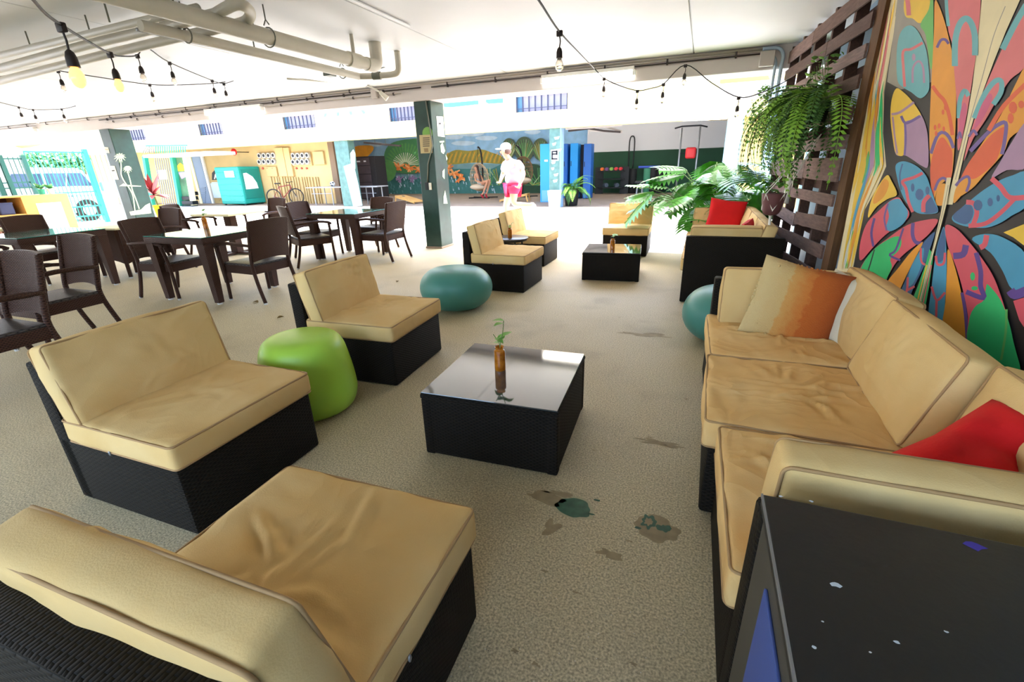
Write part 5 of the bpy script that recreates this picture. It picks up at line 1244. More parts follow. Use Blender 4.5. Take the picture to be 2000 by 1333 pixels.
fbox('box', 414, 358, 430, 387, BY - 0.25, 0.25, mat('pale_metal_box', (196, 214, 224), 0.4), t); fbox('lid', 413, 356, 431, 359, BY - 0.27, 0.27, MATS['pale_metal_box'], t)
MB().tube([AY(432, 362, BY - .1), AY(434, 375, BY - .15), AY(431, 390, BY - .15), AY(428, 392, BY - .12)], 0.02, 6).build('hose', M_BEIGE2, t)
t = thing('alarm_bell', 'round red alarm bell at the end of a conduit on the wall', 'alarm', (0, 0, 0))
c_ = AY(457, 297, 16.9); MB().ball(c_, (0.16, 0.10, 0.15), 14, 10).build('bell', mat('alarm_red', (206, 34, 30), 0.4), t, smooth=True); MB().tube([AY(398, 299, 16.95), AY(452, 297.5, 16.95)], 0.025, 6).build('conduit', M_WHITE, t); MB().tube([c_, (c_.x, c_.y + 0.1, c_.z), (c_.x, BY, c_.z)], 0.02, 6).build('bracket', M_DARKMETAL, t)
# teal kiosk
kx = AY(478, 400, 16.4); t = thing('donation_bin', 'teal ribbed donation bin with a white printed panel', 'bin', (kx.x - 0.78, 16.45 + 0.60, 0), 0.0)
M_TEALB = mat('bin_teal', (16, 142, 126), 0.45, vary=0.05); w, h_, d = 0.78, 1.74, 0.60
MB().bbox(-w, -d, 0.06, w, d, h_, 0.05).build('body', M_TEALB, t)
for k in range(6): MB().bbox(-w + .04, -d - 0.02, 0.16 + k * .26, w - .04, -d + .02, 0.20 + k * .26, 0.01).build('rib', M_TEALB, t)
MB().bbox(w - .01, -d + .10, 0.30, w + .02, d - .10, h_ - 0.12, 0.01).build('door', mat('bin_teal_dark', (12, 122, 108), 0.45), t)
MB().prism([Vector((w + .021, y, z)) for (y, z) in ((-.40, .72), (.30, .74), (.26, 1.0), (.10, 1.28), (-.2, 1.46), (-.38, 1.44))], (.006, 0, 0)).build('printed_panel', M_WHITE, t)
MB().bbox(-.1, -d - .03, 1.28, .5, -d - .015, 1.56, .004).build('label_plate', M_WHITE, t)
for (x, y) in ((-w + .1, -d + .1), (w - .1, -d + .1), (-w + .1, d - .1), (w - .1, d - .1)): MB().cyl((x, y, 0), (x, y, 0.08), 0.05).build('foot', M_BLACK, t)
# bicycle
def bicycle(loc, rz):
    t = thing('bicycle', 'dark mountain bicycle with red frame leaning by the meters', 'bicycle', loc, rz); r = 0.34
    M_TYRE = mat('tyre', (26, 24, 24), 0.7); M_FR = mat('bike_red', (120, 26, 34), 0.4)
    for x in (-0.53, 0.53):
        wl = MB().tube([(x + r * math.cos(a), 0, r + 0.025 + r * math.sin(a)) for a in [k * PI / 14 for k in range(28)]], 0.026, 8, closed=True).build('wheel', M_TYRE, t, smooth=True)
        b = MB()
        for k in range(14): a = k * PI / 7; b.cyl((x, 0.02 * (-1) ** k, r + .025), (x + r * math.cos(a), 0, r + 0.025 + r * math.sin(a)), 0.003, n=4)
        b.build('spokes', M_GREYMETAL, wl)
    P = {'r': (-0.53, 0, .365), 'bb': (-0.1, 0, .30), 'st': (-0.22, 0, .80), 'hd': (0.33, 0, .88), 'hl': (0.36, 0, .74), 'f': (0.53, 0, .365)}
    b = MB()
    for a, c, q in (('r', 'bb', .014), ('r', 'st', .012), ('bb', 'st', .018), ('bb', 'hl', .02), ('st', 'hd', .018), ('hd', 'hl', .022)): b.cyl(P[a], P[c], q, n=8)
    b.build('frame', M_FR, t, smooth=True); MB().cyl(P['hl'], P['f'], .018, n=8).build('fork', M_BLACK, t, smooth=True)
    MB().tube([(0.33, -.31, 1.0), (0.31, -.1, 1.0), (0.32, 0, .98), (0.31, .1, 1.0), (0.33, .31, 1.0)], .014, 8).build('handlebar', M_BLACK, t, smooth=True); MB().cyl(P['hd'], (0.32, 0, .99), .014, n=8).build('stem', M_BLACK, t)
    MB().bbox(-0.38, -.06, .93, -.12, .06, .98, .02).build('saddle', M_BLACK, t, smooth=True); MB().cyl(P['st'], (-0.25, 0, .94), .013, n=8).build('seat_post', M_BLACK, t)
    MB().tube([(-.1 + .09 * math.cos(a), .05, .30 + .09 * math.sin(a)) for a in [k * PI / 8 for k in range(16)]], .008, 5, closed=True).build('chainring', M_DARKMETAL, t); MB().cyl((-.1, .05, .3), (.02, .09, .18), .01, n=6).build('pedal', M_BLACK, t); MB().cyl((-.1, -.05, .3), (-.22, -.09, .42), .01, n=6).build('pedal', M_BLACK, t)
    return t
bicycle((G(553, 398).x * 16.7 / G(553, 398).y, 16.9, 0), 0.35)
# folding table with ball
ft = thing('folding_table', 'long grey folding table under the far building', 'table', (AY(680, 385, 17.0).x, 17.0, 0), 0.05)
L = 1.85; MB().bbox(-L, -.42, .74, L, .42, .78, .01).build('tabletop', mat('grey_laminate', (150, 150, 152), 0.4), ft)
for x in (-1.5, -0.55, 0.75, 1.55):
    for y in (-.34, .34): MB().cyl((x, y, 0), (x, y, .75), .025, n=8).build('leg', M_GREYMETAL, ft)
for x in (-1.08, 1.2): MB().cyl((x - .55, -.34, .5), (x + .5, -.34, .5), .015, n=6).build('brace', M_GREYMETAL, ft)
bc = AY(648, 351, 17.0); sb = thing('football', 'black and white football on the grey folding table', 'ball', (bc.x, 17.0, 0.78 + .11))
MB().ball((0, 0, 0), .11, 16, 12).build('skin', M_WHITE, sb, smooth=True)
for (a, e) in ((-1.57, .2), (-.6, .5), (-2.5, .4), (-1.2, -.6), (-2.1, -.5), (0, 1.57)):
    n_ = Vector((math.cos(a) * math.cos(e), math.sin(a) * math.cos(e), math.sin(e))); u_ = n_.orthogonal().normalized(); v_ = n_.cross(u_); MB().add([n_ * .1115 + (u_ * math.cos(k * 1.2566) + v_ * math.sin(k * 1.2566)) * .04 for k in range(5)], [(0, 1, 2, 3, 4)]).build('patch', M_BLACK, sb)
# black storage cabinet
t = thing('storage_cabinet', 'tall dark plank fronted storage cabinet under the far building', 'cabinet', (AY(729, 380, 20.0).x, 20.0, 0), -0.15)
M_PLK = mat('dark_plank', (62, 50, 54), 0.6, vary=0.15, vscale=4); MB().bbox(-.75, -.35, .05, .75, .35, 2.05, .01).build('body', mat('cabinet_black', (36, 32, 34), 0.6), t)
for k in range(5): MB().bbox(-.72, -.385, .10 + k * .385, .42, -.35, .46 + k * .385, .008, seg=1).build('plank', M_PLK, t)
MB().bbox(.45, -.38, .1, .73, -.35, 2.0, .008).build('side_door', MATS['cabinet_black'], t)
for (x, w) in ((-.35, .30), (.12, .16)): MB().box(x - w / 2, -.39, 1.80, x + w / 2, -.386, 1.86).build('lettering', mat('chalk_white', (206, 206, 210), 0.8), t)
for (x, y) in ((-.7, -.3), (.7, -.3), (-.7, .3), (.7, .3)): MB().box(x - .04, y - .04, 0, x + .04, y + .04, .06).build('foot', M_BLACK, t)
# cornhole boards
M_PLY = mat('plywood', (214, 160, 86), 0.6, vary=0.1)
def cornhole(label, loc, rz):
    t = thing('cornhole_board', label, 'game board', loc, rz, 'cornhole boards')
    b = MB(); b.prism([(-.6, -.3, .06), (.6, -.3, .30), (.6, -.3, .33), (-.6, -.3, .09)], (0, .6, 0)); b.build('board', M_PLY, t)
    MB().lathe([(.075, 0), (.076, .004)], 16, Matrix.Translation((.38, 0, .2895)) @ Matrix.Rotation(-.2, 4, 'Y')).build('hole', M_BLACK, t)
    for y in (-.3, .28): MB().box(-.6, y, 0, -.55, y + .02, .08).build('front_rail', M_PLY, t); MB().obar((.55, y + .01, .3), (.62, y + .01, 0), .02, .06).build('leg', M_PLY, t); MB().prism([(-.6, y, 0.01), (-.1, y, .12), (.6, y, .24), (.6, y, .30), (-.6, y, .06)], (0, .02, 0)).build('side_rail', M_PLY, t)
cornhole('cornhole board lying left of the green column across the courtyard', (AY(800, 390, 18.0).x, 18.0, 0), 2.9)
cornhole('cornhole board with raised end behind the running person', (AY(1005, 388, 19.0).x, 19.0, 0), 0.15)
# ---- gym corner and lockers
M_BLUE1 = mat('locker_blue', (30, 148, 220), 0.4); M_BLUE2 = mat('locker_deep', (24, 96, 178), 0.4)
t = thing('locker', 'bright blue metal locker standing left of the far column', 'locker', (0, 0, 0)); fbox('body', 1055, 281, 1079, 396, 18.6, 0.5, M_BLUE1, t); fbox('vent_panel', 1058, 372, 1076, 394, 18.585, 0.02, mat('locker_fade', (110, 170, 222), 0.5), t); fbox('handle', 1063, 312, 1070, 316, 18.56, 0.03, M_WHITE, t)
lockers = [(1100, 281, 1108, 398, M_BLUE2), (1113, 280, 1128, 372, M_BLUE1), (1139, 281, 1154, 356, M_BLUE2)]
for i, (a, b0, c_, d_, m_) in enumerate(lockers):
    Y = 20.5; zb = AY((a + c_) / 2, b0, Y).z; xa = AY(a, 340, Y).x; xb = AY(c_, 340, Y).x
    t = thing('locker', ['narrow deep blue locker directly right of the far column', 'blue locker behind the potted palm', 'rightmost blue locker at the edge of the green wall'][i], 'locker', (0, 0, 0)); MB().bbox(xa, Y, 0.02, xb, Y + .5, zb, .01, seg=1).build('body', m_, t); MB().box(xa + .03, Y - .012, zb - .9, xa + .06, Y, zb - .7).build('handle', M_DARKMETAL, t); MB().box(xa + .02, Y - .008, .1, xb - .02, Y, zb * .48).build('lower_door', m_, t); MB().box(xa + .02, Y - .008, zb * .5, xb - .02, Y, zb - .04).build('upper_door', m_, t)
t = thing('locker', 'dark grey locker bank between the blue lockers', 'locker', (0, 0, 0)); MB().bbox(AY(1108, 340, 21.05).x, 21.05, .02, AY(1152, 340, 21.05).x, 21.5, AY(1130, 283, 21.05).z, .01).build('body', mat('locker_dark', (36, 34, 48), 0.5), t)
# white planter and palm
t = thing('planter', 'tall tapered white planter in front of the far column', 'planter', (AY(1083, 380, 15.75).x, 15.75, 0)); MB().lathe([(.20, 0), (.205, .01), (.275, .60), (.26, .60), (.25, .5), (.01, .5)], 4, Matrix.Rotation(PI / 4, 4, 'Z')).build('pot', M_WHITE, t)
t = thing('potted_palm', 'feathery palm in a black pot beside the lockers', 'plant', (AY(1116, 390, 16.9).x, 16.9, 0)); MB().lathe([(.20, 0), (.22, .02), (.27, .5), (.26, .58), (.22, .58), (.2, .5), (.01, .5)], 24).build('pot', M_BLACK, t, smooth=True, angle=SM)
pf = [frond_mesh('frond', 1.05, .16, M_FERN, 1.0, 20), frond_mesh('frond', 0.9, .15, M_FERND, 1.2, 20)]
for k in range(26):
    a = rnd.uniform(-2.4, 1.2); put(pf[k % 2], 'frond', t, Matrix.Translation((0, 0, .5)) @ Matrix.Rotation(a, 4, 'Z') @ Matrix.Rotation(rnd.uniform(-1.1, .1), 4, 'Y') @ Matrix.Scale(rnd.uniform(.8, 1.15), 4))
# pull-up frame
t = thing('pull_up_station', 'tall steel pull up frame with a red pad before the green wall', 'gym equipment', (0, 0, 0)); PY = 20.0
pa0 = AY(1332, 250, PY); pb0 = AY(1368, 247, PY)
for p_, nm in ((pa0, 'post'), (pb0, 'post')): MB().cyl((p_.x, PY, 0), (p_.x, PY, p_.z), .035, n=10).build('post', M_GREYMETAL, t, smooth=True)
MB().tube([AY(1318, 251, PY), AY(1332, 247, PY), AY(1368, 245, PY), AY(1382, 248, PY)], .028, 8).build('pull_bar', M_DARKMETAL, t, smooth=True)
pc = AY(1349, 299, PY); MB().bbox(pc.x - .19, PY - .12, pc.z - .2, pc.x + .19, PY + .02, pc.z + .2, .07, seg=3).build('pad', mat('red_pad', (206, 40, 44), 0.5), t, smooth=True)
MB().cyl((pa0.x, PY, pc.z), (pb0.x, PY, pc.z), .02, n=8).build('crossbar', M_DARKMETAL, t)
for p_ in (pa0, pb0): MB().bbox(p_.x - .06, PY - .5, 0, p_.x + .06, PY + .5, .06, .01).build('foot', M_DARKMETAL, t)
# dumbbell rack with dumbbells
RX0, RX1 = AY(1168, 350, 23.6).x, AY(1218, 350, 23.6).x; rk = thing('dumbbell_rack', 'black dumbbell rack against the green gym wall', 'gym equipment', (0, 0, 0))
for x in (RX0, RX1): MB().obar((x, 23.9, 0), (x, 23.9, 1.25), .08, .4).build('upright', M_BLACK, rk)
zs = [AY(1192, 330, 23.6).z - .08, .72, .32]
for z in zs: MB().bbox(RX0, 23.5, z - .05, RX1, 23.9, z, .01).build('shelf', M_BLACK, rk)
dc = [(226, 110, 40), (130, 80, 140), (150, 200, 90), (226, 60, 70), (226, 50, 60)]
for k in range(5):
    x = RX0 + (RX1 - RX0) * (.14 + .18 * k); d = thing('dumbbell', ['orange dumbbell at the left of the rack top shelf', 'purple dumbbell on the rack top shelf', 'light green dumbbell in the middle of the top shelf', 'red dumbbell right of the green one on the rack', 'red dumbbell at the right end of the rack top shelf'][k], 'dumbbell', (x, 23.7, zs[0] + .075), PI / 2, 'coloured dumbbells'); m_ = mat('dumbbell_%d' % k, dc[k], 0.5)
    for s_ in (-.11, .11): MB().cyl((s_ - .045, 0, 0), (s_ + .045, 0, 0), .075, n=8).build('head', m_, d)
    MB().cyl((-.1, 0, 0), (.1, 0, 0), .018, n=8).build('grip', M_GREYMETAL, d)
for k in range(2):
    x = RX0 + (RX1 - RX0) * (.3 + .42 * k); d = thing('dumbbell', ['grey dumbbell left on the lower rack shelf', 'grey dumbbell right on the lower rack shelf'][k], 'dumbbell', (x, 23.7, zs[2] + .1), PI / 2 + .4, 'grey dumbbells')
    for s_ in (-.13, .13): MB().cyl((s_ - .05, 0, 0), (s_ + .05, 0, 0), .1, n=8).build('head', mat('grey_rubber', (70, 80, 96), 0.5), d)
    MB().cyl((-.1, 0, 0), (.1, 0, 0), .018, n=8).build('grip', M_GREYMETAL, d)
# foam rolls
for i, (px, col, lb) in enumerate(((1235, (26, 26, 28), 'black foam roller standing at the left behind the gym stool'), (1263, (70, 140, 110), 'green foam roller standing between black rollers'), (1275, (30, 30, 30), 'black foam roller right of the green roller'), (1288, (28, 28, 30), 'rightmost black foam roller at the green wall'))):
    x = AY(px, 360, 24.2).x; t = thing('foam_roller', lb, 'foam roller', (x, 24.2, 0), 0, 'standing foam rollers'); MB().lathe([(.17, 0), (.185, .02), (.185, 1.12), (.17, 1.14)], 16).build('cylinder', mat('foam_%d' % i, col, 0.7), t, smooth=True, angle=SM); MB().lathe([(.05, 1.1401), (.051, 1.145)], 10).build('core', M_BLACK, t)
x = AY(1267, 340, 24.2).x; t = thing('foam_roller', 'blue mat roll lying across the standing foam rollers', 'mat', (x, 24.2, 1.20)); MB().cyl((-.5, 0, 0), (.5, 0, 0), .058, n=14).build('roll', mat('blue_mat', (66, 90, 190), 0.7), t, smooth=True, angle=SM); MB().cyl((-.505, 0, 0), (.505, 0, 0), .02, n=8).build('core', M_BLACK, t)
x = AY(1249, 375, 21.0).x; t = thing('gym_stool', 'low black stool with light legs before the green wall', 'stool', (x, 21.0, 0)); MB().bbox(-.22, -.2, .56, .22, .2, .68, .04, seg=3).build('seat', M_BLACK, t, smooth=True)
for (a, c_) in ((-.12, -.1), (.12, -.1), (-.12, .1), (.12, .1)): MB().cyl((a, c_, 0), (a * .8, c_ * .8, .57), .03, n=8).build('leg', M_GREYMETAL, t)
t = thing('exercise_band', 'black exercise band looped over a hook on the green wall', 'band', (0, 0, 0)); bx = AY(1234, 290, 24.55); MB().tube(smoothpath([bx + Vector((-.1, 0, -.9)), bx + Vector((-.12, 0, .3)), bx + Vector((0, 0, .55)), bx + Vector((.12, 0, .3)), bx + Vector((.1, 0, -.9))], 5), .03, 6).build('loop', M_BLACK, t, smooth=True)
MB().cyl(bx + Vector((0, 0, .5)), bx + Vector((0, .1, .5)), .02, n=6).build('hook', M_GREYMETAL, t)
# ceiling services of the gym
t = thing('gym_ceiling_pipes', 'tangle of dark pipes under the ceiling before the gym wall', 'pipes', (0, 0, 0))
for k, q in enumerate(([(1105, 252), (1190, 247), (1215, 244)], [(1120, 246), (1180, 256), (1212, 258)], [(1150, 262), (1152, 255), (1215, 258)], [(1110, 256), (1160, 250)], [(1170, 244), (1215, 257)])): MB().tube([AY(x, y, 19.0 + .1 * k) for (x, y) in q], .04, 6).build('pipe', M_DARKPIPE if k % 2 else M_COND, t)
t = thing('fluorescent_batten', 'lit batten under the far ceiling above the pull up frame', 'lamp', (0, 0, 0)); pa, pb_ = AY(1245, 239, 17.2), AY(1420, 231, 17.2); MB().tube([pa, pb_], .03, 8).build('tube', M_TUBE, t, smooth=True); MB().obar(pa + Vector((0, 0, .06)), pb_ + Vector((0, 0, .06)), .1, .05).build('housing', M_WHITE, t); MB().cyl(pa.lerp(pb_, .2), pa.lerp(pb_, .2) + Vector((0, 0, .75)), .012, n=5).build('hanger', M_ROD, t); MB().cyl(pa.lerp(pb_, .8), pa.lerp(pb_, .8) + Vector((0, 0, .75)), .012, n=5).build('hanger', M_ROD, t)
t = thing('fluorescent_batten', 'dark hung batten above the mural left of the green column', 'lamp', (0, 0, 0)); pa, pb_ = AY(712, 279, 19.5), AY(782, 285, 19.5); MB().obar(pa, pb_, .15, .08).build('housing', M_DARKPIPE, t)
for f_ in (.3, .6): c_ = pa.lerp(pb_, f_); MB().cyl(c_, (c_.x, c_.y, 3.3), .01, n=5).build('hanger', M_ROD, t)

# battens that light the rooms under the far building
for i, (x, y, lb) in enumerate(((-2.5, 21.5, 'far ceiling batten above the dumbbell rack'), (-7.0, 21.5, 'far ceiling batten above the blue lockers'), (-11.0, 21.5, 'far ceiling batten before the mural'), (-15.0, 21.5, 'far ceiling batten behind the storage cabinet'))):
    t = thing('fluorescent_batten', lb, 'lamp', (x, y, 0), 0, 'battens under the far ceiling')
    MB().bbox(-.75, -.05, 3.23, .75, .05, 3.3, .005).build('housing', M_WHITE, t); MB().tube([(-.72, 0, 3.205), (.72, 0, 3.205)], .025, 10).build('tube', mat('far_tube', (255, 255, 250), .4, emit=(255, 250, 240), estr=60.0), t, smooth=True)
# ================================================================ PEOPLE
def skin(name, verts, edges, m, parent, levels=2, smooth=True):
    """verts: {key: (point, radius)}; first key is the root"""
    keys = list(verts); me = bpy.data.meshes.new(name + '_sk')
    me.from_pydata([tuple(verts[k][0]) for k in keys], [(keys.index(a), keys.index(b)) for a, b in edges], [])
    o = bpy.data.objects.new(name + '_tmp', me); COL.objects.link(o)
    md = o.modifiers.new('skin', 'SKIN'); md.use_smooth_shade = True; md.branch_smoothing = 0.6
    sv = me.skin_vertices[0].data
    for i, k in enumerate(keys):
        r = verts[k][1]; sv[i].radius = (r, r) if not isinstance(r, tuple) else r; sv[i].use_root = (i == 0)
    sb_ = o.modifiers.new('sub', 'SUBSURF'); sb_.levels = levels; sb_.render_levels = levels
    dg = bpy.context.evaluated_depsgraph_get(); dg.update()
    me2 = bpy.data.meshes.new_from_object(o.evaluated_get(dg)); bpy.data.objects.remove(o)
    me2.name = name; me2.materials.clear(); me2.materials.append(m)
    me2.polygons.foreach_set('use_smooth', [True] * len(me2.polygons))
    r_ = bpy.data.objects.new(name, me2); COL.objects.link(r_); r_.parent = parent
    return r_
def hand_chains(V, E, wrist, pfx, d, side, nrm, s=1.0, curl=0.5):
    """palm and five bent fingers grown from the wrist"""
    w = V[wrist][0]; d = d.normalized(); side = side.normalized(); nrm = nrm.normalized()
    V[pfx + 'palm'] = (w + d * .055 * s, .026 * s); E.append((wrist, pfx + 'palm'))
    for k, (off, ln) in enumerate(((-.03, .068), (-.01, .08), (.01, .075), (.03, .06))):
        b0 = w + d * .085 * s + side * off * s; b1 = b0 + (d * (1 - curl * .5) + nrm * curl) * ln * .5 * s; b2 = b1 + (d * (1 - curl * 1.2) + nrm * curl * 1.3) * ln * .5 * s
        for j, (p, r) in enumerate(((b0, .011), (b1, .0095), (b2, .008))): V['%sf%d%d' % (pfx, k, j)] = (p, r * s)
        E += [(pfx + 'palm', '%sf%d0' % (pfx, k)), ('%sf%d0' % (pfx, k), '%sf%d1' % (pfx, k)), ('%sf%d1' % (pfx, k), '%sf%d2' % (pfx, k))]
    t0 = w + d * .035 * s - side * .035 * s; t1 = t0 + (d * .6 - side * .5 + nrm * .4) * .045 * s
    V[pfx + 't0'] = (t0, .013 * s); V[pfx + 't1'] = (t1, .010 * s); E += [(pfx + 'palm', pfx + 't0'), (pfx + 't0', pfx + 't1')]
M_SKIN = mat('skin', (226, 176, 146), 0.55, spec=0.3); M_SKIN2 = mat('skin_tan', (196, 140, 108), 0.55, spec=0.3)
RY = 9.0
def rp(px, py, dy=0.0): return AY(px, py, RY + dy)
pr = thing('person', 'person running left in a pale pink shirt, crimson shorts and white cap', 'person', (0, 0, 0))
V = {'pelvis': (rp(1001, 362), .125), 'belly': (rp(1002, 348), .125), 'chest': (rp(1001, 328), .150), 'neck0': (rp(995, 313), .075), 'neck': (rp(990, 306), .058), 'jaw': (rp(986.5, 300), .070), 'head': (rp(986, 293), .092), 'crown': (rp(988, 287), .078)}
E = [('pelvis', 'belly'), ('belly', 'chest'), ('chest', 'neck0'), ('neck0', 'neck'), ('neck', 'jaw'), ('jaw', 'head'), ('head', 'crown')]
V.update({'sh1': (rp(1011, 318, -.16), .068), 'el1': (rp(1023, 340, -.24), .048), 'wr1': (rp(1016, 358, -.30), .034)}); E += [('chest', 'sh1'), ('sh1', 'el1'), ('el1', 'wr1')]
V.update({'sh2': (rp(988, 320, .17), .068), 'el2': (rp(982, 341, .24), .048), 'wr2': (rp(978, 352, .10), .034)}); E += [('chest', 'sh2'), ('sh2', 'el2'), ('el2', 'wr2')]
V.update({'hip1': (rp(1004, 370, -.09), .108), 'kn1': (rp(1003, 399, -.10), .066), 'an1': (rp(1034, 401, -.10), .042), 'he1': (rp(1042, 398, -.10), .040), 'to1': (rp(1043, 411, -.10), .030)}); E += [('pelvis', 'hip1'), ('hip1', 'kn1'), ('kn1', 'an1'), ('an1', 'he1'), ('he1', 'to1')]
g0 = G(996, 458); zz = lambda p, z: Vector((p.x, p.y, z))
V.update({'hip2': (rp(998, 370, .09), .108), 'kn2': (rp(988, 403, .09), .066), 'an2': (rp(994, 448, .09), .044)})
an = V['an2'][0]; an = Vector((an.x, an.y, 0.09)); V['an2'] = (an, .044); V['to2'] = (an + Vector((-.16, 0, -.055)), .034); V['he2'] = (an + Vector((.04, 0, -.05)), .038); E += [('pelvis', 'hip2'), ('hip2', 'kn2'), ('kn2', 'an2'), ('an2', 'to2'), ('an2', 'he2')]
for w_, el_ in (('wr1', 'el1'), ('wr2', 'el2')):
    d_ = V[w_][0] - V[el_][0]; hand_chains(V, E, w_, w_, d_, Vector((0, 1, 0)).cross(d_), Vector((-.6, .2, .4)), 1.0, .8)
skin('body', V, E, M_SKIN, pr)
def sub(keys, grow): return {k: (V[k][0], V[k][1] + grow) for k in keys}
sv_ = {'pelvis': (rp(1003, 360), .158), 'b2': (rp(1003, 354), .18), 'belly': (rp(1003, 346), .19), 'c2': (rp(1002, 337), .19), 'chest': (rp(1001, 328), .185), 'neck0': (rp(996, 314), .088), 'sh1': (V['sh1'][0], .088), 'sl1': (V['sh1'][0].lerp(V['el1'][0], .75), .085), 'sh2': (V['sh2'][0], .088), 'sl2': (V['sh2'][0].lerp(V['el2'][0], .75), .085)}
skin('shirt', sv_, [('pelvis', 'b2'), ('b2', 'belly'), ('belly', 'c2'), ('c2', 'chest'), ('chest', 'neck0'), ('chest', 'sh1'), ('sh1', 'sl1'), ('chest', 'sh2'), ('sh2', 'sl2')], mat('pink_shirt', (232, 190, 206), 0.8, vary=0.06, vscale=8), pr)
sv_ = {'pelvis': (rp(1002, 364), .152), 'hip1': (V['hip1'][0], .128), 'k1': (V['hip1'][0].lerp(V['kn1'][0], .42), .115), 'hip2': (V['hip2'][0], .128), 'k2': (V['hip2'][0].lerp(V['kn2'][0], .42), .115)}
skin('shorts', sv_, [('pelvis', 'hip1'), ('hip1', 'k1'), ('pelvis', 'hip2'), ('hip2', 'k2')], mat('crimson_shorts', (206, 40, 92), 0.7), pr)
hc = rp(987, 290); MB().ball(hc + Vector((0.01, 0, .022)), (.112, .098, .085), 16, 10).build('cap', mat('white_cap', (226, 240, 242), 0.7), pr, smooth=True)
MB().ball(hc + Vector((-.13, 0, -.005)), (.085, .075, .012), 14, 6).build('cap_peak', MATS['white_cap'], pr, smooth=True)
MB().ball(hc + Vector((.045, 0, -.055)), (.072, .088, .06), 12, 8).build('hair', mat('grey_brown_hair', (104, 78, 66), 0.7), pr, smooth=True)
MB().ball(hc + Vector((-.098, 0, -.062)), (.022, .016, .025), 8, 6).build('nose', M_SKIN, pr, smooth=True); MB().ball(hc + Vector((.005, -.094, -.055)), (.02, .012, .032), 8, 6).build('ear', M_SKIN, pr, smooth=True)
for s_ in (-1, 1): MB().ball(hc + Vector((-.085, s_ * .034, -.038)), .010, 8, 6).build('eye', M_DARKMETAL, pr)
MB().ball(hc + Vector((-.078, 0, -.105)), (.012, .026, .007), 8, 6).build('mouth', mat('lip', (180, 100, 96), 0.5), pr)
for k, an_, to_ in ((1, V['he1'][0], V['to1'][0]), (2, V['he2'][0], V['to2'][0])):
    skin('shoe', {'a': (an_.lerp(to_, .02), .052), 'b': (an_.lerp(to_, .5), .05), 'c': (an_.lerp(to_, 1.12), .04)}, [('a', 'b'), ('b', 'c')], mat('pale_shoe', (232, 226, 220), 0.6), pr)
# seated woman in an egg chair
WY = 20.6
def wp(px, py, dy=0.0): return AY(px, py, WY + dy)
pw = thing('person', 'person with long brown hair seated in a hanging egg chair, red shoes', 'person', (0, 0, 0))
V = {'pelvis': (wp(934, 361), .135), 'belly': (wp(933, 354), .115), 'chest': (wp(932, 345), .125), 'neck0': (wp(931, 339), .06), 'neck': (wp(931, 336), .05), 'jaw': (wp(930.5, 332.5), .066), 'head': (wp(930, 328.5), .085), 'crown': (wp(930.5, 325.5), .07)}
E = [('pelvis', 'belly'), ('belly', 'chest'), ('chest', 'neck0'), ('neck0', 'neck'), ('neck', 'jaw'), ('jaw', 'head'), ('head', 'crown')]
V.update({'sh1': (wp(927, 342, -.05), .055), 'el1': (wp(929, 353, -.2), .04), 'wr1': (wp(939, 357, -.33), .03), 'sh2': (wp(938, 342, .05), .055), 'el2': (wp(943, 352, -.1), .04), 'wr2': (wp(944, 357, -.28), .03)}); E += [('chest', 'sh1'), ('sh1', 'el1'), ('el1', 'wr1'), ('chest', 'sh2'), ('sh2', 'el2'), ('el2', 'wr2')]
V.update({'hip1': (wp(937, 360, -.1), .09), 'kn1': (wp(952, 354, -.35), .062), 'an1': (wp(944, 377, -.4), .042), 'to1': (wp(940, 381.5, -.5), .032), 'hip2': (wp(939, 359, .08), .09), 'kn2': (wp(957, 352, -.12), .062), 'an2': (wp(951, 376, -.25), .042), 'to2': (wp(949, 380.5, -.38), .032)}); E += [('pelvis', 'hip1'), ('hip1', 'kn1'), ('kn1', 'an1'), ('an1', 'to1'), ('pelvis', 'hip2'), ('hip2', 'kn2'), ('kn2', 'an2'), ('an2', 'to2')]
for w_, el_ in (('wr1', 'el1'), ('wr2', 'el2')):
    d_ = V[w_][0] - V[el_][0]; hand_chains(V, E, w_, w_, d_, Vector((0, 0, 1)).cross(d_), Vector((0, -.3, -.6)), .9, .5)
for k in ('to1', 'to2'):
    p_, r_ = V[k]; V[k] = (Vector((p_.x, p_.y, max(.045, p_.z))), r_)
skin('body', V, E, M_SKIN2, pw)
skin('dress', {'pelvis': (wp(934, 361), .15), 'belly': (wp(933, 354), .128), 'chest': (wp(932, 346), .136), 'h1': (wp(942, 358, -.2), .105), 'h2': (wp(945, 357, 0), .10)}, [('pelvis', 'belly'), ('belly', 'chest'), ('pelvis', 'h1'), ('pelvis', 'h2')], mat('grey_top', (170, 160, 150), 0.8), pw)
hd = V['head'][0]; M_HAIR = mat('dark_brown_hair', (58, 36, 30), 0.6)
MB().ball(hd + Vector((.01, .03, .02)), (.105, .10, .12), 14, 10).build('hair', M_HAIR, pw, smooth=True)
skin('hair_lock', {'a': (hd + Vector((.08, -.02, 0)), .05), 'b': (wp(936, 340, -.12), .05), 'c': (wp(938, 349, -.16), .045), 'd': (wp(939, 355, -.2), .025)}, [('a', 'b'), ('b', 'c'), ('c', 'd')], M_HAIR, pw)
MB().ball(hd + Vector((-.01, -.045, -.02)), (.068, .055, .088), 14, 10).build('face', M_SKIN2, pw, smooth=True); MB().ball(hd + Vector((-.015, -.10, -.025)), (.012, .016, .02), 8, 6).build('nose', M_SKIN2, pw, smooth=True)
for s_ in (-1, 1): MB().ball(hd + Vector((-.012 + s_ * .028, -.092, 0)), .009, 8, 6).build('eye', M_DARKMETAL, pw)
MB().ball(hd + Vector((-.015, -.094, -.062)), (.022, .008, .007), 8, 6).build('mouth', MATS['lip'], pw)
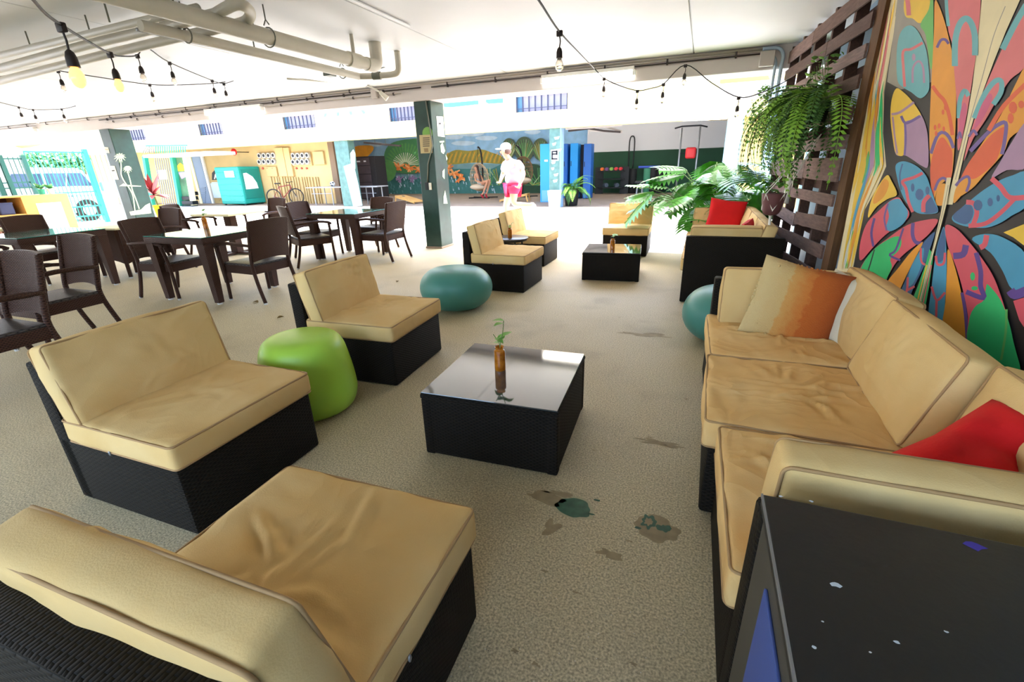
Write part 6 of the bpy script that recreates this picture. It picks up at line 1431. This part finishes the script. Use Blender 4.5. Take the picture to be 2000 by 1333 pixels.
for k, a_ in (('to1', 'an1'), ('to2', 'an2')):
    p_ = V[k][0]; q_ = V[a_][0]; b_ = Vector((q_.x, q_.y, .06)); skin('shoe', {'a': (b_, .045), 'b': (b_.lerp(p_, .6), .045), 'c': (b_.lerp(p_, 1.25), .035)}, [('a', 'b'), ('b', 'c')], mat('red_shoe', (186, 40, 56), 0.5), pw)
M_RATT = mat('rattan', (190, 166, 136), 0.7, vary=0.2); M_RATD = mat('rattan_brown', (120, 90, 62), 0.7, vary=0.2)
def egg_chair(label, cx, cy, Y, m, tip, pole):
    t = thing('egg_chair', label, 'chair', (0, 0, 0), 0, 'hanging egg chairs'); c = AY(cx, cy, Y)
    b = MB(); n = 14; vs = []; fs = []
    for i in range(n + 1):                       # open shell: ribs and hoops
        a = PI * (.05 + .9 * i / n); pts = []
        for k in range(13):
            e = -PI / 2 + PI * k / 12; r = .50 * math.cos(e) * (1 if e < 0 else .95); z = .62 * math.sin(e) + .1
            pts.append(c + Vector((r * math.cos(a), .05 + r * math.sin(a) * .9, z)))
        b.tube(pts, .014, 5)
    for k in range(2, 12):
        e = -PI / 2 + PI * k / 12; r = .50 * math.cos(e); z = .62 * math.sin(e) + .1
        b.tube([c + Vector((r * math.cos(a), .05 + r * math.sin(a) * .9, z)) for a in [PI * (.05 + .9 * i / 12) for i in range(13)]], .014, 5)
    b.build('basket', m, t)['kind'] = 'stuff'
    MB().ball(c + Vector((0, .02, -.33)), (.43, .36, .14), 18, 10).build('seat_cushion', mat('beige_pad', (206, 184, 156), 0.9), t, smooth=True)
    base = Vector((AY(pole[-1][0], 380, Y + .55).x, Y + .55, 0.03))
    pts = [AY(x, y, Y + .1 + .09 * i) for i, (x, y) in enumerate(pole)] + [base]
    MB().tube(smoothpath(pts, 4), .04, 8).build('stand', M_BLACK, t, smooth=True)
    MB().cyl(pts[0], c + Vector((0, .05, .72)), .012, n=6).build('chain', M_DARKMETAL, t)
    for a in (.5, 2.6, 3.9, 5.5): MB().tube([base, base + Vector((.75 * math.cos(a), .65 * math.sin(a), 0.0))], .03, 6).build('base_leg', M_BLACK, t)
    return t
egg_chair('hanging egg chair on a black stand holding the seated person', 934, 351, WY, M_RATT, None, [(933, 287), (937, 291), (940, 303), (942, 325), (943, 350)])
egg_chair('empty brown hanging egg chair behind the running person', 1020, 338, 21.2, M_RATD, None, [(1008, 284), (1014, 288), (1018, 300), (1020, 325), (1021, 350)])
# ================================================================ LEFT END: GATE, VAN, SHELF, PLANTS
M_GATE = mat('gate_green', (40, 150, 128), 0.5); M_FENCE = mat('fence_green', (24, 84, 72), 0.5)
GX = -18.75
t = thing('street_gate', 'bright green barred metal gate in front of the white van', 'gate', (0, 0, 0))
ga, gb = AX(100, 440, GX).y, AX(213, 440, GX).y
MB().obar((GX, gb, 0), (GX, gb, 2.3), .12, .12).build('gate_post', M_GATE, t)
for z in (.25, .55, 1.0, 2.2): MB().obar((GX, ga, z), (GX, gb, z), .05, .04).build('rail', M_GATE, t)
for k in range(15): y = ga + (gb - ga) * k / 15; MB().cyl((GX, y, .06), (GX, y, 2.2), .012, n=5).build('bar', M_GATE, t)
t = thing('gate_panel', 'pale turquoise slatted gate panel with a dark lock box', 'gate', (0, 0, 0))
for k in range(6): y = gb + .14 + k * .14; MB().obar((GX + .1, y, -.01), (GX + .1, y, 2.4), .05, .10).build('slat', mat('pale_slat', (206, 226, 226), 0.6), t)
MB().bbox(GX + .02, gb + .1, 1.0, GX + .18, gb + .95, 1.28, .01).build('lock_plate', mat('lock_blue', (130, 180, 196), 0.5), t); MB().bbox(GX + .16, gb + .62, .75, GX + .22, gb + .72, 1.15, .01).build('lock', M_BLACK, t)
t = thing('iron_fence', 'dark green vertical bar fence at the left picture edge', 'fence', (0, 0, 0))
fa, fb = AX(-30, 350, GX).y, AX(60, 350, GX).y
for y in (fa + .5, fb - .75, fb): MB().obar((GX, y, 0), (GX, y, 2.1), .10, .10).build('post', M_FENCE, t)
for z in (.2, 1.2, 1.35, 2.0): MB().obar((GX, fa, z), (GX, fb, z), .04, .04).build('rail', M_FENCE, t)
n = int((fb - fa) / .11)
for k in range(n): y = fa + (fb - fa) * k / n; MB().cyl((GX, y, .05), (GX, y, 2.05), .013, n=5).build('bar', M_FENCE, t)
# van
VX = -20.2
def vp(x, y, lo=0.28): q = AX(x, y, VX); return Vector((q.y, max(lo, q.z), 0))
van = thing('van', 'white van parked on the street behind the green gate', 'van', (0, 0, 0)); M_VAN = mat('van_white', (240, 242, 244), 0.25)
prof = [vp(-60, 430), vp(-60, 345), vp(-20, 331), vp(60, 327), vp(148, 329), vp(160, 333), vp(189, 364), vp(214, 369), vp(228, 376), vp(232, 395), vp(233, 425)]
MB().prism([Vector((VX, q.x, q.y)) for q in prof], (-1.75, 0, 0)).build('body', M_VAN, van)
def vpanel(pts, m, name, th=.012): return MB().prism([Vector((VX + .002, AX(x, y, VX).y, AX(x, y, VX).z)) for (x, y) in pts], (th, 0, 0)).build(name, m, van)
M_VGL = mat('van_glass', (70, 84, 104), 0.08, vary=.3, vscale=2)
vpanel([(84, 339), (128, 338), (128, 364), (93, 366)], M_VGL, 'side_window'); vpanel([(131, 338), (158, 338), (182, 363), (131, 364)], M_VGL, 'front_window'); vpanel([(20, 340), (80, 339), (88, 366), (22, 368)], M_VGL, 'rear_window')
vpanel([(60, 385), (232, 378), (232, 381), (60, 388)], mat('van_trim', (120, 128, 136), 0.5), 'side_trim'); vpanel([(129, 335), (130, 335), (150, 425), (149, 425)], MATS['van_trim'], 'door_seam')
for px in (178, -10):
    q = AX(px, 425, VX); w_ = MB().cyl((VX - .15, q.y, .36), (VX + .06, q.y, .36), .36, n=24).build('wheel', mat('tyre', (26, 24, 24), 0.7), van, smooth=True, angle=SM); MB().cyl((VX + .06, q.y, .36), (VX + .075, q.y, .36), .2, n=16).build('hubcap', M_GREYMETAL, w_)
# house front and hedge over the street
struct(MB().box(-36, -12, -.1, -35.5, 22, 7).build('wall_street', mat('street_white', (244, 240, 232), 0.8)), 'white house front across the street')
t = thing('shop_sign', 'blue lettered sign on the white house front', 'sign', (0, 0, 0))
for k in range(5):
    x = 90 + k * 6; MB().prism([AX(x, 284 - k * .6, -35.46), AX(x + 4, 284 - k * .6, -35.46), AX(x + 5, 278 - k * .6, -35.46), AX(x + 1, 278 - k * .6, -35.46)], (-.06, 0, 0)).build('letter', mat('sign_blue', (120, 126, 186), 0.6), t)
t = thing('awning', 'small orange awning on the white house front', 'awning', (0, 0, 0)); MB().prism([AX(42, 284, -34.6), AX(60, 288, -34.6), AX(78, 284, -34.6), AX(82, 281, -34.6)], (-.95, 0, 0)).build('cloth', mat('awning_orange', (226, 160, 100), 0.7), t)
rnd = random.Random(21); hl = [small_leaf(.22, .14, mat('hedge_leaf', (130, 186, 130), 0.6, vary=.2)), small_leaf(.18, .12, mat('hedge_leaf2', (90, 160, 100), 0.6, vary=.2))]
hg = thing('hedge', 'pale green leafy hedge on the street side above the van roof', 'hedge', (0, 0, 0))
b = MB()
for k in range(1400):
    c = AX(rnd.uniform(48, 172), rnd.uniform(303, 331) , -27 + rnd.uniform(-.5, .5)); vs, fs = leaf_mesh(.26, .16, .2, 3)
    b.add(vs, fs, Matrix.Translation(c) @ Matrix.Rotation(rnd.uniform(0, 6.3), 4, 'Z') @ Matrix.Rotation(rnd.uniform(-1, 1), 4, 'Y'))
b.build('foliage', MATS['hedge_leaf'], hg)['kind'] = 'stuff'
y0, y1 = AX(48, 330, -27).y, AX(172, 330, -27).y; MB().box(-27.4, y0, 0, -26.6, y1, 1.5).build('planter_wall', M_WHITE, hg)
for k in range(6): y = y0 + (y1 - y0) * (k + .5) / 6; MB().cyl((-27, y, 1.4), (-27, y + .1, 2.3), .04, n=5).build('trunk', mat('bark', (120, 104, 84), 0.9), hg)
# wooden shelf unit
SX = -17.4; ya, yb = AX(-60, 400, SX).y, AX(130, 420, SX).y; ym = AX(38, 420, SX).y
M_PINE = mat('pine', (222, 164, 84), 0.5, vary=.08, vscale=3, stretch=(3, 3, 12)); sh = thing('wooden_shelf', 'honey pine shelf unit with a white end panel at the far left', 'shelf', (0, 0, 0)); ST = 1.02
MB().box(SX - .4, ya, ST - .04, SX + .4, yb, ST).build('top_board', M_PINE, sh)
for y in (ya, ym, yb - .04): MB().box(SX - .4, y, 0, SX + .4, y + .04, ST - .04).build('upright', M_PINE, sh)
MB().box(SX - .38, ya, .52, SX + .38, ym, .555).build('shelf_board', M_PINE, sh); MB().box(SX - .38, ya, .06, SX + .38, ym, .10).build('shelf_board', M_PINE, sh); MB().box(SX - .4, ya, 0, SX - .37, yb, ST - .04).build('back_board', mat('shelf_dark', (92, 50, 36), .7), sh)
MB().box(SX + .34, ym + .04, 0, SX + .40, yb - .04, ST - .04).build('end_frame', M_PINE, sh); MB().box(SX + .40, ym + .26, .05, SX + .412, yb - .22, ST - .22).build('white_panel', mat('panel_white', (232, 230, 226), .6), sh)
its = [((60, 66, 96), .3, 'dark blue folded item on the pine shelf'), ((226, 206, 160), .26, 'cream box on the pine shelf'), ((196, 70, 60), .2, 'red box on the pine shelf'), ((206, 30, 26), .38, 'bright red bin at the bottom of the pine shelf'), ((150, 110, 90), .3, 'brown box at the bottom of the pine shelf')]
for k, (c_, h_, lb) in enumerate(its):
    low = k >= 3; z0 = .10 if low else .555; y = ym - .32 - (.42 * (k if not low else (k - 3))); t = thing('storage_box', lb, 'box', (SX + .12, y, z0)); MB().bbox(-.18, -.15, 0, .18, .15, h_, .03).build('body', mat('item_%d' % k, c_, .7), t); MB().bbox(-.185, -.155, h_ - .03, .185, .155, h_ + .01, .008).build('lid', mat('item_%d' % k, c_, .7), t)
for k, (px, lb) in enumerate(((76, 'small green potted plant on the pine shelf'), (95, 'small flowering pot on the pine shelf'))):
    y = AX(px, 372, SX).y; t = thing('small_pot_plant', lb, 'plant', (SX + .1, y, ST)); MB().lathe([(.06, 0), (.09, .14), (.08, .14), (.01, .12)], 14).build('pot', M_WHITE if k else M_GATE, t)
    for j in range(16): put(hl[j % 2], 'leaf', t, Matrix.Translation((0, 0, .14)) @ Matrix.Rotation(j * 2.4, 4, 'Z') @ Matrix.Rotation(-rnd.uniform(.2, 1.3), 4, 'Y') @ Matrix.Scale(.9, 4))
# red cordyline in a yellow pot on a stand
q = AY(312, 408, 8.6); t = thing('cordyline', 'red leaved plant in a bright yellow pot beside the palm painted column', 'plant', (q.x, 8.6, 0)); zb = max(.3, AY(312, 424, 8.6).z)
MB().lathe([(.11, zb), (.15, zb + .30), (.16, zb + .32), (.14, zb + .32), (.13, zb + .26), (.01, zb + .26)], 20).build('pot', mat('yellow_pot', (250, 200, 20), .4), t, smooth=True, angle=SM)
MB().bbox(-.2, -.2, zb - .04, .2, .2, zb, .01).build('stand_top', M_DARKMETAL, t)
for (x, y) in ((-.16, -.16), (.16, -.16), (-.16, .16), (.16, .16)): MB().cyl((x, y, 0), (x, y, zb - .03), .015, n=6).build('stand_leg', M_DARKMETAL, t)
MB().cyl((0, 0, zb + .2), (-.1, 0, zb + .62), .02, n=8).build('stem', M_STEM, t)
vs, fs = leaf_mesh(.62, .13, .15, 10); rl = MB().add(vs, fs).mesh('leaf', mat('red_leaf', (136, 36, 40), .4, vary=.25, vscale=5), smooth=True)
for k in range(17):
    a = k * 2.4; up = -rnd.uniform(.55, 1.45) if k < 11 else -rnd.uniform(-.15, .35); o_ = put(rl, 'leaf', t, Matrix.Translation((-.1, 0, zb + .58)) @ Matrix.Rotation(a if k < 11 else rnd.uniform(-.7, .7), 4, 'Z') @ Matrix.Rotation(up, 4, 'Y') @ Matrix.Scale(rnd.uniform(.75, 1.05), 4))
# entrance porch with stairs
EY = 16.0
t = thing('entrance_porch', 'green framed entrance cage with white canopy and railing above', 'porch', (0, 0, 0)); M_EG = mat('porch_green', (36, 140, 112), .5)
def eb(px0, py0, px1, py1, w, m, name, Y=EY): MB().obar(AY(px0, py0, Y), AY(px1, py1, Y), w, w, (0, 1, 0)).build(name, m, t)
for (x0, x1) in ((283, 300), (337, 354), (362, 380)): eb(x0, 306, x1, 408, .18, M_EG if x0 < 360 else M_CREAM, 'post')
fbox('canopy', 278, 299, 412, 305, EY - 1.0, 1.2, M_WHITE, t)
for k in range(9): x = 302 + k * 4.2; eb(x, 308, x + 17, 404, .03, M_GREYMETAL, 'bar')
for k in range(20): x = 278 + k * 4.4; eb(x + (8 if k < 3 else 0), 286, x, 299, .03, M_EG if k > 5 else M_GREYMETAL, 'railing_bar')
eb(285, 285, 365, 284, .05, M_EG, 'top_rail')
decal('notice', '', [(308, 333), (324, 332), (327, 350), (312, 351)], EY - .05, M_WHITE, t)
decal('mural_panel', '', [(343, 308), (360, 308), (380, 404), (358, 404)], EY + .1, mat('porch_mural', (70, 104, 72), .7, vary=.4, vscale=2), t); decal('mural_flower', '', [(345, 325), (352, 318), (362, 326), (360, 334), (348, 335)], EY + .09, MATS['mural_org'], t); decal('mural_flower', '', [(348, 337), (362, 336), (366, 344), (355, 350)], EY + .09, MATS['mural_vio'], t)
for k in range(4): fbox('step', 355, 402 - k * 9, 376, 409 - k * 9, EY - .25 + .12 * k, .3, M_DARKMETAL, t)
# details on the lounge columns
M_PAPER = mat('paper', (236, 230, 216), .8); M_PAPERT = mat('kraft_paper', (190, 172, 128), .8); CPx = lambda y0: None
def face_poly(pts, axis, val, m, name, parent, th=.003):
    f = AY if axis == 'y' else AX; P = [f(x, y, val) for (x, y) in pts]; MB().prism(P, (0, -th, 0) if axis == 'y' else (th, 0, 0)).build(name, m, parent)
t = thing('notice', 'tan printed notice taped to the front of the green column', 'notice', (0, 0, 0)); face_poly([(819, 264), (843, 263), (845, 299), (822, 300)], 'y', 7.477, M_PAPERT, 'sheet', t)
for k in range(5): face_poly([(826, 269 + k * 4), (839, 268.5 + k * 4), (839, 270 + k * 4), (826, 270.5 + k * 4)], 'y', 7.473, M_DARKPIPE, 'text_line', t)
face_poly([(828, 290), (836, 289.5), (837, 297), (829, 297.5)], 'y', 7.473, mat('print_brown', (150, 126, 92), .8), 'print', t)
t = thing('cactus_cutout', 'green round cutout behind the tan notice on the column', 'decoration', (0, 0, 0)); face_poly([(826 + 9 + 10 * math.cos(a), 260 + 12 * math.sin(a)) for a in [k * PI / 8 for k in range(16)]], 'y', 7.4785, mat('cutout_green', (120, 166, 80), .7), 'cutout', t)
t = thing('notice', 'white sheet taped to the lit side of the green column', 'notice', (0, 0, 0)); face_poly([(852, 227), (865, 228), (868, 268), (855, 266)], 'x', -4.367, M_PAPER, 'sheet', t); face_poly([(857, 240), (861, 240), (861, 243), (857, 243)], 'x', -4.363, M_DARKPIPE, 'print', t)
t = thing('column_conduit', 'thin grey conduit with a socket running down the green column', 'conduit', (0, 0, 0)); MB().tube([(-4.44, 7.46, 2.47), AY(845, 285, 7.46), AY(836, 320, 7.46), AY(835, 357, 7.46)], .011, 6).build('tube', M_ROD, t, smooth=True)
c_ = AY(837, 363, 7.47); MB().bbox(c_.x - .05, 7.43, c_.z - .07, c_.x + .02, 7.48, c_.z + .06, .006).build('socket_box', M_BLACK, t); MB().bbox(c_.x + .02, 7.44, c_.z - .07, c_.x + .06, 7.48, c_.z + .05, .004).build('socket_plate', M_PAPER, t)
M_PALE = mat('pale_leaf_paint', (196, 214, 170), .7); pd = thing('painted_leaves', 'pale green leaf shapes painted on the lit side of the green column', 'mural', (0, 0, 0))
for q in ([(860, 284), (864, 279), (869, 295), (866, 301), (861, 297)], [(870, 302), (874, 310), (872, 314)], [(864, 335), (868, 330), (868, 350), (864, 345)], [(866, 385), (869, 372), (874, 398), (866, 398)], [(858, 276), (867, 275), (867, 278), (859, 279)]): face_poly(q, 'x', -4.367, M_PALE, 'leaf_shape', pd)
palm = thing('palm_mural', 'two pale palm trees painted on the left green column', 'mural', (0, 0, 0)); PXv = -12.927; M_PALM = mat('palm_paint', (204, 226, 168), .7)
def ZL(p): return (190 + p[0] / 7.017, 250 + p[1] / 7.017)
for trunk, cx, cy, R_ in (([(320, 440), (328, 560), (330, 650), (380, 750), (440, 830), (490, 940), (515, 1140)], 310, 400, 88), ([(415, 600), (450, 720), (480, 850), (530, 980), (575, 1110)], 415, 560, 66)):
    for qd in stroke(smoothpath([Vector(p) for p in trunk], 3), 15): face_poly([ZL(p) for p in qd], 'x', PXv, M_PALM, 'trunk_stroke', palm, .002)
    for k in range(11):
        a = 2 * PI * k / 11; ex, ey = cx + R_ * math.cos(a), cy + R_ * math.sin(a) * .8 + 12; mx_, my_ = cx + R_ * .55 * math.cos(a), cy + R_ * .55 * math.sin(a) * .8 - 8; face_poly([ZL(p) for p in ((cx, cy), (mx_ - 9 * math.sin(a), my_ + 9 * math.cos(a)), (ex, ey), (mx_ + 9 * math.sin(a), my_ - 9 * math.cos(a)))], 'x', PXv, M_PALM, 'frond_stroke', palm, .002)
face_poly([ZL(p) for p in ((440, 1150), (600, 1120), (660, 1060), (720, 1030), (740, 1170), (460, 1200))], 'x', PXv, M_PALM, 'island', palm, .002)
face_poly([ZL(p) for p in ((300, 800), (360, 760), (390, 780), (600, 795), (600, 805), (380, 800))], 'x', PXv, M_PALM, 'wave_stroke', palm, .002)
t = thing('notice', 'upper white sheet on the dark face of the palm painted column', 'notice', (0, 0, 0)); face_poly([ZL(p) for p in ((90, 260), (150, 265), (170, 345), (112, 345))], 'y', 7.416, M_PAPER, 'sheet', t); face_poly([ZL(p) for p in ((105, 290), (145, 292), (150, 300), (108, 298))], 'y', 7.412, M_PAPERT, 'print', t)
t = thing('notice', 'lower white sheet on the dark face of the palm painted column', 'notice', (0, 0, 0)); face_poly([ZL(p) for p in ((165, 520), (240, 520), (300, 710), (225, 710))], 'y', 7.416, M_PAPER, 'sheet', t); face_poly([ZL(p) for p in ((200, 580), (235, 578), (238, 592), (204, 594))], 'y', 7.412, M_DARKPIPE, 'print', t)
